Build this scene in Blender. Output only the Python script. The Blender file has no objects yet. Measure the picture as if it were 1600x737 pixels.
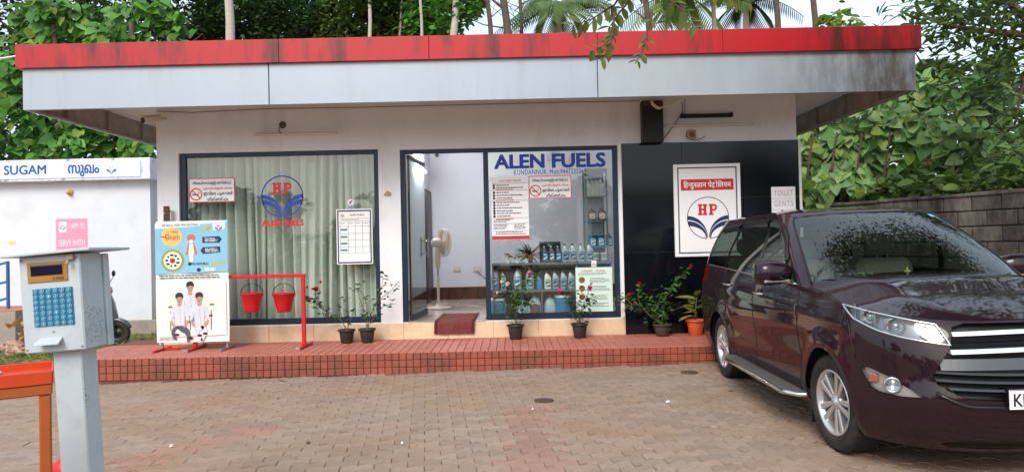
import bpy, bmesh, math, random
import numpy as np
from mathutils import Vector, Matrix, Euler

random.seed(7)
rng = np.random.default_rng(7)
scene = bpy.context.scene
COL = scene.collection
R = math.radians

# ------------------------------------------------------------------ camera
F_PX, CX, CY = 1100.0, 800.0, 368.5
CAM_Z, PITCH, ROLL = 1.5, 0.0132, 0.022
cam_data = bpy.data.cameras.new("camera")
cam_data.sensor_width = 36.0
cam_data.lens = 36.0 * F_PX / 1600.0
cam_data.clip_start = 0.05
cam_data.clip_end = 2000.0
cam = bpy.data.objects.new("camera", cam_data)
CAM_ROT = (Matrix.Rotation(math.pi / 2 + PITCH, 3, 'X') @ Matrix.Rotation(-ROLL, 3, 'Z'))
cam.matrix_world = Matrix.Translation((0, 0, CAM_Z)) @ CAM_ROT.to_4x4()
COL.objects.link(cam)
scene.camera = cam

def P(px, py, Y):
    """point of the place seen at photo pixel (px, py) at distance Y in front of the camera"""
    d = CAM_ROT @ Vector(((px - CX) / F_PX, -(py - CY) / F_PX, -1.0))
    return Vector((0, 0, CAM_Z)) + d * (Y / d.y)

# ------------------------------------------------------------------ light
SUN_EL, SUN_AZ = 40.0, 200.0       # azimuth clockwise from +Y: the sun stands behind the camera, a little left
world = bpy.data.worlds.new("World")
scene.world = world
world.use_nodes = True
wn = world.node_tree.nodes
wl = world.node_tree.links
sky = wn.new("ShaderNodeTexSky")
sky.sky_type = 'NISHITA'
sky.sun_disc = False
sky.sun_elevation = R(SUN_EL)
sky.sun_rotation = R(SUN_AZ)
sky.altitude = 0
sky.air_density = 1.0
sky.dust_density = 5.0
sky.ozone_density = 1.0
# thin bright overcast: the blue sky seen through an even white veil with faint cloud
veil = wn.new("ShaderNodeMix"); veil.data_type = 'RGBA'
veil.inputs[7].default_value = (6.6, 7.7, 8.6, 1)
wco = wn.new("ShaderNodeTexCoord"); wnz = wn.new("ShaderNodeTexNoise")
wnz.inputs["Scale"].default_value = 2.2; wnz.inputs["Detail"].default_value = 6
wl.new(wco.outputs["Generated"], wnz.inputs[0])
wmr = wn.new("ShaderNodeMapRange"); wmr.inputs[1].default_value = 0.3; wmr.inputs[2].default_value = 0.7
wmr.inputs[3].default_value = 0.45; wmr.inputs[4].default_value = 0.8
wl.new(wnz.outputs[0], wmr.inputs[0]); wl.new(wmr.outputs[0], veil.inputs[0])
wl.new(sky.outputs[0], veil.inputs[6])
wl.new(veil.outputs[2], wn["Background"].inputs[0])
wn["Background"].inputs[1].default_value = 0.13
sun_data = bpy.data.lights.new("sun", 'SUN')
sun_data.energy = 1.4
sun_data.angle = R(26)
sun_data.color = (1.0, 0.95, 0.87)
sun = bpy.data.objects.new("sun", sun_data)
az, el = R(SUN_AZ), R(SUN_EL)
to_sun = Vector((math.sin(az) * math.cos(el), math.cos(az) * math.cos(el), math.sin(el)))
sun.rotation_euler = to_sun.to_track_quat('Z', 'Y').to_euler()
sun.location = (-6, -8, 14)
COL.objects.link(sun)
scene.view_settings.view_transform = 'Standard'
scene.view_settings.look = 'None'
scene.view_settings.exposure = 0.56
scene.view_settings.gamma = 1.0
scene.cycles.max_bounces = 8
scene.cycles.transparent_max_bounces = 24
scene.cycles.use_denoising = True

# ------------------------------------------------------------------ helpers
def lin(c):
    c = c / 255.0
    return c / 12.92 if c <= 0.04045 else ((c + 0.055) / 1.055) ** 2.4
def C(r, g, b):
    return (lin(r), lin(g), lin(b), 1.0)
def mixc(a, b, t):
    return tuple(a[i] * (1 - t) + b[i] * t for i in range(3)) + (1.0,)
def mulc(a, k):
    return (a[0] * k, a[1] * k, a[2] * k, 1.0)

MATS = {}
def mat(name, col, rough=0.6, metal=0.0, var=0.12, scale=6.0, bump=0.0, bscale=60.0, dirt=None, dirt_amt=0.35,
        dscale=1.5, stretch=(1, 1, 1), island=0.0, coat=0.0, spec=0.5, col2=None, dlo=0.45, dhi=0.75, xmask=None):
    """procedural material: two-tone noise, optional dirt of its own shape, optional fine relief"""
    if name in MATS:
        return MATS[name]
    m = bpy.data.materials.new(name)
    m.use_nodes = True
    nt = m.node_tree
    n, l = nt.nodes, nt.links
    b = n["Principled BSDF"]
    b.inputs["Roughness"].default_value = rough
    b.inputs["Metallic"].default_value = metal
    b.inputs["Specular IOR Level"].default_value = spec
    b.inputs["Coat Weight"].default_value = coat
    b.inputs["Coat Roughness"].default_value = 0.04
    geo = n.new("ShaderNodeNewGeometry")
    mp = n.new("ShaderNodeMapping")
    mp.inputs["Scale"].default_value = stretch
    l.new(geo.outputs["Position"], mp.inputs[0])
    nz = n.new("ShaderNodeTexNoise")
    nz.inputs["Scale"].default_value = scale
    nz.inputs["Detail"].default_value = 6
    nz.inputs["Roughness"].default_value = 0.65
    l.new(mp.outputs[0], nz.inputs[0])
    mx = n.new("ShaderNodeMix"); mx.data_type = 'RGBA'
    c2 = col2 if col2 else mulc(col, 1 + var)
    c1 = mulc(col, 1 - var)
    mx.inputs[6].default_value = c1
    mx.inputs[7].default_value = c2
    rmp = n.new("ShaderNodeMapRange")
    rmp.inputs[1].default_value = 0.3; rmp.inputs[2].default_value = 0.7
    l.new(nz.outputs[0], rmp.inputs[0])
    l.new(rmp.outputs[0], mx.inputs[0])
    out = mx.outputs[2]
    if island:
        oi = n.new("ShaderNodeObjectInfo")
        ad = n.new("ShaderNodeMath"); ad.operation = 'ADD'
        l.new(geo.outputs["Random Per Island"], ad.inputs[0]); l.new(oi.outputs["Random"], ad.inputs[1])
        fr = n.new("ShaderNodeMath"); fr.operation = 'FRACT'
        l.new(ad.outputs[0], fr.inputs[0])
        mr = n.new("ShaderNodeMapRange")
        mr.inputs[3].default_value = 1 - island; mr.inputs[4].default_value = 1 + island
        l.new(fr.outputs[0], mr.inputs[0])
        vm = n.new("ShaderNodeVectorMath"); vm.operation = 'SCALE'
        l.new(out, vm.inputs[0]); l.new(mr.outputs[0], vm.inputs[3])
        out = vm.outputs[0]
    if dirt:
        nd = n.new("ShaderNodeTexNoise")
        nd.inputs["Scale"].default_value = dscale
        nd.inputs["Detail"].default_value = 8
        nd.inputs["Roughness"].default_value = 0.7
        l.new(mp.outputs[0], nd.inputs[0])
        md = n.new("ShaderNodeMapRange")
        md.inputs[1].default_value = dlo; md.inputs[2].default_value = dhi
        md.inputs[4].default_value = dirt_amt
        l.new(nd.outputs[0], md.inputs[0])
        fac = md.outputs[0]
        if xmask:
            sx = n.new("ShaderNodeSeparateXYZ"); l.new(geo.outputs["Position"], sx.inputs[0])
            mk = n.new("ShaderNodeMapRange"); mk.inputs[1].default_value = xmask[0]; mk.inputs[2].default_value = xmask[1]
            mk.inputs[3].default_value = xmask[2]; mk.inputs[4].default_value = 1.0
            l.new(sx.outputs[0], mk.inputs[0])
            mu = n.new("ShaderNodeMath"); mu.operation = 'MULTIPLY'
            l.new(fac, mu.inputs[0]); l.new(mk.outputs[0], mu.inputs[1]); fac = mu.outputs[0]
        m2 = n.new("ShaderNodeMix"); m2.data_type = 'RGBA'
        l.new(fac, m2.inputs[0]); l.new(out, m2.inputs[6])
        m2.inputs[7].default_value = dirt
        out = m2.outputs[2]
    l.new(out, b.inputs["Base Color"])
    if bump:
        nb = n.new("ShaderNodeTexNoise")
        nb.inputs["Scale"].default_value = bscale
        nb.inputs["Detail"].default_value = 5
        l.new(geo.outputs["Position"], nb.inputs[0])
        bp = n.new("ShaderNodeBump")
        bp.inputs["Strength"].default_value = bump
        bp.inputs["Distance"].default_value = 0.01
        l.new(nb.outputs[0], bp.inputs["Height"])
        l.new(bp.outputs[0], b.inputs["Normal"])
    MATS[name] = m
    return m

def glass_mat(name, tint=(0.9, 0.95, 0.93, 1), refl=0.08, rough=0.0, haze=0.0, ior=1.5):
    """thin sheet glass: fresnel reflection over tinted transparency"""
    if name in MATS:
        return MATS[name]
    m = bpy.data.materials.new(name); m.use_nodes = True
    n, l = m.node_tree.nodes, m.node_tree.links
    n.remove(n["Principled BSDF"])
    tr = n.new("ShaderNodeBsdfTransparent"); tr.inputs[0].default_value = tint
    gl = n.new("ShaderNodeBsdfGlossy"); gl.inputs["Roughness"].default_value = rough
    fr = n.new("ShaderNodeFresnel")
    gg = n.new("ShaderNodeNewGeometry"); ir = n.new("ShaderNodeMapRange")     # the same thin-sheet reflection from either face
    ir.inputs[3].default_value = ior; ir.inputs[4].default_value = 1 / ior
    l.new(gg.outputs["Backfacing"], ir.inputs[0]); l.new(ir.outputs[0], fr.inputs[0])
    ad = n.new("ShaderNodeMath"); ad.operation = 'MULTIPLY_ADD'
    ad.inputs[1].default_value = 1.0; ad.inputs[2].default_value = refl
    ad.use_clamp = True
    l.new(fr.outputs[0], ad.inputs[0])
    mx = n.new("ShaderNodeMixShader")
    l.new(ad.outputs[0], mx.inputs[0]); l.new(tr.outputs[0], mx.inputs[1]); l.new(gl.outputs[0], mx.inputs[2])
    last = mx
    if haze:
        df = n.new("ShaderNodeBsdfDiffuse"); df.inputs[0].default_value = (0.6, 0.63, 0.62, 1)
        m2 = n.new("ShaderNodeMixShader"); m2.inputs[0].default_value = haze
        l.new(mx.outputs[0], m2.inputs[1]); l.new(df.outputs[0], m2.inputs[2]); last = m2
    l.new(last.outputs[0], n["Material Output"].inputs[0])
    MATS[name] = m
    return m

def leaf_mat(name, c1, c2, trans=0.35, rough=0.42, island=0.35):
    if name in MATS:
        return MATS[name]
    m = bpy.data.materials.new(name); m.use_nodes = True
    n, l = m.node_tree.nodes, m.node_tree.links
    b = n["Principled BSDF"]
    b.inputs["Roughness"].default_value = rough
    b.inputs["Specular IOR Level"].default_value = 0.35
    geo = n.new("ShaderNodeNewGeometry"); oi = n.new("ShaderNodeObjectInfo")
    ad = n.new("ShaderNodeMath"); ad.operation = 'ADD'
    l.new(geo.outputs["Random Per Island"], ad.inputs[0]); l.new(oi.outputs["Random"], ad.inputs[1])
    fr = n.new("ShaderNodeMath"); fr.operation = 'FRACT'; l.new(ad.outputs[0], fr.inputs[0])
    mx = n.new("ShaderNodeMix"); mx.data_type = 'RGBA'
    mx.inputs[6].default_value = c1; mx.inputs[7].default_value = c2
    l.new(fr.outputs[0], mx.inputs[0])
    nz = n.new("ShaderNodeTexNoise"); nz.inputs["Scale"].default_value = 0.9
    l.new(geo.outputs["Position"], nz.inputs[0])
    mr = n.new("ShaderNodeMapRange"); mr.inputs[1].default_value = 0.3; mr.inputs[2].default_value = 0.7
    mr.inputs[3].default_value = 1 - island; mr.inputs[4].default_value = 1 + island
    l.new(nz.outputs[0], mr.inputs[0])
    vm = n.new("ShaderNodeVectorMath"); vm.operation = 'SCALE'
    l.new(mx.outputs[2], vm.inputs[0]); l.new(mr.outputs[0], vm.inputs[3])
    l.new(vm.outputs[0], b.inputs["Base Color"])
    tl = n.new("ShaderNodeBsdfTranslucent"); l.new(vm.outputs[0], tl.inputs[0])
    ms = n.new("ShaderNodeMixShader"); ms.inputs[0].default_value = trans
    l.new(b.outputs[0], ms.inputs[1]); l.new(tl.outputs[0], ms.inputs[2])
    l.new(ms.outputs[0], n["Material Output"].inputs[0])
    MATS[name] = m
    return m

def tag(o, label=None, cat=None, group=None, kind=None):
    if label: o["label"] = label
    if cat: o["category"] = cat
    if group: o["group"] = group
    if kind: o["kind"] = kind
    return o

def thing(name, label, cat, loc=(0, 0, 0), rot=(0, 0, 0), group=None):
    o = bpy.data.objects.new(name, None)
    o.empty_display_size = 0.1
    o.location = loc
    o.rotation_euler = rot
    COL.objects.link(o)
    return tag(o, label, cat, group)

def link(name, me, parent=None, loc=None, rot=None, scale=None):
    o = bpy.data.objects.new(name, me)
    COL.objects.link(o)
    if parent is not None: o.parent = parent
    if loc is not None: o.location = loc
    if rot is not None: o.rotation_euler = rot
    if scale is not None: o.scale = scale
    return o

def copy_tree(o, parent=None):
    c = o.copy(); COL.objects.link(c); c.parent = parent
    for ch in [x for x in o.children]:
        copy_tree(ch, c)
    return c

def world_off(o):
    v = Vector((0, 0, 0))
    while o is not None:
        v += o.location
        o = o.parent
    return v

class MB:
    """collects shapes and links them as ONE mesh object"""
    def __init__(s):
        s.v, s.f, s.mi, s.sm = [], [], [], []
    def add(s, vs, fs, mi=0, smooth=False, M=None):
        k = len(s.v)
        if M is not None:
            vs = [M @ Vector(v) for v in vs]
        s.v.extend([tuple(v) for v in vs])
        for f in fs:
            s.f.append(tuple(i + k for i in f)); s.mi.append(mi); s.sm.append(smooth)
        return s
    def box(s, x0, x1, y0, y1, z0, z1, mi=0, b=0.0, M=None):
        if x1 < x0: x0, x1 = x1, x0
        if y1 < y0: y0, y1 = y1, y0
        if z1 < z0: z0, z1 = z1, z0
        if b <= 0:
            vs = [(x0, y0, z0), (x1, y0, z0), (x1, y1, z0), (x0, y1, z0), (x0, y0, z1), (x1, y0, z1), (x1, y1, z1), (x0, y1, z1)]
            fs = [(3, 2, 1, 0), (4, 5, 6, 7), (0, 1, 5, 4), (1, 2, 6, 5), (2, 3, 7, 6), (3, 0, 4, 7)]
            return s.add(vs, fs, mi, False, M)
        b = min(b, (x1 - x0) * .45, (y1 - y0) * .45, (z1 - z0) * .45)
        X, Y, Z = (x0, x1), (y0, y1), (z0, z1)
        vs, idx = [], {}
        for i in (0, 1):
            for j in (0, 1):
                for k in (0, 1):
                    sx, sy, sz = (b if i == 0 else -b), (b if j == 0 else -b), (b if k == 0 else -b)
                    idx[i, j, k, 0] = len(vs); vs.append((X[i], Y[j] + sy, Z[k] + sz))
                    idx[i, j, k, 1] = len(vs); vs.append((X[i] + sx, Y[j], Z[k] + sz))
                    idx[i, j, k, 2] = len(vs); vs.append((X[i] + sx, Y[j] + sy, Z[k]))
        fs = []
        for i in (0, 1):
            q = [idx[i, 0, 0, 0], idx[i, 1, 0, 0], idx[i, 1, 1, 0], idx[i, 0, 1, 0]]
            fs.append(tuple(q if i else q[::-1]))
            q = [idx[0, i, 0, 1], idx[1, i, 0, 1], idx[1, i, 1, 1], idx[0, i, 1, 1]]
            fs.append(tuple(q[::-1] if i else q))
            q = [idx[0, 0, i, 2], idx[1, 0, i, 2], idx[1, 1, i, 2], idx[0, 1, i, 2]]
            fs.append(tuple(q if i else q[::-1]))
        for i in (0, 1):
            for j in (0, 1):
                q = [idx[i, j, 0, 0], idx[i, j, 0, 1], idx[i, j, 1, 1], idx[i, j, 1, 0]]
                fs.append(tuple(q if (i == j) else q[::-1]))
                q = [idx[i, 0, j, 0], idx[i, 0, j, 2], idx[i, 1, j, 2], idx[i, 1, j, 0]]
                fs.append(tuple(q[::-1] if (i == j) else q))
                q = [idx[0, i, j, 1], idx[0, i, j, 2], idx[1, i, j, 2], idx[1, i, j, 1]]
                fs.append(tuple(q if (i == j) else q[::-1]))
        for i in (0, 1):
            for j in (0, 1):
                for k in (0, 1):
                    q = (idx[i, j, k, 0], idx[i, j, k, 1], idx[i, j, k, 2])
                    fs.append(q if (i + j + k) % 2 else q[::-1])
        return s.add(vs, fs, mi, False, M)
    def tube(s, pts, r, n=8, mi=0, caps=True, M=None, flat=None):
        pts = [Vector(p) for p in pts]
        rs = r if isinstance(r, (list, tuple)) else [r] * len(pts)
        vs, fs = [], []
        up = None
        for i, p in enumerate(pts):
            t = (pts[min(i + 1, len(pts) - 1)] - pts[max(i - 1, 0)])
            if t.length < 1e-9: t = Vector((0, 0, 1))
            t.normalize()
            if up is None:
                a = Vector((0, 0, 1)) if abs(t.z) < .9 else Vector((1, 0, 0))
                up = (a - t * a.dot(t)).normalized()
            else:
                up = up - t * up.dot(t)
                if up.length < 1e-6: up = t.orthogonal()
                up.normalize()
            sd = t.cross(up)
            for k in range(n):
                an = 2 * math.pi * k / n
                kx = flat if flat else 1.0
                vs.append(p + (up * math.cos(an) * kx + sd * math.sin(an)) * rs[i])
        for i in range(len(pts) - 1):
            for k in range(n):
                a, b2 = i * n + k, i * n + (k + 1) % n
                fs.append((a, b2, b2 + n, a + n))
        s.add(vs, fs, mi, n > 4, M)
        if caps:
            s.add(vs[:n], [tuple(range(n))[::-1]], mi, False, M)
            s.add(vs[-n:], [tuple(range(n))], mi, False, M)
        return s
    def lathe(s, prof, n=20, c=(0, 0, 0), mi=0, M=None, smooth=True, cap0=False, cap1=False):
        """prof: (radius, height) pairs turned about the z axis through c"""
        vs, fs = [], []
        for r, z in prof:
            for k in range(n):
                a = 2 * math.pi * k / n
                vs.append((c[0] + r * math.cos(a), c[1] + r * math.sin(a), c[2] + z))
        for i in range(len(prof) - 1):
            for k in range(n):
                a, b = i * n + k, i * n + (k + 1) % n
                fs.append((a, b, b + n, a + n))
        s.add(vs, fs, mi, smooth, M)
        if cap0: s.add(vs[:n], [tuple(range(n))[::-1]], mi, False, M)
        if cap1: s.add(vs[-n:], [tuple(range(n))], mi, False, M)
        return s
    def prism(s, poly, y0, y1, mi=0, M=None, plane='xz'):
        """2-D polygon in the facade plane (x, z) extruded along y"""
        k = len(poly)
        if y1 is None:
            vs = [(p[0], y0, p[1]) for p in poly]
            return s.add(vs, [tuple(range(k))], mi, False, M)
        vs = [(p[0], y0, p[1]) for p in poly] + [(p[0], y1, p[1]) for p in poly]
        fs = [tuple(range(k)), tuple(range(2 * k - 1, k - 1, -1))]
        for i in range(k):
            j = (i + 1) % k
            fs.append((j, i, i + k, j + k))
        return s.add(vs, fs, mi, False, M)
    def disc(s, cx, cz, r, y, n=24, mi=0, rz=None, M=None):
        rz = rz or r
        return s.prism([(cx + r * math.cos(2 * math.pi * i / n), cz + rz * math.sin(2 * math.pi * i / n)) for i in range(n)], y, None, mi, M)
    def ring(s, cx, cz, r0, r1, y, n=32, mi=0, a0=0, a1=2 * math.pi, M=None):
        vs, fs = [], []
        for i in range(n + 1):
            a = a0 + (a1 - a0) * i / n
            vs += [(cx + r0 * math.cos(a), y, cz + r0 * math.sin(a)), (cx + r1 * math.cos(a), y, cz + r1 * math.sin(a))]
        for i in range(n):
            fs.append((2 * i, 2 * i + 1, 2 * i + 3, 2 * i + 2))
        return s.add(vs, fs, mi, False, M)
    def strip(s, pts, w, y, mi=0):
        """flat printed line of width w along (x, z) points"""
        for (a, b) in zip(pts[:-1], pts[1:]):
            dx, dz = b[0] - a[0], b[1] - a[1]
            L = math.hypot(dx, dz) or 1
            nx, nz = -dz / L * w / 2, dx / L * w / 2
            s.prism([(a[0] + nx, a[1] + nz), (b[0] + nx, b[1] + nz), (b[0] - nx, b[1] - nz), (a[0] - nx, a[1] - nz)], y, None, mi)
        return s
    def mesh(s, name, mats, off=(0, 0, 0)):
        me = bpy.data.meshes.new(name)
        ox, oy, oz = off
        me.from_pydata([(v[0] - ox, v[1] - oy, v[2] - oz) for v in s.v], [], s.f)
        ms = mats if isinstance(mats, (list, tuple)) else [mats]
        for m in ms: me.materials.append(m)
        me.polygons.foreach_set("material_index", s.mi)
        me.polygons.foreach_set("use_smooth", s.sm)
        me.update()
        return me
    def build(s, name, mats, parent=None, local=False, fixn=False):
        """world coordinates in, object out: a part keeps its thing's origin, a top-level mesh gets its origin at its base"""
        if parent is not None:
            off = (0, 0, 0) if local else world_off(parent)
            o = link(name, s.mesh(name, mats, off), parent)
        else:
            a = np.array(s.v)
            lo, hi = a.min(0), a.max(0)
            off = (0, 0, 0) if local else ((lo[0] + hi[0]) / 2, (lo[1] + hi[1]) / 2, lo[2])
            o = link(name, s.mesh(name, mats, off))
            o.location = off
        if fixn:
            bm = bmesh.new(); bm.from_mesh(o.data)
            bmesh.ops.recalc_face_normals(bm, faces=bm.faces)
            bm.to_mesh(o.data); bm.free()
        return o

# ------------------------------------------------------------------ lettering
_tc = {}
def glyphs(txt, bold=0.0, spacing=1.0):
    """flat lettering as (verts, faces) fitted to the unit box"""
    key = (txt, bold, spacing)
    if key in _tc: return _tc[key]
    cu = bpy.data.curves.new("lettering", 'FONT')
    cu.body = txt
    cu.size = 1.0
    cu.offset = bold
    cu.space_character = spacing
    cu.resolution_u = 3
    ob = bpy.data.objects.new("lettering", cu)
    me = bpy.data.meshes.new_from_object(ob)
    vs = np.array([tuple(v.co) for v in me.vertices]) if len(me.vertices) else np.zeros((1, 3))
    fs = [tuple(p.vertices) for p in me.polygons]
    bpy.data.objects.remove(ob); bpy.data.curves.remove(cu); bpy.data.meshes.remove(me)
    lo, hi = vs.min(0), vs.max(0)
    sz = np.maximum(hi - lo, 1e-6)
    vs = (vs - lo) / np.array([sz[0], sz[1], 1])
    _tc[key] = (vs, fs, sz[0] / sz[1])
    return _tc[key]

def letter(mb, txt, x0, x1, z0, z1, y, mi=0, bold=0.0, spacing=1.0, M=None):
    vs, fs, asp = glyphs(txt, 0.0, spacing)
    h = (z1 - z0) * bold * .8
    sh = [(0, 0)] if bold <= 0 else [(0, 0), (h, 0), (-h, 0), (h * .7, h * .7), (-h * .7, -h * .7), (h * .7, -h * .7), (-h * .7, h * .7)]
    for k, (dx, dz) in enumerate(sh):
        mb.add([(x0 + h + v[0] * (x1 - x0 - 2 * h) + dx, y - k * .00006, z0 + h + v[1] * (z1 - z0 - 2 * h) + dz) for v in vs], fs, mi, False, M)

# ------------------------------------------------------------------ leaves
def leaf_shape(kind):
    """leaf lying along +y from its stalk, face up (+z), folded along the midrib"""
    if kind == 'heart':
        out = [(0, 0), (.30, -.10), (.46, .16), (.42, .42), (.24, .74), (0, 1.0)]
    elif kind == 'oval':
        out = [(0, 0), (.16, .12), (.27, .38), (.24, .66), (.12, .88), (0, 1.0)]
    elif kind == 'long':
        out = [(0, 0), (.09, .14), (.135, .4), (.11, .7), (0, 1.0)]
    elif kind == 'frond':
        out = [(0, 0), (.035, .2), (.04, .6), (0, 1.0)]
    elif kind == 'clump':
        out = [(0, 0), (.34, .10), (.22, .34), (.46, .55), (.2, .72), (0, 1.0)]
    n = len(out)
    vs = [(0, y, -.10 * (y - .5) ** 2 * 1.5) for x, y in out]
    vs = [(0, p[1], .03 - .16 * max(p[1], 0) ** 2) for p in out]
    rt = [(x, y, .03 + .22 * x - .16 * max(y, 0) ** 2) for x, y in out[1:-1]]
    lf = [(-x, y, .03 + .22 * x - .16 * max(y, 0) ** 2) for x, y in out[1:-1]]
    V = vs + rt + lf
    fs = []
    m = n - 2
    for sgn, base in ((1, n), (-1, n + m)):
        tri = [(0, base, 1)]
        for i in range(m - 1):
            tri += [(base + i, base + i + 1, i + 2, i + 1)]
        tri += [(base + m - 1, n - 1, n - 2)]
        for t in tri:
            fs.append(t if sgn > 0 else t[::-1])
    return np.array(V, float), fs

_leafme = {}
def leaf_mesh(kind, m):
    key = (kind, m.name)
    if key not in _leafme:
        V, fs = leaf_shape(kind)
        me = bpy.data.meshes.new("leaf")
        me.from_pydata([tuple(v) for v in V], [], fs)
        me.materials.append(m)
        for p in me.polygons: p.use_smooth = True
        _leafme[key] = me
    return _leafme[key]

def rots(n, droop=0.5, spread=0.6, face=None):
    """leaf frames: stalk-to-tip direction d, upper-face normal up; face = direction most leaves look at"""
    out = np.zeros((n, 3, 3))
    a = rng.uniform(0, 2 * np.pi, n)
    d = np.stack([np.cos(a), np.sin(a), -droop + rng.normal(0, spread, n)], 1)
    if face is not None:
        fx = np.array(face, float)
        nrm = fx[None] + rng.normal(0, spread, (n, 3))
        nrm /= np.linalg.norm(nrm, axis=1)[:, None]
        d = np.stack([rng.normal(0, .55, n), rng.normal(0, .35, n), -np.ones(n) * max(droop, .05) + rng.normal(0, .35, n)], 1)
        d -= nrm * (d * nrm).sum(1)[:, None]
    else:
        nrm = np.stack([rng.normal(0, spread, n), rng.normal(0, spread, n), np.ones(n)], 1)
        d -= nrm * ((d * nrm).sum(1) / (nrm * nrm).sum(1))[:, None]
        nrm /= np.linalg.norm(nrm, axis=1)[:, None]
    d /= np.maximum(np.linalg.norm(d, axis=1), 1e-6)[:, None]
    x = np.cross(d, nrm)
    out[:, :, 0] = x; out[:, :, 1] = d; out[:, :, 2] = nrm
    return out

def leaves_joined(name, pts, size, m, kind='oval', parent=None, droop=.5, spread=.6, face=None, stuff=True, Rm=None, off=None):
    n = len(pts)
    if n == 0: return None
    V, fs = leaf_shape(kind)
    Rm = rots(n, droop, spread, face) if Rm is None else Rm
    sz = np.broadcast_to(np.asarray(size, float), (n,)) if np.ndim(size) <= 1 else size
    W = np.einsum('nij,vj->nvi', Rm, V) * sz[:, None, None] + np.asarray(pts)[:, None, :]
    o3 = np.array(world_off(parent)) if parent is not None else np.zeros(3)
    W = (W - o3).reshape(-1, 3)
    nv = len(V)
    # flat polygon arrays
    lt = np.array([len(f) for f in fs]); lv = np.array([i for f in fs for i in f])
    tot = np.tile(lt, n)
    loops = (np.tile(lv, n) + np.repeat(np.arange(n) * nv, len(lv)))
    me = bpy.data.meshes.new(name)
    me.vertices.add(len(W)); me.vertices.foreach_set("co", W.ravel())
    me.loops.add(len(loops)); me.loops.foreach_set("vertex_index", loops.astype(np.int32))
    me.polygons.add(len(tot))
    st = np.concatenate([[0], np.cumsum(tot)[:-1]])
    me.polygons.foreach_set("loop_start", st.astype(np.int32))
    me.polygons.foreach_set("loop_total", tot.astype(np.int32))
    me.polygons.foreach_set("use_smooth", np.ones(len(tot), bool))
    me.materials.append(m)
    me.update(calc_edges=True); me.validate()
    o = link(name, me, parent)
    if stuff: o["kind"] = "stuff"
    return o

def leaves_single(pts, size, m, kind, parent, droop=.5, spread=.6, face=None, Rm=None, name="leaf"):
    Rm = rots(len(pts), droop, spread, face) if Rm is None else Rm
    me = leaf_mesh(kind, m)
    off = world_off(parent)
    for i, p in enumerate(pts):
        s = float(size[i]) if np.ndim(size) else float(size)
        o = bpy.data.objects.new(name, me)
        COL.objects.link(o)
        o.parent = parent
        o.location = Vector(p) - off
        o.rotation_mode = 'QUATERNION'
        o.rotation_quaternion = Matrix(Rm[i].tolist()).to_quaternion()
        o.scale = (s, s, s)

def foliage(parent, pts, size, m, kind='oval', droop=.5, spread=.6, face=None, singles=300, name="foliage", cam_near=True):
    """the nearest leaves as single parts, the rest joined"""
    pts = np.asarray(pts); n = len(pts)
    size = np.broadcast_to(np.asarray(size, float), (n,))
    Rm = rots(n, droop, spread, face)
    if singles:
        key = size / np.maximum(pts[:, 1], .5)
        od = np.argsort(-key)
        a, b = od[:singles], od[singles:]
        leaves_single(pts[a], size[a], m, kind, parent, Rm=Rm[a])
        if len(b): leaves_joined(name, pts[b], size[b], m, kind, parent, Rm=Rm[b])
    else:
        leaves_joined(name, pts, size, m, kind, parent, Rm=Rm)

def blob_points(n, c, r, shell=.55, cuts=5, seed=None):
    """points through an uneven crown volume: several lobes, thinner gaps between"""
    lobes = []
    for i in range(cuts):
        d = rng.normal(0, 1, 3); d /= np.linalg.norm(d)
        lobes.append((np.array(c) + d * np.array(r) * rng.uniform(.35, .75), np.array(r) * rng.uniform(.35, .55)))
    out = []
    per = n // cuts + 1
    for lc, lr in lobes:
        d = rng.normal(0, 1, (per, 3)); d /= np.linalg.norm(d, axis=1)[:, None]
        rad = shell + (1 - shell) * rng.random(per) ** .6
        out.append(lc + d * lr * rad[:, None])
    return np.concatenate(out)[:n]
# ------------------------------------------------------------------ materials
M_wall = mat("white_wall_paint", C(229, 231, 236), .75, var=.03, scale=1.2, bump=.15, bscale=90, dirt=C(160, 146, 134), dirt_amt=.45, dscale=1.3, stretch=(1.6, 1.6, .55), dlo=.52, dhi=.85)
M_int = mat("interior_paint", C(222, 222, 230), .8, var=.03, scale=1.0)
M_fascia = mat("silver_fascia_panel", C(164, 174, 187), .38, metal=.25, var=.035, scale=.8, dirt=C(120, 105, 96), dirt_amt=.35, dscale=2.0, stretch=(2.5, 2.5, .35), dlo=.53, dhi=.85)
M_fascia_old = mat("stained_fascia_panel", C(164, 174, 184), .5, metal=.2, var=.05, scale=1.5, dirt=C(96, 84, 78), dirt_amt=.85, dscale=2.4, stretch=(2.6, 2.6, .8), dlo=.36, dhi=.60, xmask=(3.1, 4.6, .04))
M_red = mat("red_fascia_paint", C(176, 13, 26), .45, var=.06, scale=1.4, dirt=C(58, 24, 24), dirt_amt=.9, dscale=1.2, stretch=(2.4, 2.4, .45), dlo=.49, dhi=.66)
M_rust = mat("rusty_steel_back", C(150, 140, 130), .7, metal=.0, var=.25, scale=5, dirt=C(110, 80, 60), dirt_amt=.5, dscale=3)
M_soffit = mat("soffit_paint", C(226, 218, 214), .8, var=.04, scale=1.5, dirt=C(150, 140, 130), dirt_amt=.3, dscale=1.5)
M_frame = mat("dark_blue_frame", C(30, 46, 66), .38, metal=.3, var=.1, scale=8)
M_granite = mat("black_granite", C(11, 14, 20), .09, var=.3, scale=40, spec=.34, dirt=C(26, 30, 36), dirt_amt=.3, dscale=1.6)
M_grout = mat("dark_joint", C(52, 48, 44), .9, var=.1)
M_beige = mat("beige_plinth_tile", C(226, 200, 168), .3, var=.05, scale=2.5, island=.05, dirt=C(160, 120, 90), dirt_amt=.45, dscale=4)
M_floor_in = mat("polished_floor_tile", C(196, 184, 172), .12, var=.06, scale=3, island=.04)
M_skirt = mat("brown_skirting_tile", C(86, 48, 36), .25, var=.35, scale=9, island=.25, dirt=C(30, 20, 16), dirt_amt=.6, dscale=6)
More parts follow.
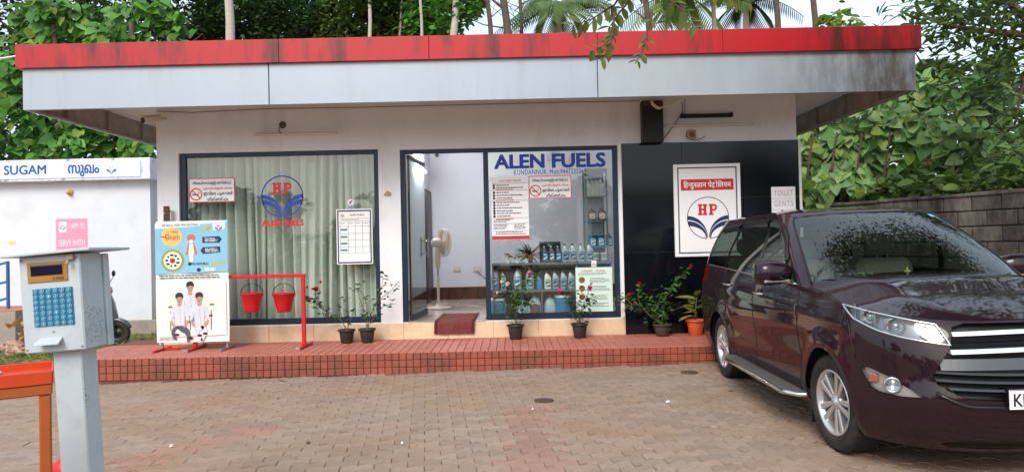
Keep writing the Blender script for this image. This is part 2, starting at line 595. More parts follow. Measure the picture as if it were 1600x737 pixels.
M_step = mat("terracotta_step_tile", C(152, 78, 60), .55, var=.10, scale=14, island=.10, bump=.2, bscale=120, dirt=C(96, 62, 48), dirt_amt=.8, dscale=2.0, dlo=.45, dhi=.68)
M_steptop = mat("terracotta_top_tile", C(184, 110, 94), .6, var=.08, scale=12, island=.08, bump=.2, bscale=120, dirt=C(150, 110, 90), dirt_amt=.55, dscale=1.7)
M_stepgrout = mat("step_joint", C(120, 70, 56), .9, var=.2)
M_glass = glass_mat("window_glass", (.95, .975, .965, 1), refl=.035)
M_doorglass = glass_mat("door_glass", (.80, .87, .85, 1), refl=.05)
M_white = mat("white_plastic", C(232, 232, 230), .35, var=.02)
M_offwhite = mat("aged_white_plastic", C(214, 206, 190), .4, var=.06)
M_black = mat("black_plastic", C(24, 24, 26), .4, var=.1)
M_darkwood = mat("dark_door_wood", C(58, 42, 36), .45, var=.2, scale=10)
M_chrome = mat("chrome", C(214, 216, 220), .12, metal=1.0, var=.02)
M_steel = mat("brushed_steel", C(170, 172, 176), .32, metal=.9, var=.05)
M_blue = mat("sign_blue", C(20, 66, 172), .45, var=.03)
M_navy = mat("sign_navy", C(28, 42, 92), .4, var=.03)
M_signred = mat("sign_red", C(206, 32, 40), .4, var=.03)
M_signwhite = mat("sign_white", C(240, 240, 243), .4, var=.015)
M_ink = mat("print_black", C(34, 34, 40), .5, var=.02)
M_inkgrey = mat("print_grey", C(110, 112, 118), .5, var=.02)
M_pinkpaper = mat("pink_paper", C(240, 150, 178), .5, var=.03)
M_paleblue = mat("pale_blue_print", C(120, 196, 226), .45, var=.02)

def gz(x, y=0):
    return .012 * x - .015

# ------------------------------------------------------------------ ground
M_ground = mat("sandy_ground", C(150, 124, 100), .95, var=.15, scale=1.4, bump=.5, bscale=30, dirt=C(110, 96, 70), dirt_amt=.6, dscale=.9)
xs = [-400, -120, -40, -20, -12, -8, -5, -2, 0, 2, 5, 8, 14, 24, 50, 120, 400]
ys = [-400, -120, -40, -15, -5, 0, 3, 6, 8.65, 10, 12, 14, 17, 22, 30, 50, 120, 400]
mb = MB()
vs = [(x, y, gz(max(-30, min(30, x))) - .035) for y in ys for x in xs]
nx = len(xs)
mb.add(vs, [(j * nx + i, j * nx + i + 1, (j + 1) * nx + i + 1, (j + 1) * nx + i) for j in range(len(ys) - 1) for i in range(nx - 1)])
ground = mb.build("ground", M_ground)
tag(ground, "sandy soil ground under and around the paved forecourt", kind="structure")

# forecourt of interlocking zigzag pavers
PAV_COL = C(150, 131, 117)
def paver_mat(name, c):
    return mat(name, c, .85, var=.10, scale=26, island=.13, bump=.35, bscale=140, dirt=C(150, 116, 84), dirt_amt=.6, dscale=.5, dlo=.42, dhi=.66)
M_pav = paver_mat("grey_brown_paver", PAV_COL)
M_pavred = paver_mat("red_paver", C(154, 122, 111))
M_joint = mat("sand_joint", C(120, 104, 90), .95, var=.2, scale=20)
mb = MB()
x0, x1, y0, y1 = -7.5, 7.0, 1.2, 8.64
mb.add([(x0, y0, gz(x0) - .012), (x1, y0, gz(x1) - .012), (x1, y1, gz(x1) - .012), (x0, y1, gz(x0) - .012)], [(0, 1, 2, 3)])
paving = mb.build("paving", M_joint)
tag(paving, "grey brown forecourt of interlocking zigzag concrete pavers", kind="structure")
PL, PW, PA = .235, .118, .019
def paver_outline():
    tri = lambda x: PA * (1 - abs(((x / (PL / 2)) % 1.0) * 4 - 2)) if True else 0
    n = 8
    top = [(-PL / 2 + PL * i / n, PW / 2 + tri(PL * i / n)) for i in range(n + 1)]
    bot = [(-PL / 2 + PL * i / n, -PW / 2 + tri(PL * i / n)) for i in range(n + 1)]
    return bot + top[::-1]
_po = paver_outline()
def paver_geo():
    k = .984; k2 = .958
    a = [(x * k, y * k * .975) for x, y in _po]
    b = [(x * k2 * 1.01, y * k2 * .955) for x, y in _po]
    n = len(a)
    vs = [(x, y, -.02) for x, y in a] + [(x, y, -.005) for x, y in a] + [(x, y, 0) for x, y in b]
    fs = [(i, (i + 1) % n, n + (i + 1) % n, n + i) for i in range(n)] + [(n + i, n + (i + 1) % n, 2 * n + (i + 1) % n, 2 * n + i) for i in range(n)]
    fs.append(tuple(range(2 * n, 3 * n)))
    return vs, fs
pv, pf = paver_geo()
def paver_mesh(m):
    me = bpy.data.meshes.new("paver"); me.from_pydata(pv, [], pf); me.materials.append(m); return me
PAVM = {False: paver_mesh(M_pav), True: paver_mesh(M_pavred)}
pa = R(7)
ca, sa = math.cos(pa), math.sin(pa)
cells = []
for j in range(-90, 130):
    for i in range(-60, 60):
        u = i * PL + (PL / 2 if j % 2 else 0); v = j * PW
        x = u * ca - v * sa; y = 4.5 + u * sa + v * ca
        if 2.6 < y < 8.60 and abs(x) < .79 * y + .6 and -7.2 < x < 6.8:
            if 2.0 < x < 4.2 and False: continue
            cells.append((y, x))
cells.sort()
def is_red(x, y):
    w = math.sin(y * 3.1) * .03
    if abs(x - .13 - w) < .2 and y < 6.6: return True
    return abs((x + 2.6) - (y - 5.6) * .55) < .22 and 4.7 < y < 6.3
vis = [c for c in cells if c[0] > 4.55]
first = set(vis[:300])
joined = {False: MB(), True: MB()}
for c in cells:
    y, x = c
    dz = random.uniform(-.003, .003) + .004 * math.sin(x * 2.1 + y) * math.sin(y * 1.7)
    tx, ty = random.gauss(0, .010), random.gauss(0, .012)
    z = gz(x) + dz
    rz = pa + random.gauss(0, .012)
    if c in first:
        link("paver", PAVM[is_red(x, y)], paving, loc=Vector((x, y, z)) - paving.location, rot=(tx, ty, rz))
    else:
        M = Matrix.Translation((x, y, z)) @ Euler((tx, ty, rz)).to_matrix().to_4x4()
        joined[is_red(x, y)].add(pv, pf, 0, False, M)
jm = MB()
for k in (False, True):
    b = len(jm.v); jm.v += joined[k].v
    jm.f += [tuple(i + b for i in f) for f in joined[k].f]; jm.mi += [int(k)] * len(joined[k].f); jm.sm += [False] * len(joined[k].f)
o = jm.build("paver", [M_pav, M_pavred], paving); o["kind"] = "stuff"

# ------------------------------------------------------------------ tiled step
YS, YF, ZS = 8.65, 9.87, .22
SX0, SX1 = -5.62, 4.2
mb = MB()
mb.box(SX0 + .006, SX1, YS + .006, YF + .6, -.2, ZS - .006)
step = mb.build("tiled_step", M_stepgrout)
tag(step, "low red brown tiled step along the front of the fuel station office", kind="structure")
def tile_me(name, sx, sy, sz, m, b=.006):
    t = MB(); t.box(-sx / 2, sx / 2, -sy / 2, sy / 2, -sz / 2, sz / 2, 0, b)
    return t.mesh(name, m)
ft = tile_me("front_tile", .0825, .02, .0835, M_step, .007)
off = world_off(step)
rest = MB()
for k in range(112):
    x = SX0 + .044 + k * .0876
    for r in range(3):
        z = ZS - .052 - r * .088
        if z + .045 < gz(x): continue
        if k < 100:
            link("front_tile", ft, step, Vector((x, YS + random.uniform(-.002, .002), z)) - off, (random.gauss(0, .014), 0, random.gauss(0, .014)))
        else: rest.box(x - .041, x + .041, YS - .01, YS + .01, z - .041, z + .041, 0, .006)
o = rest.build("front_tile", M_step, step); o["kind"] = "stuff"
tt = tile_me("top_tile", .0945, .40, .016, M_steptop, .005)
for k in range(98):
    x = SX0 + .05 + k * .1
    for r in range(3):
        link("top_tile", tt, step, Vector((x, YS + .20 + r * .407 - .01, ZS - .006 + random.uniform(-.001, .001))) - off, (0, random.gauss(0, .006), 0))
st = tile_me("side_tile", .02, .39, .082, M_step, .006)
for r in range(3):
    for k in range(3):
        link("side_tile", st, step, Vector((SX0, YS + .2 + k * .4, ZS - .052 - r * .088)) - off)

# ------------------------------------------------------------------ main building
BX0, BX1, BYB = -4.965, 4.025, 16.0
WX0, WX1 = -4.66, -1.857          # left window
DX0, DX1 = -1.552, 1.507          # shop front
ZP, ZW, ZD, ZC = .459, 2.89, 2.873, 3.6
bld = thing("fuel_station_office", "single storey white fuel station office with flat red edged roof and shop windows", "building", (0, YF, ZS))
mb = MB()
T = .2
mb.box(BX0, WX0, YF, YF + T, ZS - .1, ZC)
mb.box(WX1, DX0, YF, YF + T, ZS - .1, ZC)
mb.box(DX1, BX1, YF, YF + T, ZS - .1, ZC)
mb.box(WX0, WX1, YF, YF + T, ZW, ZC)
mb.box(DX0, DX1, YF, YF + T, ZD, ZC)
mb.box(WX0, WX1, YF, YF + T, ZS - .1, ZP)
mb.box(DX0, DX1, YF, YF + T, ZS - .1, ZP - .004)
mb.box(BX0, BX0 + T, YF + T, BYB, -.2, ZC)
mb.box(BX1 - T, BX1, YF + T, BYB, -.2, ZC)
mb.box(BX0, BX1, BYB, BYB + T, -.2, ZC)
mb.build("wall", M_wall, bld)
mb = MB()
mb.box(-1.75, -1.6, YF + T, 13.95, ZP, ZC)
mb.box(-1.75, BX1 - T, 13.95, 14.1, ZP, ZC)
mb.box(BX0 + T, -1.75, 11.6, 11.7, ZP, ZC)
mb.build("inner_wall", M_int, bld)
mb = MB()
mb.box(BX0 + T, BX1 - T, YF + T, 14.2, ZP - .1, ZP - .006)
mb.build("inner_floor", M_grout, bld)
ftile = tile_me("floor_tile", .596, .596, .012, M_floor_in, .002)
for i in range(8):
    for j in range(7):
        x = -1.3 + i * .6; y = YF + .1 + .3 + j * .6
        if x < 3.6: link("floor_tile", ftile, bld, Vector((x, y, ZP - .006)) - bld.location)
mb = MB(); mb.box(DX0 + .07, -.39, YF + .0, YF + .1, ZP - .012, ZP + .002, b=.002)
mb.build("threshold", M_floor_in, bld)
sk = tile_me("skirting_tile", .298, .014, .24, M_skirt, .003)
for i in range(16):
    x = -1.45 + i * .3
    link("skirting_tile", sk, bld, Vector((x, 13.945, ZP + .12)) - bld.location)
for j in range(9):
    link("skirting_tile", sk, bld, Vector((-1.595, 10.4 + j * .3, ZP + .12)) - bld.location, (0, 0, math.pi / 2))
# plinth tiles
edges = [BX0]
x = P(421, 500, YF).x - .63 * 3
while x < DX1 + .04:
    if x > BX0 + .05: edges.append(x)
    x += .628
edges.append(DX1 + .045)
for a, b in zip(edges[:-1], edges[1:]):
    if b - a < .03: continue
    m_ = MB(); m_.box(a + .002, b - .002, YF - .014, YF, ZS - .003, ZP - .008 - .004, 0, .003)
    m_.build("plinth_tile", M_beige, bld)
# black granite cladding
rows = [ZS - .003, .62, 1.36, 2.10, 2.89]
cols = [DX1 + .052, 2.4, 3.25, BX1 + .012]
for r0, r1 in zip(rows[:-1], rows[1:]):
    for c0, c1 in zip(cols[:-1], cols[1:]):
        m_ = MB(); m_.box(c0 + .0012, c1 - .0012, YF - .02, YF - .001, r0 + .002, r1 - .002, 0, .0015)
        m_.build("granite_tile", M_granite, bld)
m_ = MB(); m_.box(DX1 + .005, DX1 + .05, YF - .022, YF - .001, ZP, 2.885, 0, .003); m_.build("white_trim", M_white, bld)
m_ = MB(); m_.box(BX1 + .013, BX1 + .05, YF - .022, YF + .15, ZS, 2.90, 0, .003); m_.build("white_trim", M_white, bld)

# window and shop front frames
def bars(mb, lst, y0, y1, b=.006):
    for (a0, a1, c0, c1) in lst:
        mb.box(a0, a1, y0, y1, c0, c1, 0, b)
FY0, FY1 = YF + .04, YF + .10
mb = MB()
bars(mb, [(WX0, WX0 + .085, ZP, ZW), (WX1 - .07, WX1, ZP, ZW), (WX0 + .085, WX1 - .07, ZW - .06, ZW), (WX0 + .085, WX1 - .07, ZP, ZP + .085)], FY0, FY1)
win = mb.build("window", M_frame, bld)
mb = MB(); mb.box(WX0 + .08, WX1 - .065, FY0 + .025, FY0 + .031, ZP + .08, ZW - .055); mb.build("pane", M_glass, win)
mb = MB()
DIV0, DIV1 = -.385, -.315
bars(mb, [(DX0, DX0 + .07, ZP, ZD), (DX1 - .07, DX1, ZP, ZD), (DX0 + .07, DX1 - .07, ZD - .055, ZD), (DIV0, DIV1, ZP, ZD - .055), (DIV1, DX1 - .07, ZP, ZP + .085)], FY0, FY1)
shopf = mb.build("shop_window", M_frame, bld)
mb = MB(); mb.box(DIV1 - .005, DX1 - .065, FY0 + .025, FY0 + .031, ZP + .08, ZD - .05); mb.build("pane", M_glass, shopf)
# open glass door leaf, swung into the room
HX, HY = DX0 + .10, FY0 + .06
dr = MB()
ang = R(84)
Md = Matrix.Translation((HX, HY, 0)) @ Matrix.Rotation(ang, 4, 'Z')
dr.box(0, .98, -.006, .006, ZP + .09, ZD - .10, M=Md)
door = dr.build("door", M_doorglass, bld)
dr = MB()
dr.box(0, .98, -.018, .018, ZD - .12, ZD - .065, M=Md); dr.box(0, .98, -.018, .018, ZP + .012, ZP + .09, M=Md); dr.box(.0, .03, -.012, .012, ZP + .09, ZD - .12, M=Md)
dr.build("rail", M_black, door)
dr = MB()
dr.tube([(.90, -.055, 1.35), (.90, -.055, 1.65)], .013, 10, M=Md)
dr.tube([(.90, -.055, 1.40), (.90, .05, 1.40)], .009, 8, M=Md); dr.tube([(.90, -.055, 1.60), (.90, .05, 1.60)], .009, 8, M=Md); dr.tube([(.90, .055, 1.35), (.90, .055, 1.65)], .013, 10, M=Md)
dr.build("handle", M_chrome, door)
# dark doorway at the back of the shop's left wall
m_ = MB(); m_.box(-1.598, -1.57, 12.95, 13.85, ZP, 2.58, 0, .004); idr = m_.build("inner_door", M_darkwood, bld)
m_ = MB()
for z0, z1 in ((.6, 1.4), (1.55, 2.45)): m_.box(-1.569, -1.562, 13.05, 13.75, z0, z1, 0, .003)
m_.build("door_panel", M_darkwood, idr)
# wall sockets
for sx in (714, 745):
    c = P(sx, 420, 13.94)
    m_ = MB(); m_.box(c.x - .07, c.x + .07, 13.925, 13.945, c.z - .05, c.z + .05, 0, .006)
    for q in (-.03, .03): m_.box(c.x + q - .012, c.x + q + .012, 13.921, 13.926, c.z - .02, c.z + .02, 0, .002)
    m_.build("wall_socket", M_offwhite, bld)
c = P(745, 424, 13.92)
m_ = MB(); m_.tube([(c.x, 13.92, c.z), (c.x + .15, 13.9, c.z - .12), (c.x + .4, 13.8, c.z - .35)], .008, 6); tag(m_.build("cable", M_inkgrey), "grey cable plugged into the right wall socket in the shop", "cable")

# roof
RX0, RX1, RYF, RYB = -5.96, 4.996, 8.60, 17.0
ZF0, ZF1, ZR = 3.283, 3.805, 4.075
mb = MB(); mb.box(RX0 + .05, RX1 - .05, RYF + .05, RYB - .05, ZC, ZC + .14)
roof = mb.build("roof", M_soffit, bld)
mb = MB(); mb.box(RX0 + .05, RX1 - .05, RYF + .05, RYB - .05, ZC + .145, ZR - .06); mb.build("roof_slab", M_rust, roof)
s1, s2 = P(420, 130, RYF).x, P(934, 130, RYF).x
for a, b, m in ((RX0, s1, M_fascia), (s1, s2, M_fascia), (s2, RX1, M_fascia_old)):
    t = MB(); t.box(a + .005, b - .005, RYF, RYF + .035, ZF0, ZF1, 0, .004)
    t.build("fascia_panel", m, roof)
t = MB(); t.box(RX0 + .02, RX1 - .02, RYF + .036, RYF + .05, ZF0 + .02, ZC); t.build("fascia_backing", M_rust, roof)
rj = [RX0 - .05] + [P(q, 80, RYF - .05).x for q in (435, 670, 934, 1130)] + [RX1 + .05]
for a, b in zip(rj[:-1], rj[1:]):
    t = MB(); t.box(a + .0015, b - .0015, RYF - .05, RYF + .0, ZF1 - .02, ZR, 0, .004)
    t.build("red_band", M_red, roof)
t = MB(); t.box(RX0 - .03, RX1 + .03, RYF + .002, RYF + .3, ZR - .05, ZR - .003, 0, .003); t.build("coping", M_red, roof)
for sx, sgn in ((RX0, -1), (RX1, 1)):
    yj = [RYF + .04, 11.2, 13.9, RYB]
    for a, b in zip(yj[:-1], yj[1:]):
        t = MB(); t.box(sx, sx - sgn * .03, a + .004, b - .004, ZF0, ZF1, 0, .004)
        t.build("fascia_panel", M_fascia if sgn < 0 else M_fascia_old, roof)
    t = MB(); t.box(sx, sx + sgn * .05, RYF + .002, RYB, ZF1 - .02, ZR, 0, .004); t.build("red_band", M_red, roof)
    t = MB()
    i0 = sx - sgn * .032
    t.box(i0, i0 - sgn * .012, RYF + .06, RYB, ZF0 + .01, ZC - .002)
    t.box(i0 - sgn * .012, i0 - sgn * .05, RYF + .06, RYB, ZF0 + .004, ZF0 + .03)
    for k in range(9):
        yy = RYF + .75 + k * .95
        t.box(i0 - sgn * .012, i0 - sgn * .06, yy, yy + .04, ZF0 + .03, ZC - .002)
    t.build("fascia_frame", M_rust, roof)
# thin cable under the eaves
t = MB()
pts = [P(q, yq, YF - .03) for q, yq in ((246, 174), (300, 176), (420, 170), (560, 168), (720, 164), (880, 160), (1000, 158))]
t.tube(pts, .006, 5); tag(t.build("eaves_cable", M_inkgrey), "thin grey cable run along the wall top under the eaves", "cable")

# curtains behind the left window
M_curtain = mat("pale_green_curtain", C(205, 213, 203), .85, var=.05, scale=3, bump=.1, bscale=200)
for (c0, c1, n, sd) in ((WX0 - .05, -3.55, 10, 1), (-3.62, -2.72, 7, 2), (-2.78, WX1 + .1, 9, 3)):
    rr = random.Random(sd)
    nxx, nzz = n * 14, 14
    vs = []
    ph = [rr.uniform(0, 6.28) for _ in range(5)]
    for j in range(nzz + 1):
        z = ZP + .02 + (3.0 - ZP) * j / nzz
        k = j / nzz
        for i in range(nxx + 1):
            u = i / nxx
            w = u * n * 2 * math.pi
            am = .35 + .65 * max(0, math.sin(u * 5.3 + ph[1] * 2)) 
            fold = am * .115 * math.sin(w + ph[0] + 1.6 * math.sin(u * 6 + ph[1]) + .35 * k) + .045 * math.sin(w * .31 + ph[2] + k * 1.2) + .010 * am * math.sin(w * 2.1 + ph[3])
            sag = .09 * (1 - k) * math.sin(u * 7 + ph[4])
            vs.append((c0 + (c1 - c0) * u + sag * .6 + .02 * math.cos(w + ph[0]), YF + .34 + fold * (1.15 - .35 * k), z))
    t = MB(); t.add(vs, [(j * (nxx + 1) + i, j * (nxx + 1) + i + 1, (j + 1) * (nxx + 1) + i + 1, (j + 1) * (nxx + 1) + i) for j in range(nzz) for i in range(nxx)], 0, True)
    t.build("curtain", M_curtain, bld)
t = MB(); t.tube([(WX0 - .02, YF + .3, 3.02), (WX1 + .02, YF + .3, 3.02)], .015, 8); t.build("curtain_rod", M_steel, bld)

# vinyl lettering on the panes
GY = FY0 + .0225
def hp_logo(mb, cx, cz, r, y, mi_ring, mi_red, mi_wing, ringw=.035, open_bottom=True):
    """circle, slab HP, and the two spreading bands that rise from the foot"""
    a0 = -math.pi / 2 + .07
    mb.ring(cx, cz, r * (1 - ringw), r, y, 56, mi_ring, a0, a0 + 2 * math.pi - .14)
    # slab letters
    w, h = r * .44, r * .53
    zb = cz + r * .13
    st, sl, sh = w * .30, w * .09, h * .17
    def H(x):
        for q in (x + sl, x + w - sl - st):
            mb.prism([(q, zb + sh), (q + st, zb + sh), (q + st, zb + h - sh), (q, zb + h - sh)], y, None, mi_red)
        for q in (x, x + w - 2 * sl - st):
            for zz in (zb, zb + h - sh):
                mb.prism([(q, zz), (q + st + 2 * sl, zz), (q + st + 2 * sl, zz + sh), (q, zz + sh)], y, None, mi_red)
        mb.prism([(x + sl + st, zb + h * .42), (x + w - sl - st, zb + h * .42), (x + w - sl - st, zb + h * .6), (x + sl + st, zb + h * .6)], y, None, mi_red)
    def Pl(x):
        mb.prism([(x + sl, zb + sh), (x + sl + st, zb + sh), (x + sl + st, zb + h - sh), (x + sl, zb + h - sh)], y, None, mi_red)
        mb.prism([(x, zb), (x + st + 2 * sl, zb), (x + st + 2 * sl, zb + sh), (x, zb + sh)], y, None, mi_red)
        mb.prism([(x, zb + h - sh), (x + sl + st, zb + h - sh), (x + sl + st, zb + h), (x, zb + h)], y, None, mi_red)
        ro, ri = h * .315, h * .15
        cx2, cz2 = x + w * .52, zb + h - ro
        mb.prism([(x + sl + st, zb + h - sh * 1.05), (cx2, zb + h - sh * 1.05), (cx2, zb + h), (x + sl + st, zb + h)], y, None, mi_red)
        mb.prism([(x + sl + st, zb + h - 2 * ro), (cx2, zb + h - 2 * ro), (cx2, zb + h - 2 * ro + sh * 1.05), (x + sl + st, zb + h - 2 * ro + sh * 1.05)], y, None, mi_red)
        mb.ring(cx2, cz2, ro - sh * 1.05, ro, y, 14, mi_red, -math.pi / 2, math.pi / 2)
    H(cx - w - r * .03); Pl(cx + r * .05)
    def inside(x, z):
        d = math.hypot(x, z); lim = r * .985
        return (x, z) if d < lim else (x * lim / d, z * lim / d)
    for sgn in (-1, 1):
        for (s0, s1, f0, f1) in ((-.11, .085, .03, .06), (.135, .365, .068, .125)):
            # each band leaves the rim level and sweeps down to the foot of the circle
            top, bot = [], []
            for i in range(17):
                t_ = math.sin(i / 16 * math.pi / 2)
                def cur(start, foot, t_):
                    x = .995 - (.995 - foot) * t_
                    return x, -start - (.94 - start) * (1 - math.sqrt(max(0, 1 - t_ ** 2)))
                def clampc(x, z):
                    d = math.hypot(x, z)
                    return (x, z) if d < .985 else (x * .985 / d, z * .985 / d)
                a = clampc(*cur(s0, f0, t_)); bb = clampc(*cur(s1, f1, t_))
                top.append((cx + sgn * a[0] * r, cz + a[1] * r)); bot.append((cx + sgn * bb[0] * r, cz + bb[1] * r))
            for i in range(16):
                q = [top[i], top[i + 1], bot[i + 1], bot[i]]
                if sgn > 0: q = q[::-1]
                mb.prism(q, y, None, mi_wing)

def rect_px(x0, y0, x1, y1, Y):
    a, b = P(x0, y0, Y), P(x1, y1, Y)
    return a.x, b.x, b.z, a.z      # X0, X1, Z0 (low), Z1 (high)
c = P(441, 307, GY); rad = abs(P(474, 307, GY).x - c.x)
mb = MB(); hp_logo(mb, c.x, c.z, rad, GY, 0, 1, 0, ringw=.06)
mb.build("logo_decal", [M_blue, M_signred], win)
mb = MB(); a = P(409, 354, GY); b = P(475, 344, GY); letter(mb, "ALEN FUELS", a.x, b.x, a.z, a.z + .088, GY, bold=.10)
mb.build("red_lettering", M_signred, win)
mb = MB(); a = P(772, 265, GY); b = P(946, 236, GY); letter(mb, "ALEN FUELS", a.x, b.x, a.z, a.z + .215, GY, bold=.075)
a = P(803, 273, GY); b = P(916, 263, GY); letter(mb, "KUNDANNUR. Mob:9447235069", a.x, b.x, a.z - .005, a.z + .068, GY, bold=.008, spacing=1.1)
mb.build("blue_lettering", M_blue, shopf)
# ------------------------------------------------------------------ signs and fittings on the facade
def board(name, label, cat, px, Y, th, m, group=None, b=.004):
    """flat board whose front face stands at distance Y; px = photo corners; returns the thing and its rectangle"""
    X0, X1, Z0, Z1 = rect_px(*px, Y)
    o = thing(name, label, cat, ((X0 + X1) / 2, Y + th, Z0), group=group)
    m_ = MB(); m_.box(X0, X1, Y, Y + th, Z0, Z1, 0, b); m_.build("panel", m, o)
    return o, X0, X1, Z0, Z1
def prt(mb, X0, X1, Z0, Z1, y, a, b, c, d, mi=0):
    """rectangle in 0..1 sheet coordinates (a..b across from the left, c..d down from the top)"""
    x0, x1 = X0 + (X1 - X0) * a, X0 + (X1 - X0) * b
    z1, z0 = Z1 - (Z1 - Z0) * c, Z1 - (Z1 - Z0) * d
    mb.prism([(x0, z0), (x1, z0), (x1, z1), (x0, z1)], y, None, mi)
    return x0, x1, z0, z1
def lines(mb, X0, X1, Z0, Z1, y, a, b, c, d, n, mi=0, seed=0, fill=.45):
    """rows of small print made of word-long dashes"""
    rr = random.Random(seed)
    for i in range(n):
        t0 = c + (d - c) * i / n; t1 = t0 + (d - c) / n * fill
        x = a; end = b - rr.random() * (b - a) * .3
        while x < end:
            w = rr.uniform(.03, .09)
            prt(mb, X0, X1, Z0, Z1, y, x, min(x + w, end), t0, t1, mi); x += w + .012
def ltr(mb, X0, X1, Z0, Z1, y, txt, a, b, c, d, mi=0, bold=.02, spacing=1.0):
    letter(mb, txt, X0 + (X1 - X0) * a, X0 + (X1 - X0) * b, Z1 - (Z1 - Z0) * d, Z1 - (Z1 - Z0) * c, y, mi, bold, spacing)

# big HP board on the black granite
def half_form(ch):
    vs, fs, asp = glyphs(ch, .02)
    return vs, fs, asp
def hindi(mb, X0, X1, z0, z1, y, mi):
    """Devanagari words set letter by letter in visual order, half letters cut short at their stem"""
    seq = [("ि", 0, 0), ("ह", 0, 0), ("न", 1, 0), ("द", 0, 0), ("ु", 0, 2), ("स", 1, 0), ("त", 0, 0), ("ा", 0, 0), ("न", 0, 0), (" ", 0, 0),
           ("प", 0, 0), ("े", 0, 3), ("ट", 0, 0), ("ो", 0, 0), ("ि", 0, 0), ("ल", 0, 0), ("य", 0, 0), ("म", 0, 0)]
    def raw(t):
        cu = bpy.data.curves.new("lettering", 'FONT'); cu.body = t; cu.offset = .018; cu.resolution_u = 3
        ob = bpy.data.objects.new("lettering", cu); me = bpy.data.meshes.new_from_object(ob)
        V = [tuple(v.co) for v in me.vertices]; Fc = [tuple(p.vertices) for p in me.polygons]
        bpy.data.objects.remove(ob); bpy.data.curves.remove(cu); bpy.data.meshes.remove(me)
        return V, Fc
    pen = 0; allv, allf = [], []
    for ch, half, mark in seq:
        if ch == " ": pen += .28; continue
        V, Fc = raw(ch)
        if not V: continue
        lo = min(v[0] for v in V); hi = max(v[0] for v in V)
        if half:
            bm = bmesh.new(); bv = [bm.verts.new(v) for v in V]
            for f in Fc:
                try: bm.faces.new([bv[i] for i in f])
                except ValueError: pass
            cut = hi - .20
            bmesh.ops.bisect_plane(bm, geom=bm.verts[:] + bm.edges[:] + bm.faces[:], plane_co=(cut, 0, 0), plane_no=(1, 0, 0), clear_outer=True)
            bm.verts.index_update(); V = [tuple(v.co) for v in bm.verts]; Fc = [tuple(v.index for v in f.verts) for f in bm.faces]; bm.free(); hi = cut
        k = len(allv)
        if mark:
            sh = pen - hi + (.02 if mark == 2 else .03) - .06
            allv += [(v[0] + sh, v[1], 0) for v in V]
        else:
            allv += [(v[0] - lo + pen, v[1], 0) for v in V]; pen += (hi - lo) - .015 if ch != "ि" else .20
        allf += [tuple(i + k for i in f) for f in Fc]
        if ch == "ट":      # the little caret of the joined r below
            xc = pen - .26; k = len(allv)
            for (xa, za, xb, zb) in ((xc, .0, xc - .13, -.16), (xc, .0, xc + .13, -.16)):
                b_ = len(allv); allv += [(xa - .03, za, 0), (xa + .03, za, 0), (xb + .03, zb, 0), (xb - .03, zb, 0)]; allf.append((b_, b_ + 1, b_ + 2, b_ + 3))
    a = np.array(allv); lo, hi = a.min(0), a.max(0)
    mb.add([(X0 + (v[0] - lo[0]) / (hi[0] - lo[0]) * (X1 - X0), y, z0 + (v[1] - lo[1]) / (hi[1] - lo[1]) * (z1 - z0)) for v in allv], allf, mi)
YG = YF - .02
hb, X0, X1, Z0, Z1 = board("logo_board", "large white sign board with HP logo and red Hindi strip on the black wall", "sign board", (1052, 257, 1160, 399), YG - .045, .043, M_signwhite)
m_ = MB(); y = YG - .047
for r_ in ((.055, .945, .035, .048), (.055, .945, .952, .965), (.055, .073, .048, .952), (.927, .945, .048, .952)): prt(m_, X0, X1, Z0, Z1, y, *r_)
m_.build("navy_border", M_navy, hb)
m_ = MB(); r_ = prt(m_, X0, X1, Z0, Z1, y, .105, .895, .165, .285); m_.build("red_strip", M_signred, hb)
m_ = MB(); hindi(m_, r_[0] + .035, r_[1] - .035, r_[2] + .012, r_[3] - .022, y - .002, 0); m_.build("hindi_lettering", M_signwhite, hb)
m_ = MB(); hp_logo(m_, (X0 + X1) / 2 + .0, Z1 - (Z1 - Z0) * .585, (X1 - X0) * .315, y, 0, 1, 0); m_.build("logo", [M_navy, M_signred], hb)

# TOILET GENTS sheet
tb, X0, X1, Z0, Z1 = board("toilet_sign", "small white sign with faint TOILET GENTS lettering at the black wall's right edge", "sign", (1205, 292, 1244, 345), YG - .012, .010, M_signwhite, b=.002)
M_faint = mat("faint_lettering", C(196, 188, 200), .6, var=.08, scale=60)
m_ = MB(); ltr(m_, X0, X1, Z0, Z1, YG - .0135, "TOILET", .1, .9, .10, .27, bold=.03, spacing=1.2); ltr(m_, X0, X1, Z0, Z1, YG - .0135, "GENTS", .1, .9, .40, .57, bold=.03, spacing=1.2)
for q in (.34, .66): prt(m_, X0, X1, Z0, Z1, YG - .0132, 0, 1, q, q + .012)
m_.build("lettering", M_faint, tb)

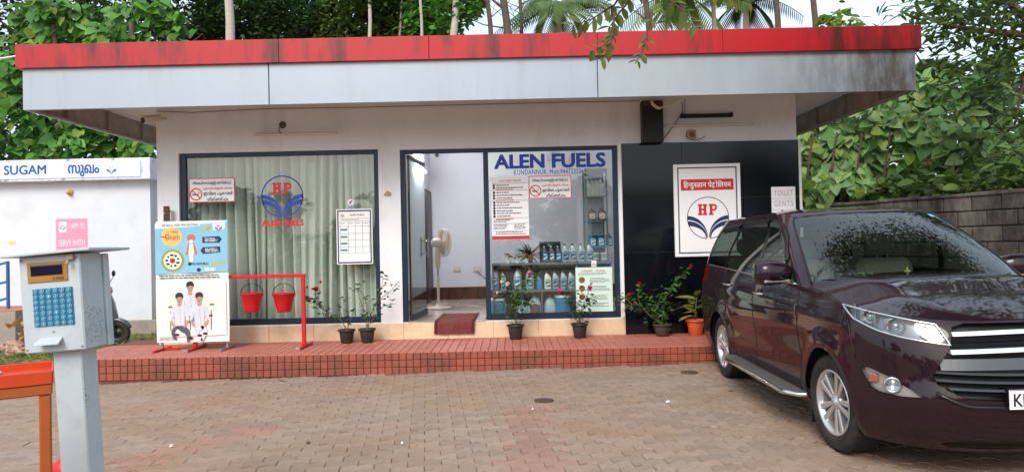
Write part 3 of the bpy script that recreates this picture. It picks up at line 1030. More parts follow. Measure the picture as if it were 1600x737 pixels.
def no_smoking(label, px, Y):
    o, X0, X1, Z0, Z1 = board("no_smoking_sign", label, "sign", px, Y, .004, M_signwhite, group="no smoking signs on the shop glass", b=.001)
    y = Y - .0015
    m_ = MB()
    for r_ in ((.0, 1, 0, .03), (0, 1, .97, 1), (0, .015, .03, .97), (.985, 1, .03, .97)): prt(m_, X0, X1, Z0, Z1, y, *r_)
    ltr(m_, X0, X1, Z0, Z1, y, "പുകവലി വിമുക്ത സ്ഥലം", .30, .95, .36, .50, bold=.015)
    cx, cz, r = X0 + (X1 - X0) * .155, Z1 - (Z1 - Z0) * .66, (Z1 - Z0) * .26
    m_.ring(cx, cz, r * .82, r, y - .001, 28)
    k = r * .9 * .7071
    m_.strip([(cx - k, cz + k), (cx + k, cz - k)], r * .17, y - .0012)
    m_.build("red_print", M_signred, o)
    m_ = MB()
    ltr(m_, X0, X1, Z0, Z1, y, "നിയമപ്രകാരമുള്ള അറിയിപ്പ്", .08, .93, .12, .29, bold=.02)
    ltr(m_, X0, X1, Z0, Z1, y, "ഇവിെട പുകവലി", .32, .95, .55, .74, bold=.03)
    ltr(m_, X0, X1, Z0, Z1, y, "ശിക്ഷാർഹം", .40, .86, .78, .95, bold=.03)
    m_.strip([(cx - r * .6, cz - r * .05), (cx + r * .35, cz - r * .05)], r * .2, y - .0005)
    m_.strip([(cx + r * .4, cz + r * .1), (cx + r * .5, cz + r * .4)], r * .1, y - .0005)
    m_.build("black_print", M_ink, o)
    return o
GS = FY0 + .012       # stickers and sheets on the outer glass face
no_smoking("white no smoking sign in Malayalam on the curtained left window", (295, 279, 367, 315), GS)
no_smoking("white no smoking sign in Malayalam below the ALEN FUELS lettering on the shop glass", (826, 275, 893, 309), GS)

cr, X0, X1, Z0, Z1 = board("customer_rights_poster", "tall white customer's rights poster with red foot line on the shop glass", "poster", (767, 277, 827, 373), GS, .003, M_signwhite, b=.001)
y = GS - .0015
m_ = MB()
ltr(m_, X0, X1, Z0, Z1, y, "CUSTOMER'S RIGHTS", .20, .82, .045, .08, bold=.01)
prt(m_, X0, X1, Z0, Z1, y, 0, 1, .945, 1)
for q in (.195, .365, .67): prt(m_, X0, X1, Z0, Z1, y, .12, .6, q, q + .012)
m_.build("red_print", M_signred, cr)
m_ = MB()
for q in (.10, .21, .375, .655, .745, .865): prt(m_, X0, X1, Z0, Z1, y, .02, .98, q, q + .005)
for i, q in enumerate((.13, .17, .245, .29, .335, .405, .45, .495, .54, .58, .625)):
    m_.disc(X0 + (X1 - X0) * .075, Z1 - (Z1 - Z0) * (q + .005), (X1 - X0) * .035, y, 12)
    lines(m_, X0, X1, Z0, Z1, y, .14, .9 if i % 2 else .6, q - .005, q + .03, 1, seed=i)
lines(m_, X0, X1, Z0, Z1, y, .05, .5, .685, .74, 2, seed=31); lines(m_, X0, X1, Z0, Z1, y, .05, .45, .76, .85, 4, seed=32); lines(m_, X0, X1, Z0, Z1, y, .6, .97, .76, .85, 4, seed=33)
lines(m_, X0, X1, Z0, Z1, y, .1, .97, .88, .935, 2, seed=34)
m_.build("black_print", M_ink, cr)

pc, X0, X1, Z0, Z1 = board("price_chart", "framed white chart headed ALEN FUELS with blue border at the right of the curtained window", "notice board", (525, 327, 583, 412), GS - .01, .012, M_signwhite, b=.002)
y = GS - .0115
m_ = MB()
for r_ in ((.03, .97, .02, .045), (.03, .97, .955, .98), (.03, .065, .045, .955), (.935, .97, .045, .955)): prt(m_, X0, X1, Z0, Z1, y, *r_)
ltr(m_, X0, X1, Z0, Z1, y, "ALEN FUELS", .38, .78, .09, .125, bold=.03)
m_.build("navy_print", M_navy, pc)
m_ = MB()
for q in (.17, .215, .31, .44, .56, .68, .79): prt(m_, X0, X1, Z0, Z1, y, .1, .92, q, q + .006)
for q in (.1, .32, .52, .72, .91): prt(m_, X0, X1, Z0, Z1, y, q, q + .01, .215, .79)
lines(m_, X0, X1, Z0, Z1, y, .13, .7, .185, .205, 1, seed=41)
for a_ in (.13, .35, .55, .75): lines(m_, X0, X1, Z0, Z1, y, a_, a_ + .15, .25, .28, 1, seed=42)
m_.build("black_print", M_inkgrey, pc)
m_ = MB()
for q in (.355, .485, .605, .725): prt(m_, X0, X1, Z0, Z1, y, .12, .30, q, q + .035)
m_.build("teal_print", mat("teal_print", C(70, 130, 140), .5, var=.02), pc)
m_ = MB(); hp_logo(m_, X0 + (X1 - X0) * .17, Z1 - (Z1 - Z0) * .115, (X1 - X0) * .055, y, 0, 1, 0); m_.build("logo", [M_navy, M_signred], pc)

c = P(548, 316, GS)
stk = thing("round_sticker", "small round white sticker above the blue bordered chart on the curtained window", "sticker", (c.x, GS, c.z))
m_ = MB(); m_.disc(c.x, c.z, .045, GS, 24); m_.build("disc", M_signwhite, stk)
m_ = MB(); m_.strip([(c.x - .02, c.z - .012), (c.x + .02, c.z + .02)], .018, GS - .001); m_.strip([(c.x - .012, c.z - .025), (c.x + .002, c.z - .015)], .012, GS - .001); m_.build("black_print", M_ink, stk)

fb, X0, X1, Z0, Z1 = board("feedback_poster", "pale green notice with three brown dots and lines of print low on the shop glass", "poster", (899, 418, 958, 486), GS, .003, mat("pale_green_paper", C(206, 232, 222), .5, var=.02), b=.001)
y = GS - .0015
m_ = MB(); ltr(m_, X0, X1, Z0, Z1, y, "പരാതിയുണ്ടോ", .15, .48, .05, .11, bold=.02); ltr(m_, X0, X1, Z0, Z1, y, "അറിയൂ", .55, .8, .05, .11, bold=.02); lines(m_, X0, X1, Z0, Z1, y, .4, .95, .62, .64, 1, seed=50); m_.build("red_print", M_signred, fb)
m_ = MB(); lines(m_, X0, X1, Z0, Z1, y, .08, .92, .125, .185, 2, seed=51); lines(m_, X0, X1, Z0, Z1, y, .38, .95, .24, .36, 4, seed=52); lines(m_, X0, X1, Z0, Z1, y, .38, .95, .42, .54, 4, seed=53); lines(m_, X0, X1, Z0, Z1, y, .38, .95, .65, .74, 3, seed=54); lines(m_, X0, X1, Z0, Z1, y, .2, .9, .80, .9, 3, seed=55)
m_.build("dark_print", M_inkgrey, fb)
m_ = MB()
for q in (.28, .47, .66): m_.disc(X0 + (X1 - X0) * .17, Z1 - (Z1 - Z0) * q, (X1 - X0) * .085, y, 20)
m_.build("brown_print", mat("brown_print", C(136, 78, 52), .5, var=.05), fb)
c = P(928, 412, GS)
m_ = MB(); m_.box(c.x - .035, c.x + .035, GS, GS + .003, c.z - .04, c.z + .045); lb = tag(m_.build("logo_sticker", M_signwhite), "little square HP logo sticker just above the pale green notice", "sticker")
m_ = MB(); hp_logo(m_, c.x, c.z - .005, .028, GS - .0015, 0, 1, 0); m_.build("logo", [M_navy, M_signred], lb)

# tube lights over the windows
def tube_light(label, xa, ya, xb, yb, Y, r, m, dark=False):
    a, b = P(xa, ya, Y), P(xb, yb, Y)
    o = thing("tube_light", label, "tube light", ((a.x + b.x) / 2, Y, a.z))
    t = MB(); t.box(a.x, b.x, Y + r, YF - .001, a.z - r * .9, a.z + r * .9, 0, .004); t.build("housing", M_black if dark else M_offwhite, o)
    t = MB(); t.tube([(a.x + .03, Y, a.z), (b.x - .03, Y, a.z)], r * .75, 10); t.build("tube", m, o)
    for q in (a.x + .012, b.x - .012):
        t = MB(); t.box(q - .015, q + .015, Y - r, Y + r, a.z - r, a.z + r, 0, .004); t.build("end_cap", M_black if dark else M_offwhite, o)
    return o
M_tube = mat("unlit_tube", C(222, 220, 214), .3, var=.02)
tube_light("thin unlit tube light above the curtained left window", 396, 211, 527, 208, YF - .05, .014, M_tube)
tube_light("short black tube light on the wall above the HP board", 1064, 181, 1144, 177, YF - .05, .032, M_black, True)
tube_light("long thin white tube light just below the short black one", 1037, 197, 1178, 193, YF - .05, .016, M_tube)
def wall_bulb(label, px, py, Y, wire):
    c = P(px, py, Y)
    o = thing("bulb_holder", label, "lamp holder", (c.x, YF - .001, c.z))
    t = MB(); Mh = Matrix.Translation((c.x, YF, c.z)) @ Matrix.Rotation(R(90), 4, 'X')
    t.lathe([(.05, 0), (.05, .012), (.03, .016), (.026, .05), (.02, .05), (.018, .02), (0, .02)], 16, M=Mh); t.build("holder", mat("brown_bakelite", C(120, 92, 66), .4, var=.15), o)
    t = MB(); t.tube([P(*q, YF - .02) for q in wire], .006, 6); t.build("wire", M_inkgrey, o)
wall_bulb("small round lamp holder with a curled wire above the thin left tube light", 441, 195, YF - .02, ((441, 195), (436, 200), (436, 206), (440, 209)))
# box on the wall with round fitting
c0, c1 = P(1074, 203, YF - .05), P(1088, 217, YF - .05)
o = thing("junction_box", "small square brown fitting with a round centre above the black granite", "lamp holder", ((c0.x + c1.x) / 2, YF, c1.z))
t = MB(); t.box(c0.x, c1.x, YF - .05, YF - .001, c1.z, c0.z, 0, .008); t.build("box", mat("tan_plastic", C(176, 146, 112), .5, var=.1), o)
t = MB(); t.lathe([(.04, 0), (.035, .02), (.018, .02), (.012, .005), (0, .005)], 16, M=Matrix.Translation(((c0.x + c1.x) / 2, YF - .05, (c0.z + c1.z) / 2)) @ Matrix.Rotation(R(90), 4, 'X')); t.build("socket", MATS["brown_bakelite"], o)
t = MB(); t.tube([P(*q, YF - .02) for q in ((1073, 206), (1072, 214), (1078, 218), (1088, 219), (1098, 216), (1101, 213))], .006, 6); t.build("wire", M_inkgrey, o)
# black speaker column
c0, c1 = P(1003, 163, YF - .16), P(1037, 222, YF - .16)
o = thing("black_duct", "tall black box standing on the wall between shop glass and HP board under the eaves", "duct", ((c0.x + c1.x) / 2, YF, c1.z))
t = MB(); t.box(c0.x, c1.x, YF - .17, YF - .001, c1.z - .0, c0.z + .05, 0, .006); t.build("casing", mat("matt_black_casing", C(14, 14, 17), .5, var=.1), o)
t = MB(); t.box(c0.x + .01, c1.x - .01, YF - .172, YF - .170, c0.z - .02, c0.z + .03, 0); t.build("brown_edge", M_skirt, o)
t = MB(); t.tube([P(*q, YF - .22) for q in ((1018, 158), (1020, 163), (1026, 168), (1032, 169))], .022, 8); t.tube([P(*q, YF - .22) for q in ((1032, 169), (1050, 161), (1066, 153))], .014, 8)
tag(t.build("conduit_pipe", M_offwhite), "short bent white conduit pipe in front of the black box under the eaves", "pipe")
t = MB(); t.tube([P(*q, YF - .03) for q in ((1036, 219), (1048, 203), (1062, 183))], .006, 5); t.tube([P(*q, YF - .03) for q in ((1066, 178), (1066, 160))], .005, 5); t.tube([P(*q, YF - .03) for q in ((1070, 178), (1070, 156))], .005, 5)
t.tube([P(*q, YF - .03) for q in ((1036, 219), (1062, 183), (1066, 178), (1070, 178))], .005, 5)
tag(t.build("wall_wire", M_inkgrey), "thin wire hanging from the eaves past the short black tube light", "wire")
# CCTV
def cctv(label, px, py, Y, wallY, s=1.0, yaw=20):
    c = P(px, py, Y)
    o = thing("security_camera", label, "security camera", (c.x, wallY, c.z))
    Mc = Matrix.Translation(c) @ Matrix.Rotation(R(yaw), 4, 'Z') @ Matrix.Rotation(R(12), 4, 'X')
    t = MB(); t.box(-.045 * s, .045 * s, -.12 * s, .10 * s, -.04 * s, .045 * s, 0, .018 * s, Mc); t.box(-.055 * s, .055 * s, -.15 * s, .09 * s, .045 * s, .056 * s, 0, .004 * s, Mc); t.build("body", M_offwhite, o)
    t = MB(); t.lathe([(.036 * s, .12 * s), (.034 * s, .13 * s), (.02 * s, .125 * s), (0, .125 * s)], 16, M=Mc @ Matrix.Rotation(R(90), 4, 'X')); t.build("lens", M_gloss_, o)
    t = MB(); t.tube([(c.x, c.y + .05 * s, c.z), (c.x + .02, c.y + .12 * s, c.z + .03 * s), (c.x + .04, wallY, c.z + .05 * s)], .018 * s, 8); t.build("bracket", M_offwhite, o)
    return o
M_gloss_ = mat("lens_black", C(10, 10, 12), .1, var=.02)
cctv("white bullet security camera at the top left corner of the office wall", 239, 187, 9.6, YF, 1.15, -35)
cctv("small dark camera high on the inner back wall of the shop", 682, 242, 13.7, 13.95, 1.0, 10)
c = P(605, 303, YF)
t = MB(); t.prism([(c.x - .05, c.z - .02), (c.x + .045, c.z - .035), (c.x + .06, c.z + .015), (c.x - .0, c.z + .05)], YF - .012, YF - .001); tag(t.build("torn_paper", mat("brown_paper", C(176, 148, 118), .8, var=.1)), "torn scrap of brown paper stuck on the white pier between window and door", "paper")
# electric meter-like fitting left of the window
c0, c1 = P(250, 322, 9.75), P(268, 346, 9.75)
o = thing("switch_box", "small brown and white switch box on the wall just above the banner", "switch box", ((c0.x + c1.x) / 2, YF, c1.z))
t = MB(); t.box(c0.x + .02, c1.x - .02, 9.78, YF - .001, c1.z, c0.z - .06, 0, .006); t.build("box", M_offwhite, o)
t = MB(); t.box(c0.x + .04, c1.x - .03, 9.75, 9.78, c0.z - .09, c0.z, 0, .01); t.build("red_switch", M_skirt, o)
t = MB(); t.box(c0.x + .035, c1.x - .035, 9.772, 9.779, c1.z + .01, c0.z - .10, 0, .002); t.build("dark_front", M_darkwood, o)

# lit tube in the shop
c = P(654, 263, 12.2)
o = thing("lit_tube_light", "lit white tube light on the inner left wall of the shop", "tube light", (-1.6, 12.2, c.z))
M_lit = bpy.data.materials.new("lit_tube"); M_lit.use_nodes = True
M_lit.node_tree.nodes["Principled BSDF"].inputs["Emission Color"].default_value = (.9, .95, 1, 1); M_lit.node_tree.nodes["Principled BSDF"].inputs["Emission Strength"].default_value = 190
t = MB(); t.box(-1.598, -1.575, 11.6, 12.85, c.z - .02, c.z + .02, 0, .004); t.build("housing", M_white, o)
t = MB(); t.tube([(-1.555, 11.63, c.z), (-1.555, 12.82, c.z)], .016, 10); t.build("tube", M_lit, o)

# ------------------------------------------------------------------ door mat
t = MB()
prof = [(10.95, ZP + .006), (10.4, ZP + .007), (9.95, ZP + .010), (9.87, ZP + .012), (9.845, ZP + .004), (9.835, ZP - .03), (9.832, ZP - .10), (9.835, ZP - .175)]
n = len(prof); vs = []
for k, (yy, zz) in enumerate(prof):
    for i in range(9):
        u = i / 8; sk_ = -.03 * k / n
        vs.append((-1.09 + sk_ + .56 * u, yy - (.012 if k > 3 else 0) + .004 * math.sin(i * 1.9 + k), zz + .003 * math.sin(i * 2.3 + k)))
t.add(vs, [(k * 9 + i, k * 9 + i + 1, (k + 1) * 9 + i + 1, (k + 1) * 9 + i) for k in range(n - 1) for i in range(8)], 0, True)
M_mat = mat("maroon_mat", C(112, 44, 48), .95, var=.2, scale=90, bump=.6, bscale=300, dirt=C(140, 110, 100), dirt_amt=.3, dscale=5)
dm = tag(t.build("door_mat", M_mat), "maroon door mat hanging over the threshold of the open shop door", "door mat")
t = MB()
for u0 in (0, .93):
    vs = []
    for k, (yy, zz) in enumerate(prof):
        for u in (u0, u0 + .07):
            vs.append((-1.09 - .03 * k / n + .56 * u, yy - (.014 if k > 3 else 0) - .002, zz + .006))
    t.add(vs, [(2 * k, 2 * k + 1, 2 * k + 3, 2 * k + 2) for k in range(n - 1)], 0, True)
    t.build("border", mat("dark_mat_border", C(84, 30, 34), .95, var=.2, scale=90), dm); t = MB()

# ------------------------------------------------------------------ pedestal fan
FX, FYY = -1.26, 11.85
fan = thing("pedestal_fan", "white pedestal fan standing inside the open shop door", "fan", (FX, FYY, ZP))
t = MB(); t.lathe([(.0, .0), (.22, 0), (.225, .02), (.20, .035), (.06, .05), (.035, .09), (.03, .10)], 28, c=(FX, FYY, ZP)); t.build("base", M_offwhite, fan)
t = MB(); t.tube([(FX, FYY, ZP + .09), (FX, FYY, ZP + .55)], .024, 12); t.build("lower_pole", M_offwhite, fan)
t = MB(); t.tube([(FX, FYY, ZP + .55), (FX, FYY, ZP + .70)], .016, 10); t.build("chrome_pole", M_chrome, fan)
t = MB(); t.lathe([(.03, 0), (.045, .05), (.05, .2), (.04, .30), (.03, .36)], 14, c=(FX, FYY, ZP + .68)); t.build("control_box", M_offwhite, fan)
zc = 1.57
Mf = Matrix.Translation((FX + .06, FYY, zc)) @ Matrix.Rotation(R(-58), 4, 'Z')
def yl(mb_, prof, n=24, mi=0): mb_.lathe([(r, -h) for r, h in prof], n, M=Mf @ Matrix.Rotation(R(90), 4, 'X'), mi=mi)
t = MB(); yl(t, [(0, -.17), (.05, -.165), (.075, -.13), (.08, -.06), (.07, -.02), (.04, .0), (0, .0)]); t.build("motor", M_offwhite, fan)
t = MB()
for yy, rr in ((.02, .235), (.05, .24), (.08, .235)):
    t.tube([Mf @ Vector((rr * math.cos(2 * math.pi * i / 36), yy, rr * math.sin(2 * math.pi * i / 36))) for i in range(37)], .005, 5, caps=False)
for i in range(40):
    a = 2 * math.pi * i / 40
    for sgn in (0, 1):
        t.tube([Mf @ Vector((rr * math.cos(a), .05 + (sgn * 2 - 1) * hh, rr * math.sin(a))) for rr, hh in ((.05, .075), (.14, .065), (.22, .04), (.24, .0))], .0022, 4, caps=False)
t.build("guard", M_offwhite, fan)
t = MB(); yl(t, [(.0, .02), (.05, .03), (.04, .08), (0, .09)])
for k in range(3):
    vs = []
    for i in range(7):
        for j in range(6):
            r_ = .04 + .17 * j / 5; a = 2 * math.pi * k / 3 + (i / 6 - .5) * (1.5 - .2 * j / 5)
            vs.append(Mf @ Vector((r_ * math.cos(a), .05 + .03 * (i / 6 - .5) * (1 - .3 * j / 5), r_ * math.sin(a))))
    t.add(vs, [(i * 6 + j, i * 6 + j + 1, (i + 1) * 6 + j + 1, (i + 1) * 6 + j) for i in range(6) for j in range(5)], 0, True)
t.build("blades", mat("beige_fan_blade", C(196, 176, 140), .4, var=.05), fan)

# ------------------------------------------------------------------ display shelves and bottles behind the glass
M_shelf = mat("grey_blue_shelf", C(96, 112, 124), .45, var=.08)
M_shelfdark = mat("dark_shelf_back", C(58, 66, 76), .5, var=.1)
SY0, SY1 = 10.06, 10.46
sX0, sX1 = DIV1 + .02, DX1 - .09
shz = [P(860, 410, SY0).z, P(860, 452, SY0).z, P(860, 490, SY0).z]
shelf = thing("display_shelf", "low grey display shelf with three levels of oil bottles behind the shop glass", "shelf", ((sX0 + sX1) / 2, SY1, ZP))
for z in shz:
    t = MB(); t.box(sX0, sX1, SY0, SY1, z - .03, z, 0, .003); t.build("shelf_board", M_shelf, shelf)
for xx, zt in ((sX0, shz[0] - .031), (P(846, 470, SY0).x, shz[1] - .031), (P(901, 440, SY0).x, shz[0] - .031), (sX1 - .02, shz[0] - .031)):
    t = MB(); t.box(xx, xx + .02, SY0 + .01, SY1 - .01, ZP, zt, 0, .002); t.build("upright", M_shelf, shelf)
t = MB(); t.box(sX0 + .021, sX1 - .021, SY1 - .02, SY1 - .011, ZP, shz[0] - .031); t.build("back_panel", M_shelfdark, shelf)

def poly_lathe(mb_, secs, mi, n=14, M=None):
    """rounded-rectangle sections (halfwidth x, halfdepth y, z, x shift) lofted upward"""
    vs, fs = [], []
    for hx, hy, z, sx in secs:
        for k in range(n):
            a = 2 * math.pi * (k + .5) / n; c_, s_ = math.cos(a), math.sin(a)
            vs.append((sx + hx * math.copysign(abs(c_) ** .6, c_), hy * math.copysign(abs(s_) ** .6, s_), z))
    for i in range(len(secs) - 1):
        for k in range(n): fs.append((i * n + k, i * n + (k + 1) % n, (i + 1) * n + (k + 1) % n, (i + 1) * n + k))
    fs += [tuple(range(n))[::-1], tuple(range((len(secs) - 1) * n, len(secs) * n))]
    mb_.add(vs, fs, mi, True, M)
def oil_bottle(label, x, y, z, h, w, mbody, mcap, mlab, group, jug=False):
    o = thing("oil_bottle" if not jug else "jug", label, "bottle" if not jug else "jug", (x, y, z), group=group)
    t = MB(); M = Matrix.Translation((x, y, z))
    if not jug:
        poly_lathe(t, [(w * .47, w * .26, 0, 0), (w * .5, w * .28, h * .03, 0), (w * .5, w * .28, h * .5, 0), (w * .47, w * .27, h * .66, .0), (w * .32, w * .24, h * .80, -w * .10), (w * .18, w * .16, h * .86, -w * .16), (w * .18, w * .16, h * .90, -w * .16)], 0, M=M)
    else:
        poly_lathe(t, [(w * .48, w * .34, 0, 0), (w * .5, w * .36, h * .03, 0), (w * .5, w * .36, h * .48, 0), (w * .42, w * .32, h * .66, 0), (w * .22, w * .20, h * .82, 0), (w * .10, w * .10, h * .9, 0)], 0, M=M)
        t.tube([(x + w * .10, y, z + h * .84), (x + w * .30, y, z + h * .80), (x + w * .38, y, z + h * .62)], .012, 6)
    t.build("bottle_body", mbody, o)
    t = MB(); cxx = x - (w * .16 if not jug else 0)
    t.lathe([(w * .15, h * .885), (w * .15, h * .985), (w * .12, h), (0, h)], 12, c=(cxx, y, z)); t.build("cap", mcap, o)
    if mlab:
        t = MB()
        zb, zt_ = (z + h * .12, z + h * .58)
        yl_ = y - w * (.285 if not jug else .365)
        t.prism([(x - w * .36, zb), (x + w * .36, zb), (x + w * .36, zt_ - h * .06), (x, zt_), (x - w * .36, zt_ - h * .06)], yl_, yl_ + .004, 0)
        t.prism([(x - w * .30, zb + h * .05), (x + w * .26, zb + h * .16), (x + w * .30, zb + h * .26), (x - w * .30, zb + h * .13)], yl_ - .0015, None, 1)
        t.prism([(x - w * .28, zb + h * .33), (x + w * .24, zb + h * .33), (x + w * .24, zb + h * .38), (x - w * .28, zb + h * .38)], yl_ - .0015, None, 1)
        t.build("label_print", mlab, o)
    return o
M_bgrey = mat("grey_oil_bottle", C(166, 184, 194), .35, metal=.3, var=.06)
M_bdark = mat("charcoal_oil_bottle", C(74, 90, 104), .35, metal=.2, var=.06)
M_bteal = mat("teal_oil_bottle", C(40, 132, 176), .3, var=.08)
M_bgreen = mat("green_oil_bottle", C(52, 130, 92), .35, var=.06)
M_bwhite = mat("white_oil_bottle", C(226, 232, 228), .35, var=.03)
M_jug = mat("pale_blue_jug", C(176, 202, 216), .25, var=.05)
M_capred = mat("red_cap", C(200, 40, 52), .4, var=.03)
L_a = [M_bdark, M_paleblue]; L_b = [M_bteal, M_signwhite]; L_c = [M_signwhite, M_bteal]; L_g = [M_bgreen, M_signwhite]
def bx(px, Y=10.2): return P(px, 400, Y).x
z0 = shz[0] + .001
for i, px in enumerate((852, 862.5, 873)):
    oil_bottle(("left", "middle", "right")[i] + " one of three dark oil bottles before the black basket, top shelf", bx(px), 10.19, z0, .235, .088, M_bdark, M_bgrey, L_b, "dark bottles on the top shelf")
for i, px in enumerate((884, 896, 909, 922)):
    oil_bottle(("first silver oil bottle right of the dark three on the top shelf", "second silver oil bottle right of the dark three, top shelf", "third silver oil bottle right of the dark three, top shelf", "rightmost silver oil bottle on the top shelf nearest the cabinet")[i], bx(px), 10.19, z0, .265, .10, M_bgrey, M_bdark, L_a, "silver bottles on the top shelf")
z1 = shz[1] + .001
for i, (px, w) in enumerate(((772, .125), (808, .12), (827, .125))):
    oil_bottle(("grey jug with a red cap leftmost on the middle shelf", "grey jug with a red cap behind the white rose on the middle shelf", "tall grey jug with a red cap right of the white rose on the middle shelf")[i], bx(px), 10.22, z1, .33, w, M_bgrey, M_capred, L_b, "red capped jugs on the middle shelf", jug=True)
oil_bottle("slim grey bottle with a dark red cap between the jugs on the middle shelf", bx(786), 10.17, z1, .27, .075, M_bgrey, M_capred, L_a, None)
oil_bottle("small bright blue bottle on the middle shelf right of the red capped jugs", bx(842), 10.19, z1, .20, .085, M_bteal, M_bdark, None, None)
oil_bottle("white and green oil bottle near the centre of the middle shelf", bx(855), 10.19, z1, .25, .10, M_bwhite, M_bgreen, L_g, None)
for i, px in enumerate((867.5, 880, 892)):
    oil_bottle(("silver oil bottle directly right of the green one, middle shelf", "silver oil bottle second right of the green one, middle shelf", "rightmost silver oil bottle on the middle shelf beside the pale notice")[i], bx(px), 10.19, z1, .255, .10, M_bgrey, M_bdark, L_a, "silver bottles on the middle shelf")
z2 = ZP + .001
oil_bottle("large pale jug with a dark label on the bottom level", bx(834), 10.24, z2, .33, .20, M_jug, M_capred, [M_bdark, M_capred], None, jug=True)
oil_bottle("large pale blue jug with a red cap on the bottom level beside the blue drum", bx(857), 10.22, z2, .31, .18, M_jug, M_capred, None, None, jug=True)
oil_bottle("pale jug without label behind the rose leaves on the bottom level", bx(814), 10.26, z2, .28, .17, M_jug, M_bdark, None, None, jug=True)
def drum(label, px, r, h, m, z, y=10.26):
    x = bx(px); o = thing("paint_drum", label, "drum", (x, y, z))
    t = MB(); t.lathe([(0, 0), (r * .92, 0), (r * .94, .01), (r, h * .9), (r, h * .93)], 22, c=(x, y, z)); t.build("drum_body", m, o)
    t = MB(); t.lathe([(r * 1.04, h * .9), (r * 1.05, h), (r * .95, h * 1.02), (0, h * 1.02)], 22, c=(x, y, z)); t.build("lid", M_white, o)
    t = MB(); t.tube([(x + r * 1.03 * math.cos(a), y - .03 - .04 * math.sin(a), z + h * .75 - .1 * math.sin(a)) for a in [math.pi * i / 10 for i in range(11)]], .004, 5); t.build("bail", M_steel, o)
drum("blue and white paint drum at the bottom left behind the glass", 777, .115, .27, M_bteal, z2)
drum("blue drum with a white lid on the bottom level beside the pale jug", 878, .125, .30, M_bteal, z2)
# black wire basket on the top shelf
xa, xb = bx(845), bx(876)
o = thing("wire_basket", "black wire basket behind the dark bottles on the top shelf", "basket", ((xa + xb) / 2, 10.36, z0))
t = MB()
for zz in (z0 + .01, z0 + .15, z0 + .29): t.tube([(xa, 10.28, zz), (xb, 10.28, zz), (xb, 10.43, zz), (xa, 10.43, zz), (xa, 10.28, zz)], .008, 6)
for xx, yy in ((xa, 10.28), (xb, 10.28), (xb, 10.43), (xa, 10.43)): t.tube([(xx, yy, z0), (xx, yy, z0 + .30)], .009, 6)
t.build("frame", M_black, o)
t = MB(); t.box(xa + .01, xb - .01, 10.41, 10.42, z0 + .02, z0 + .28); t.build("mesh_panel", M_black, o)
# tall cabinet at the right end
cx0, cx1, cy0, cy1 = P(917, 400, 10.5).x, sX1 + .02, 10.5, 10.95
cz1 = P(940, 263, 10.5).z
M_cab = mat("cabinet_metal", C(120, 140, 140), .4, metal=.3, var=.1)
cab = thing("glass_cabinet", "tall narrow glass cabinet with shelves of bottles at the right of the shop window", "cabinet", ((cx0 + cx1) / 2, cy0, ZP))
t = MB()
for xx in (cx0, cx1 - .025):
    for yy in (cy0, cy1 - .025): t.box(xx, xx + .025, yy, yy + .025, ZP, cz1, 0, .003)
t.box(cx0 + .026, cx1 - .026, cy0, cy0 + .02, cz1 - .06, cz1 - .002, 0, .003); t.box(cx0 + .003, cx0 + .022, cy0 + .026, cy1 - .026, cz1 - .04, cz1 - .002)
t.build("frame", M_cab, cab)
lev = [P(940, q, 10.5).z for q in (412, 385, 366, 344, 306)]
for z in lev + [cz1 + .004]:
    t = MB(); t.box(cx0 + .026, cx1 - .026, cy0 + .021, cy1 - .03, z - .012, z); t.build("cabinet_shelf", M_cab, cab)
t = MB(); t.box(cx0 + .027, cx1 - .027, cy1 - .022, cy1 - .012, ZP, cz1 - .01); t.build("back_panel", mat("pale_cabinet_back", C(176, 190, 192), .5, var=.05), cab)
M_amberb = mat("amber_jar", C(196, 140, 60), .25, var=.1)
mid = (cx0 + cx1) / 2
for i in range(4):
    oil_bottle(("leftmost", "second from left", "third from left", "rightmost")[i] + " of four pale bottles on the cabinet's highest shelf", cx0 + .07 + i * (cx1 - cx0 - .14) / 3, 10.62, lev[4] + .001, .27, .085, M_bwhite, M_bgrey, None, "pale bottles at the top of the cabinet")
for i in range(2):
    oil_bottle(("left", "right")[i] + " one of two amber jars with pale labels in the cabinet", mid - .06 + i * .15, 10.6, lev[3] + .001, .2, .12, mat("dark_amber_jar", C(84, 62, 40), .3, var=.1), M_amberb, [M_bwhite, M_amberb], "amber jars in the cabinet")
for i in range(3):
    oil_bottle(("left", "middle", "right")[i] + " one of three blue bottles below the amber jars", cx0 + .11 + i * .12, 10.6, lev[1] + .001, .21, .10, M_bteal, M_navy, L_c, "blue bottles in the cabinet")
for i in range(2):
    for k in range(2):
        x = cx0 + .12 + i * .17
        oo = thing("grease_tub", ("lower", "upper")[k] + " white tub of the " + ("left", "right")[i] + " pair in the tall cabinet", "tub", (x, 10.6, lev[0] + .001 + k * .085), group="white tubs in the cabinet")
        t = MB(); t.lathe([(0, 0), (.066, 0), (.07, .06), (.073, .062), (.073, .08), (.065, .082), (0, .082)], 20, c=(x, 10.6, lev[0] + .001 + k * .085)); t.build("tub_body", M_bwhite, oo)

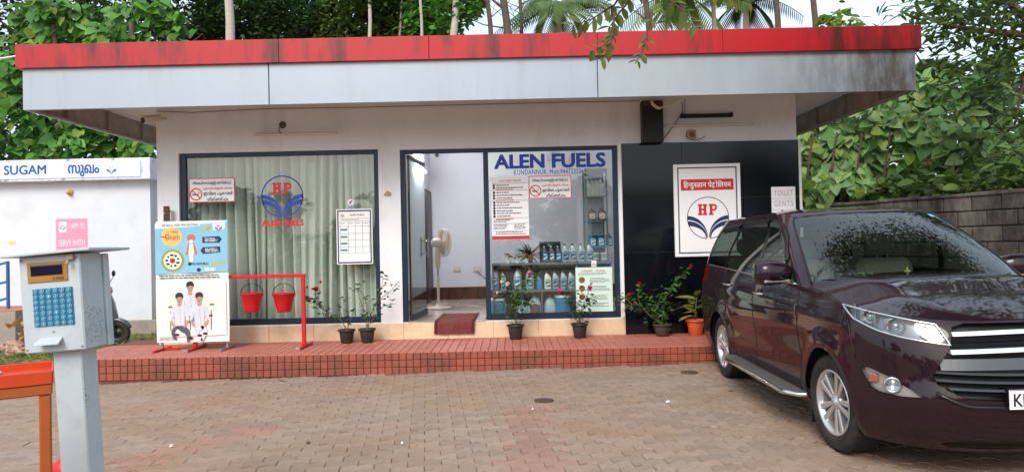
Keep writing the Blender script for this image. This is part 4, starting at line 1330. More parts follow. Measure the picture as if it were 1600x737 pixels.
# ------------------------------------------------------------------ plants
M_leafA = leaf_mat("rose_leaf", C(52, 88, 40), C(86, 124, 58), .3)
M_leafdark = leaf_mat("dark_leaf", C(34, 62, 34), C(56, 90, 46), .3)
M_stem = mat("plant_stem", C(96, 98, 62), .7, var=.2)
M_soil = mat("potting_soil", C(74, 56, 44), .95, var=.3, scale=40)
M_pot = mat("black_plastic_pot", C(46, 40, 38), .6, var=.1, dirt=C(96, 80, 68), dirt_amt=.4, dscale=9)
M_terra = mat("orange_plastic_pot", C(206, 92, 44), .45, var=.08)
M_petR = leaf_mat("red_petal", C(196, 24, 40), C(214, 40, 60), .2, island=.15)
M_petP = leaf_mat("pink_petal", C(232, 60, 130), C(240, 110, 160), .2, island=.15)
M_petW = leaf_mat("white_petal", C(236, 234, 214), C(246, 244, 234), .2, island=.08)
def pot(o, x, y, z, r, h, m, lip=1.12):
    t = MB(); t.lathe([(r * .70, 0), (r * .74, .004), (r * .97, h * .86), (r * .97, h * .87), (r * lip, h * .87), (r * lip * 1.01, h * .99), (r * lip * .97, h), (r * .93, h), (r * .92, h * .9)], 24, c=(x, y, z), cap0=True)
    t.build("pot", m, o)
    t = MB(); t.lathe([(r * .93, h * .91), (r * .5, h * .93), (0, h * .94)], 18, c=(x, y, z)); t.build("soil", M_soil, o)
def flower(o, p, r, m):
    n = 16
    pts = np.array([p] * n) + rng.normal(0, r * .12, (n, 3))
    Rm = np.zeros((n, 3, 3))
    for i in range(n):
        a = i * 2.4; tilt = .2 + .9 * i / n
        d = np.array([math.cos(a) * math.sin(tilt), math.sin(a) * math.sin(tilt) - .25, math.cos(tilt)]); d /= np.linalg.norm(d)
        up = np.array([-math.cos(a) * math.cos(tilt), -math.sin(a) * math.cos(tilt), math.sin(tilt)]); up -= d * up.dot(d); up /= np.linalg.norm(up)
        Rm[i, :, 0] = np.cross(d, up); Rm[i, :, 1] = d; Rm[i, :, 2] = up
    f = leaves_joined("flower", pts, np.full(n, r), m, 'heart', o, Rm=Rm, stuff=False)
    f["kind"] = "stuff"
    return f
def twig(o, pts, r0, r1=.0025):
    t = MB(); n = len(pts)
    # smooth curve
    P_ = [Vector(p) for p in pts]; fine = []
    for i in range(n - 1):
        a, b = P_[i], P_[i + 1]; m0 = (P_[min(i + 1, n - 1)] - P_[max(i - 1, 0)]) * .5; m1 = (P_[min(i + 2, n - 1)] - P_[i]) * .5
        for k in range(5):
            s = k / 5
            fine.append(a * (2 * s ** 3 - 3 * s ** 2 + 1) + m0 * (s ** 3 - 2 * s ** 2 + s) + b * (-2 * s ** 3 + 3 * s ** 2) + m1 * (s ** 3 - s ** 2))
    fine.append(P_[-1])
    L = len(fine)
    t.tube(fine, [r0 + (r1 - r0) * i / (L - 1) for i in range(L)], 6)
    t.build("stem", M_stem, o)
    return fine
def leaf_along(o, fine, n, size, m, kind='oval', jit=.03, start=.25, name="leaf", droop=.3, spread=.6):
    L = len(fine); pts = []
    for i in range(n):
        k = start + (1 - start) * (i + rng.random()) / n
        p = fine[min(int(k * (L - 1)), L - 1)]
        pts.append(np.array(p) + rng.normal(0, jit, 3))
    pts = np.array(pts)
    leaves_single(pts, size * rng.uniform(.65, 1.2, n), m, kind, o, droop=droop, spread=spread, name=name)
def Q(px, py, Y, dy=0.0): 
    v = P(px, py, Y); v.y += dy; return v
def pot_at(px, py_bottom, Y): 
    v = P(px, py_bottom, Y); return v.x, Y, ZS + .004
# two thin rose bushes left
YB = 9.60
x, y, z = pot_at(542, 533, YB)
r_ = thing("potted_rose", "sparse rose bush with red blooms leaning left in a black pot below the curtained window", "potted plant", (x, y, z), group="roses in black pots along the step")
pot(r_, x, y, z, .105, .185, M_pot)
f = twig(r_, [(x, y, z + .17), Q(530, 497, YB), Q(505, 482, YB, -.05), Q(490, 470, YB, -.08), Q(484, 462, YB, -.05)], .007); leaf_along(r_, f, 46, .075, M_leafdark, jit=.035)
f = twig(r_, [(x, y, z + .17), Q(548, 500, YB), Q(552, 484, YB, .05)], .006); leaf_along(r_, f, 10, .065, M_leafdark)
f = twig(r_, [(x + .01, y, z + .17), Q(530, 490, YB), Q(538, 470, YB, .03), Q(543, 464, YB)], .005); leaf_along(r_, f, 14, .06, M_leafdark)
f = twig(r_, [Q(505, 482, YB, -.05), Q(495, 462, YB, -.06), Q(496, 446, YB, -.06)], .004); leaf_along(r_, f, 16, .065, M_leafdark, start=.05)
flower(r_, Q(497, 453, YB, -.09), .055, M_petR); flower(r_, Q(503, 441, YB, -.06), .03, M_petR); flower(r_, Q(482, 449, YB, -.06), .028, M_petR)
x, y, z = pot_at(574, 532, YB)
r_ = thing("potted_rose", "tall sparse flowerless rose bush in a black pot before the white pier", "potted plant", (x, y, z), group="roses in black pots along the step")
pot(r_, x, y, z, .105, .19, M_pot)
for pl, n in (([(x, y, z + .17), Q(580, 490, YB), Q(592, 462, YB, -.03), Q(598, 440, YB), Q(596, 422, YB)], 26), ([(x, y, z + .17), Q(583, 498, YB), Q(600, 478, YB), Q(620, 474, YB)], 20), ([(x, y, z + .17), Q(574, 490, YB), Q(568, 462, YB, .03), Q(552, 446, YB)], 20), ([Q(580, 490, YB), Q(590, 470, YB), Q(610, 455, YB), Q(622, 440, YB)], 24), ([(x, y, z + .17), Q(568, 485, YB), Q(560, 455, YB), Q(572, 438, YB)], 14)):
    f = twig(r_, pl, .006); leaf_along(r_, f, n, .062, M_leafdark, jit=.03)
# white and pink rose bush before the shop glass
x, y, z = pot_at(806, 529, YB)
r_ = thing("potted_rose", "bushy rose with white and pink blooms in a black pot before the shop glass", "potted plant", (x, y, z), group="roses in black pots along the step")
pot(r_, x, y, z, .108, .20, M_pot)
for pl, n in (([(x, y, z + .18), Q(805, 490, YB), Q(800, 462, YB), Q(795, 440, YB)], 60), ([(x, y, z + .18), Q(808, 488, YB), Q(815, 460, YB, -.05), Q(818, 440, YB)], 50), ([Q(803, 488, YB), Q(790, 472, YB, -.05), Q(783, 462, YB)], 34), ([Q(806, 485, YB), Q(820, 474, YB, -.05), Q(830, 470, YB)], 34), ([Q(802, 470, YB), Q(812, 445, YB, .03), Q(832, 432, YB), Q(843, 428, YB)], 26)):
    f = twig(r_, pl, .008); leaf_along(r_, f, n, .07, M_leafA, jit=.05, start=.15)
for px, py in ((793, 444), (785, 441), (809, 433), (777, 458)): flower(r_, Q(px, py, YB, -.06), .042 if px != 777 else .025, M_petW)
flower(r_, Q(828, 430, YB, -.06), .055, M_petP)
x, y, z = pot_at(906, 528, YB)
r_ = thing("potted_rose", "rose bush with two bright pink blooms in a black pot before the pale green notice", "potted plant", (x, y, z), group="roses in black pots along the step")
pot(r_, x, y, z, .105, .195, M_pot)
for pl, n in (([(x, y, z + .18), Q(903, 490, YB), Q(898, 468, YB), Q(890, 455, YB)], 50), ([(x, y, z + .18), Q(908, 485, YB), Q(915, 465, YB, -.05), Q(922, 448, YB)], 48), ([(x, y, z + .18), Q(897, 495, YB), Q(886, 478, YB), Q(882, 466, YB)], 26), ([Q(905, 490, YB), Q(918, 476, YB), Q(928, 468, YB)], 26)):
    f = twig(r_, pl, .007); leaf_along(r_, f, n, .066, M_leafdark, jit=.045, start=.15)
flower(r_, Q(874, 456, YB, -.05), .05, M_petP); flower(r_, Q(921, 450, YB, -.08), .055, M_petP)
f = twig(r_, [Q(890, 470, YB), Q(880, 462, YB), Q(874, 458, YB)], .004)
# spreading shrub before the black granite
x, y, z = pot_at(1035, 523, YB)
r_ = thing("potted_shrub", "spreading leafy shrub with small red flowers in a wide dark pot before the black granite", "potted plant", (x, y, z))
pot(r_, x, y, z, .115, .165, mat("dusty_dark_pot", C(70, 58, 50), .8, var=.2, scale=12))
for pl, n, jj in (([(x, y, z + .15), Q(1026, 490, YB), Q(1030, 470, YB), Q(1036, 455, YB)], 70, .07), ([(x, y, z + .15), Q(1020, 490, YB), Q(1016, 478, YB)], 50, .06), ([(x, y, z + .15), Q(1036, 486, YB), Q(1042, 470, YB)], 46, .06), ([Q(1036, 470, YB), Q(1050, 450, YB), Q(1058, 436, YB), Q(1078, 420, YB)], 50, .03), ([(x, y, z + .15), Q(1015, 492, YB), Q(1000, 478, YB), Q(988, 476, YB), Q(975, 482, YB)], 36, .035), ([Q(1003, 480, YB), Q(997, 464, YB), Q(999, 448, YB)], 26, .03), ([Q(988, 476, YB), Q(976, 466, YB), Q(968, 474, YB)], 30, .035)):
    f = twig(r_, pl, .008); leaf_along(r_, f, n, .07, M_leafA, jit=jj, start=.2)
for px, py in ((1078, 417), (998, 444), (982, 461), (991, 475)): flower(r_, Q(px, py, YB, -.05), .036, M_petR)
# corn plant in the orange pot
x, y, z = pot_at(1087, 523, YB)
r_ = thing("potted_corn_plant", "small long leaved yellowish plant in an orange pot beside the rear of the car", "potted plant", (x, y, z))
pot(r_, x, y, z, .118, .215, M_terra)
M_corn = leaf_mat("corn_leaf", C(120, 134, 52), C(168, 168, 84), .3)
f = twig(r_, [(x, y, z + .2), (x + .01, y, z + .38), (x + .03, y, z + .52)], .012, .008)
n = 13; pts = np.array([(x + .02 * rng.normal(), y + .02 * rng.normal(), z + .24 + .3 * i / n) for i in range(n)])
leaves_single(pts, rng.uniform(.2, .33, n), M_corn, 'long', r_, droop=-.35, spread=.45)
# plants inside the glass
x, y, z = bx(828, 10.25), 10.3, shz[0] + .001
r_ = thing("spiky_plant", "dark spiky leaved plant in an orange pot on the top shelf behind the glass", "potted plant", (x, y, z))
pot(r_, x, y, z, .05, .10, M_terra)
n = 46; leaves_single(np.array([(x + .01 * rng.normal(), y + .01 * rng.normal(), z + .10) for _ in range(n)]), rng.uniform(.2, .32, n), M_leafdark, 'frond', r_, droop=-1.1, spread=.8)
for k, (px, lab, mm) in enumerate(((794, "tiny white pot with a dark red flower left end of the top shelf", M_petR), (808, "tiny white pot with yellow green leaves second from the left on the top shelf", M_petW), (823, "tiny white pot with an orange flower under the spiky plant", M_petR))):
    x, y, z = bx(px, 10.12), 10.12, shz[0] + .001
    r_ = thing("small_potted_flower", lab, "potted plant", (x, y, z), group="tiny flower pots on the top shelf")
    pot(r_, x, y, z, .03, .055, M_white)
    n = 16; leaves_single(np.array([(x, y, z + .07)]) + rng.normal(0, .03, (n, 3)) + np.array([0, 0, .03]), rng.uniform(.04, .06, n), M_leafA, 'oval', r_, droop=0)
    flower(r_, (x, y - .03, z + .12), .025, mm)

# ------------------------------------------------------------------ fire bucket stand
YBK = 9.28
M_redp = mat("red_bucket_paint", C(206, 22, 30), .38, var=.06, dirt=C(120, 30, 28), dirt_amt=.4, dscale=7)
a, b = P(300, 434, YBK), P(477, 430, YBK)
zb = b.z
fs_ = thing("bucket_stand", "red steel pipe stand for hanging fire buckets beside the banner", "stand", (b.x, YBK, ZS))
t = MB(); t.box(a.x, b.x, YBK - .022, YBK + .022, zb - .022, zb + .022, 0, .005); t.build("beam", M_redp, fs_)
for xx, nm in ((b.x - .03, "post"), (a.x + .03, "post")):
    t = MB(); t.box(xx - .024, xx + .024, YBK - .024, YBK + .024, ZS + .035, zb - .023, 0, .005); t.build("post", M_redp, fs_)
    t = MB(); t.box(xx - .028, xx + .028, YBK - .26, YBK + .26, ZS + .004, ZS + .034, 0, .004); t.build("foot", M_redp, fs_)
    t = MB(); t.box(xx - .03, xx + .03, YBK - .29, YBK - .262, ZS + .003, ZS + .04, 0, .005); t.box(xx - .03, xx + .03, YBK + .262, YBK + .30, ZS + .003, ZS + .05, 0, .005); t.build("foot_cap", M_rust, fs_)
bk = []
for i, (px, lab) in enumerate(((394, "left red fire bucket hanging from the stand next to the banner"), (444, "right red fire bucket hanging from the stand nearer its post"))):
    c = P(px, 487, YBK)
    zt = c.z + .245
    o = thing("fire_bucket", lab, "bucket", (c.x, YBK, c.z), group="red fire buckets on the stand")
    t = MB(); t.lathe([(0, .004), (.088, .0), (.094, .02), (.137, .235), (.143, .24), (.143, .248), (.134, .246), (.125, .18), (.10, .05)], 28, c=(c.x, YBK, c.z)); t.build("pail", M_redp, o)
    t = MB(); t.tube([(c.x + .148 * math.cos(q), YBK, zt - .015 + .145 * math.sin(q)) for q in [math.pi * k / 16 for k in range(17)]], .006, 6); t.build("bail", M_black, o)
    for s in (-1, 1):
        t = MB(); t.box(c.x + s * .150, c.x + s * .136, YBK - .016, YBK + .016, zt - .045, zt + .0, 0, .003); t.build("lug", M_redp, o)
    t = MB(); t.tube([(c.x, YBK, zb - .02), (c.x, YBK, zb - .055), (c.x - .012, YBK, zb - .075), (c.x, YBK, zt + .124)], .007, 6); t.build("hook", M_rust, fs_)

# ------------------------------------------------------------------ standing banner
YBN = 9.22
a, b = P(245, 347, YBN), P(357, 532, YBN)
a2 = P(357, 345, YBN)
X0, X1, Z1, Z0 = P(244, 440, YBN).x, P(357, 440, YBN).x, P(300, 345, YBN).z, P(300, 534, YBN).z
bn = thing("standing_banner", "standing banner with a pale blue festive offer above a photo of three seated men", "banner", ((X0 + X1) / 2, YBN, ZS))
nxb, nzb = 20, 30
vs = []
for j in range(nzb + 1):
    for i in range(nxb + 1):
        u, v = i / nxb, j / nzb
        vs.append((X0 + (X1 - X0) * u + .012 * math.sin(v * 5) * (1 if u > .5 else -1) * abs(u - .5), YBN + .012 * math.sin(u * 9 + v * 4) * math.sin(v * 3.1) * math.sin(u * 3.1), Z0 + (Z1 - Z0) * v))
YP = YBN - .014
t = MB(); t.add([v for v in vs], [(j * (nxb + 1) + i, j * (nxb + 1) + i + 1, (j + 1) * (nxb + 1) + i + 1, (j + 1) * (nxb + 1) + i) for j in range(nzb) for i in range(nxb)], 0, True)
M_vinyl = mat("banner_vinyl", C(232, 231, 229), .45, var=.02)
t.build("sheet", M_vinyl, bn)
M_sky = mat("banner_sky_blue", C(132, 190, 216), .45, var=.05, scale=4)
M_gold = mat("banner_gold", C(240, 190, 110), .45, var=.08)
M_cream2 = mat("banner_cream", C(248, 240, 214), .45, var=.02)
M_tan = mat("banner_backdrop", C(234, 226, 221), .5, var=.04, scale=3)
M_skin = mat("printed_skin", C(186, 148, 130), .5, var=.05)
M_hair = mat("printed_hair", C(44, 36, 36), .5, var=.05)
M_shirt = mat("printed_shirt", C(208, 210, 218), .5, var=.08, scale=8)
M_fold = mat("printed_fold_grey", C(150, 152, 164), .5, var=.08)
M_trouser = mat("printed_trousers", C(82, 84, 96), .5, var=.08)
M_chair = mat("printed_chair", C(128, 84, 60), .5, var=.1)
def bu(mb_, pts, y, mi=0):
    mb_.prism([(X0 + (X1 - X0) * u, Z1 - (Z1 - Z0) * v) for u, v in pts], y, None, mi)
def bel(mb_, u, v, ru, rv, y, mi=0, n=20):
    bu(mb_, [(u + ru * math.cos(2 * math.pi * k / n), v - rv * math.sin(2 * math.pi * k / n)) for k in range(n)], y, mi)
y1_, y2_, y3_, y4_ = YP, YP - .0012, YP - .0024, YP - .0036
t = MB(); bu(t, [(.0, .435), (1, .425), (1, .01), (.0, .06)], y1_); t.build("blue_print", M_sky, bn)
t = MB()
for k in range(9):
    for r in range(2):
        t.ring(X0 + (X1 - X0) * (.06 + k * .115), Z1 - (Z1 - Z0) * (.075 + r * .03 + .02 * (k % 2)), .018, .022, y2_, 10)
t.build("scallop_print", M_paleblue, bn)
t = MB(); bu(t, [(0, .06), (.62, .045), (.62, .01), (0, .02)], y2_); t.build("white_header", M_vinyl, bn)
t = MB(); letter(t, "AND WIN EXCITING", X0 + (X1 - X0) * .27, X0 + (X1 - X0) * .60, Z1 - (Z1 - Z0) * .042, Z1 - (Z1 - Z0) * .022, y3_, bold=.02); letter(t, "PETROL", X0 + (X1 - X0) * .1, X0 + (X1 - X0) * .26, Z1 - (Z1 - Z0) * .046, Z1 - (Z1 - Z0) * .026, y3_, bold=.02)
letter(t, "MG REPUBLIC", X0 + (X1 - X0) * .50, X0 + (X1 - X0) * .74, Z1 - (Z1 - Z0) * .365, Z1 - (Z1 - Z0) * .345, y3_, bold=.03); bel(t, .475, .355, .025, .013, y3_)
lines(t, X0, X1, Z0, Z1, y2_, .05, .95, .445, .485, 2, seed=60, fill=.35); lines(t, X0, X1, Z0, Z1, y2_, .04, .3, .965, .985, 2, seed=61, fill=.3)
t.build("black_print", M_ink, bn)
t = MB(); bel(t, .23, .13, .145, .078, y2_); t.build("gold_disc", M_gold, bn)
t = MB(); letter(t, "Onam", X0 + (X1 - X0) * .14, X0 + (X1 - X0) * .34, Z1 - (Z1 - Z0) * .155, Z1 - (Z1 - Z0) * .105, y3_, bold=.01); letter(t, "HPCL", X0 + (X1 - X0) * .22, X0 + (X1 - X0) * .33, Z1 - (Z1 - Z0) * .098, Z1 - (Z1 - Z0) * .08, y3_, bold=.01)
bu(t, [(.08, .12), (.20, .135), (.20, .142), (.08, .13)], y3_); bel(t, .24, .325, .04, .023, y4_); t.build("brown_red_print", mat("brown_red_print", C(170, 50, 44), .5, var=.05), bn)
t = MB(); n = 28
bu(t, [(.24 + (.165 if k % 2 else .15) * math.cos(2 * math.pi * k / (2 * n)), .325 - (.096 if k % 2 else .088) * math.sin(2 * math.pi * k / (2 * n))) for k in range(2 * n)], y2_); t.build("green_seal", mat("seal_olive", C(150, 150, 70), .5, var=.05), bn)
t = MB(); bel(t, .24, .325, .125, .073, y3_); t.build("cream_disc", M_cream2, bn)
t = MB()
for k in range(9):
    a_ = 2 * math.pi * k / 9 + .3; bel(t, .24 + .08 * math.cos(a_), .325 - .046 * math.sin(a_), .016 + .006 * (k % 3), .009, y4_)
t.build("prize_print", M_ink, bn)
# plain festive dancer in the middle: a parasol, a white cloth and a red sash
t = MB(); bel(t, .50, .14, .062, .028, y2_); bu(t, [(.46, .185), (.54, .185), (.585, .27), (.56, .285), (.53, .23), (.535, .30), (.47, .30), (.47, .23), (.44, .29), (.42, .275)], y2_); t.build("red_dancer_print", mat("coral_print", C(206, 104, 84), .5, var=.05), bn)
t = MB(); bu(t, [(.475, .19), (.525, .19), (.535, .25), (.52, .335), (.48, .335), (.465, .25)], y3_); bel(t, .50, .17, .022, .016, y3_); t.build("white_dancer_print", M_cream2, bn)
t = MB()
bu(t, [(.655, .135), (.89, .13), (.925, .155), (.89, .185), (.655, .185)], y2_); bu(t, [(.625, .248), (.66, .22), (.90, .215), (.90, .265), (.66, .275)], y2_); bel(t, .60, .405, .028, .016, y2_); t.build("navy_ticket_print", M_navy, bn)
t = MB(); lines(t, X0, X1, Z0, Z1, y3_, .69, .88, .145, .18, 3, seed=62); lines(t, X0, X1, Z0, Z1, y3_, .69, .88, .23, .265, 3, seed=63); lines(t, X0, X1, Z0, Z1, y3_, .68, .86, .39, .42, 1, seed=64, fill=.8); bu(t, [(.80, .08), (.965, .075), (.965, .02), (.80, .025)], y2_); t.build("white_print", M_vinyl, bn)
t = MB(); bu(t, [(.785, .34), (.955, .335), (.955, .37), (.785, .375)], y2_); bu(t, [(.62, .07), (.78, .03), (.79, .06), (.70, .09)], y2_); t.build("olive_print", mat("olive_print", C(176, 176, 130), .5, var=.1), bn)
t = MB(); hp_logo(t, X0 + (X1 - X0) * .882, Z1 - (Z1 - Z0) * .058, .045, y4_, 0, 1, 0); t.build("logo", [M_navy, M_signred], bn)
# photo of three men
t = MB(); bu(t, [(.03, .955), (.97, .945), (.97, .505), (.03, .515)], y1_); t.build("photo_backdrop", M_tan, bn)
def chaikin(pl, n=2):
    for _ in range(n):
        out = []
        for a_, b_ in zip(pl, pl[1:] + pl[:1]):
            out += [(a_[0] * .75 + b_[0] * .25, a_[1] * .75 + b_[1] * .25), (a_[0] * .25 + b_[0] * .75, a_[1] * .25 + b_[1] * .75)]
        pl = out
    return pl
_bu = bu
def bus(mb_, pts, y, mi=0): _bu(mb_, chaikin(list(pts)), y, mi)
def man(cu, top, seated, legs, lean, lm, nm):
    h = top + .092
    t = MB(); bel(t, cu, top + .036, .042, .038, y3_, 0); bus(t, [(cu - .02, top + .05), (cu + .02, top + .05), (cu + .035, top + .10), (cu - .035, top + .10)], y2_ - .0003, 0)
    if seated:
        for s_ in (-1, 1): bus(t, [(cu + s_ * .115, h + .11), (cu + s_ * .13, h + .14), (cu + s_ * .075, h + .185), (cu + s_ * .05, h + .175), (cu + s_ * .085, h + .14)], y4_, 0)
    t.build("printed_face", M_skin, bn)
    t = MB(); bus(t, [(cu - .046, top + .040), (cu - .058, top + .008), (cu - .03, top - .016), (cu + .03, top - .018), (cu + .058, top + .006), (cu + .046, top + .040), (cu + .034, top + .018), (cu - .03, top + .022)], y4_)
    for s_ in (-1, 1): bel(t, cu + s_ * .016, top + .034, .007, .004, y4_, 0, 8)
    bel(t, cu, top + .056, .012, .003, y4_, 0, 8)
    t.build("printed_hair", M_hair, bn)
    t = MB(); bus(t, [(cu - .04, h - .014), (cu, h + .012), (cu + .04, h - .014), (cu + .105, h + .004), (cu + .125, h + .06), (cu + .14, h + .13), (cu + .10, h + .135), (cu + .078, h + .07), (cu + .075, h + .185), (cu - .075, h + .185), (cu - .078, h + .07), (cu - .10, h + .135), (cu - .14, h + .13), (cu - .125, h + .06), (cu - .105, h + .004)], y2_); t.build("printed_shirt", M_shirt, bn)
    t = MB(); t.strip([(X0 + (X1 - X0) * (cu + .004 * k_), Z1 - (Z1 - Z0) * (h + .015 + .03 * k_)) for k_ in range(6)], .004, y2_ - .0004)
    for s_ in (-1, 1): t.strip([(X0 + (X1 - X0) * (cu + s_ * a_), Z1 - (Z1 - Z0) * (h + b_)) for a_, b_ in ((.08, .05), (.07, .10), (.066, .17))], .006, y2_ - .0004)
    t.build("printed_folds", M_fold, bn)
    t = MB()
    for pl in legs: _bu(t, chaikin([(cu + a_, h + b_) for a_, b_ in pl], 1), y3_)
    t.build("printed_trousers", lm, bn)
t = MB()
for u in (.20, .40, .47, .76): bu(t, [(u - .008, .90), (u + .008, .90), (u + .008, .74), (u - .008, .74)], y1_ - .0006)
bu(t, [(.19, .80), (.78, .79), (.78, .775), (.19, .785)], y1_ - .0006); bu(t, [(.17, .715), (.24, .715), (.24, .70), (.17, .70)], y1_ - .0006); bu(t, [(.74, .70), (.80, .70), (.80, .685), (.74, .685)], y1_ - .0006)
t.build("printed_chair", M_chair, bn)
man(.475, .515, False, [[(-.06, .175), (.06, .175), (.055, .23), (-.055, .23)]], 0, M_trouser, "standing")
y2_, y3_, y4_ = y2_ - .004, y3_ - .004, y4_ - .004
man(.325, .605, True, [[(-.06, .165), (.07, .165), (.135, .20), (.15, .235), (.13, .305), (.10, .305), (.09, .235), (.0, .21)], [(-.07, .165), (-.005, .17), (-.08, .22), (-.035, .28), (-.075, .285), (-.13, .215)]], 0, M_trouser, "left")
man(.60, .605, True, [[(-.06, .165), (.06, .165), (.06, .20), (-.02, .215), (.055, .295), (.02, .31), (-.085, .215)], [(.0, .17), (.075, .165), (.12, .21), (.04, .30), (.005, .29), (.06, .215)]], 0, M_shirt, "right")
t = MB()
for u, v in ((.285, .935), (.475, .965), (.60, .945), (.675, .93)): bel(t, u, v, .035, .010, y4_)
t.build("printed_shoes", M_hair, bn)
# frame and feet
for xx, m in ((X0 + .05, M_steel), (X1 - .04, M_steel)):
    t = MB(); t.box(xx - .014, xx + .014, YBN + .02, YBN + .048, ZS + .03, Z1 - .03, 0, .003); t.build("upright", m, bn)
    t = MB(); t.box(xx - .018, xx + .018, YBN - .20, YBN + .26, ZS + .004, ZS + .034, 0, .004); t.build("foot", m if xx > -4 else M_redp, bn)
t = MB(); t.box(X0 + .064, X1 - .054, YBN + .022, YBN + .046, Z1 - .06, Z1 - .032, 0, .003); t.box(X0 + .064, X1 - .054, YBN + .022, YBN + .046, Z0 + .03, Z0 + .055, 0, .003); t.build("crossbar", M_steel, bn)
t = MB(); t.box(X0 + .07, X0 + .26, YBN + .05, YBN + .075, ZS + .004, ZS + .034, 0, .004); t.build("red_brace", M_redp, bn)
# ------------------------------------------------------------------ the car
def paint_mat():
    m = mat("maroon_car_paint", C(31, 10, 22), .45, metal=.0, var=.10, scale=400, coat=.85, spec=.08)
    return m
M_paint = paint_mat()
M_trim = mat("black_car_trim", C(18, 18, 20), .45, var=.1)
M_gloss = mat("gloss_black_trim", C(12, 12, 14), .12, var=.05)
M_tyre = mat("tyre_rubber", C(30, 29, 29), .8, var=.15, scale=30, bump=.2, dirt=C(96, 82, 68), dirt_amt=.4, dscale=8)
M_alloy = mat("alloy_silver", C(205, 205, 205), .28, metal=.75, var=.03)
M_alloydark = mat("alloy_dark", C(40, 40, 42), .5, metal=.4, var=.05)
M_carglass = glass_mat("car_glass", (.42, .48, .45, 1), refl=.06)
M_windscreen = glass_mat("windscreen_glass", (.56, .68, .62, 1), refl=.07)
M_lampglass = glass_mat("lamp_glass", (.92, .94, .95, 1), refl=.06)
M_lampglass2 = mat("lamp_lens", C(150, 158, 166), .06, metal=.75, var=.1, scale=20)
M_lampin = mat("lamp_reflector", C(190, 192, 196), .18, metal=.9, var=.1, scale=30)
M_lampdark = mat("lamp_dark_bezel", C(120, 122, 126), .28, metal=.6, var=.1)
M_amber = mat("amber_lens", C(150, 88, 70), .2, var=.1)
M_seat = mat("beige_car_upholstery", C(112, 106, 94), .8, var=.08)
M_dash = mat("dark_dashboard", C(40, 38, 36), .7, var=.1)
M_taillamp = mat("red_tail_lens", C(110, 10, 16), .15, var=.1)
M_greytrim = mat("satin_grey_trim", C(96, 97, 100), .35, metal=.6, var=.04)
M_runboard = mat("running_board_rubber", C(92, 88, 84), .6, var=.12, scale=20)

CAR_L = 4.735
UF = 1.0                     # u length of the nose curve (lower body)
NA, RB = .70, .42            # depth of nose curve and tail curve
PF, QF = 2.9, 2.1
def interp(t, xs, ys):
    """smooth monotone-ish interpolation"""
    if t <= xs[0]: return ys[0]
    for i in range(len(xs) - 1):
        if t <= xs[i + 1]:
            k = (t - xs[i]) / (xs[i + 1] - xs[i])
            m0 = (ys[i + 1] - ys[max(i - 1, 0)]) / (xs[i + 1] - xs[max(i - 1, 0)])
            m1 = (ys[min(i + 2, len(ys) - 1)] - ys[i]) / (xs[min(i + 2, len(xs) - 1)] - xs[i])
            d = xs[i + 1] - xs[i]
            return (2 * k ** 3 - 3 * k ** 2 + 1) * ys[i] + (k ** 3 - 2 * k ** 2 + k) * m0 * d + (-2 * k ** 3 + 3 * k ** 2) * ys[i + 1] + (k ** 3 - k ** 2) * m1 * d
    return ys[-1]
def W(z): return interp(z, [.18, .30, .45, .62, .80, .93, 1.05, 1.16, 1.25], [.80, .865, .895, .900, .912, .905, .890, .868, .84])
def NOSE(z): return interp(z, [.18, .28, .42, .52, .62, .78, .90, 1.00, 1.10, 1.2], [.16, .07, .015, .0, .03, .06, .10, .17, .30, .48])
def TAIL(z): return interp(z, [.18, .35, .55, .8, 1.1, 1.25], [4.60, 4.70, 4.735, 4.72, 4.68, 4.66])
U_SIDE0 = UF
def side_len(): return CAR_L - RB - NA
U_SIDE1 = UF + side_len()
UR = .8
U_END = U_SIDE1 + UR
def outline(u, w, n, r, na=NA, rb=RB, pf=PF, qf=QF):
    """plan outline point (x, s) at half-perimeter parameter u"""
    if u <= UF:
        th = max(u / UF, 0) * math.pi / 2
        return w * math.sin(th) ** (2 / pf) if th > 0 else 0.0, n + (na + (0 if n < 0 else 0)) * (1 - max(math.cos(th), 0) ** (2 / qf)) * (1 - (n / (na + 1e-9)) * .0) - 0.0
    if u <= U_SIDE1:
        k = (u - UF) / (U_SIDE1 - UF)
        s0, s1 = n + na, r - rb
        return w, s0 + (s1 - s0) * k
    th = min((u - U_SIDE1) / UR, 1) * math.pi / 2
    return w * max(math.cos(th), 0) ** (2 / 4.2), (r - rb) + rb * math.sin(th) ** (2 / 2.4)
def S_low(u, z):
    n = NOSE(z)
    # nose curve eats the set-back so that the flank always starts at s = NA
    x, s = outline(u, W(z), n, TAIL(z), NA - n, RB)
    return Vector((x, s, z))
def u_of_s(s, z=.6):
    lo, hi = 0.0, U_SIDE1
    for _ in range(40):
        m = (lo + hi) / 2
        if S_low(m, z).y < s: lo = m
        else: hi = m
    return (lo + hi) / 2
def u_of_x(x, z):
    lo, hi = 0.0, UF
    for _ in range(40):
        m = (lo + hi) / 2
        if S_low(m, z).x < x: lo = m
        else: hi = m
    return (lo + hi) / 2
def ZT(u):
    return interp(u, [0, .3, .55, .80, 1.0, 1.35, 1.75, 2.6, 3.6, 4.4, U_END], [.965, .975, 1.0, 1.035, 1.055, 1.105, 1.125, 1.15, 1.185, 1.20, 1.20])
ZB = .20

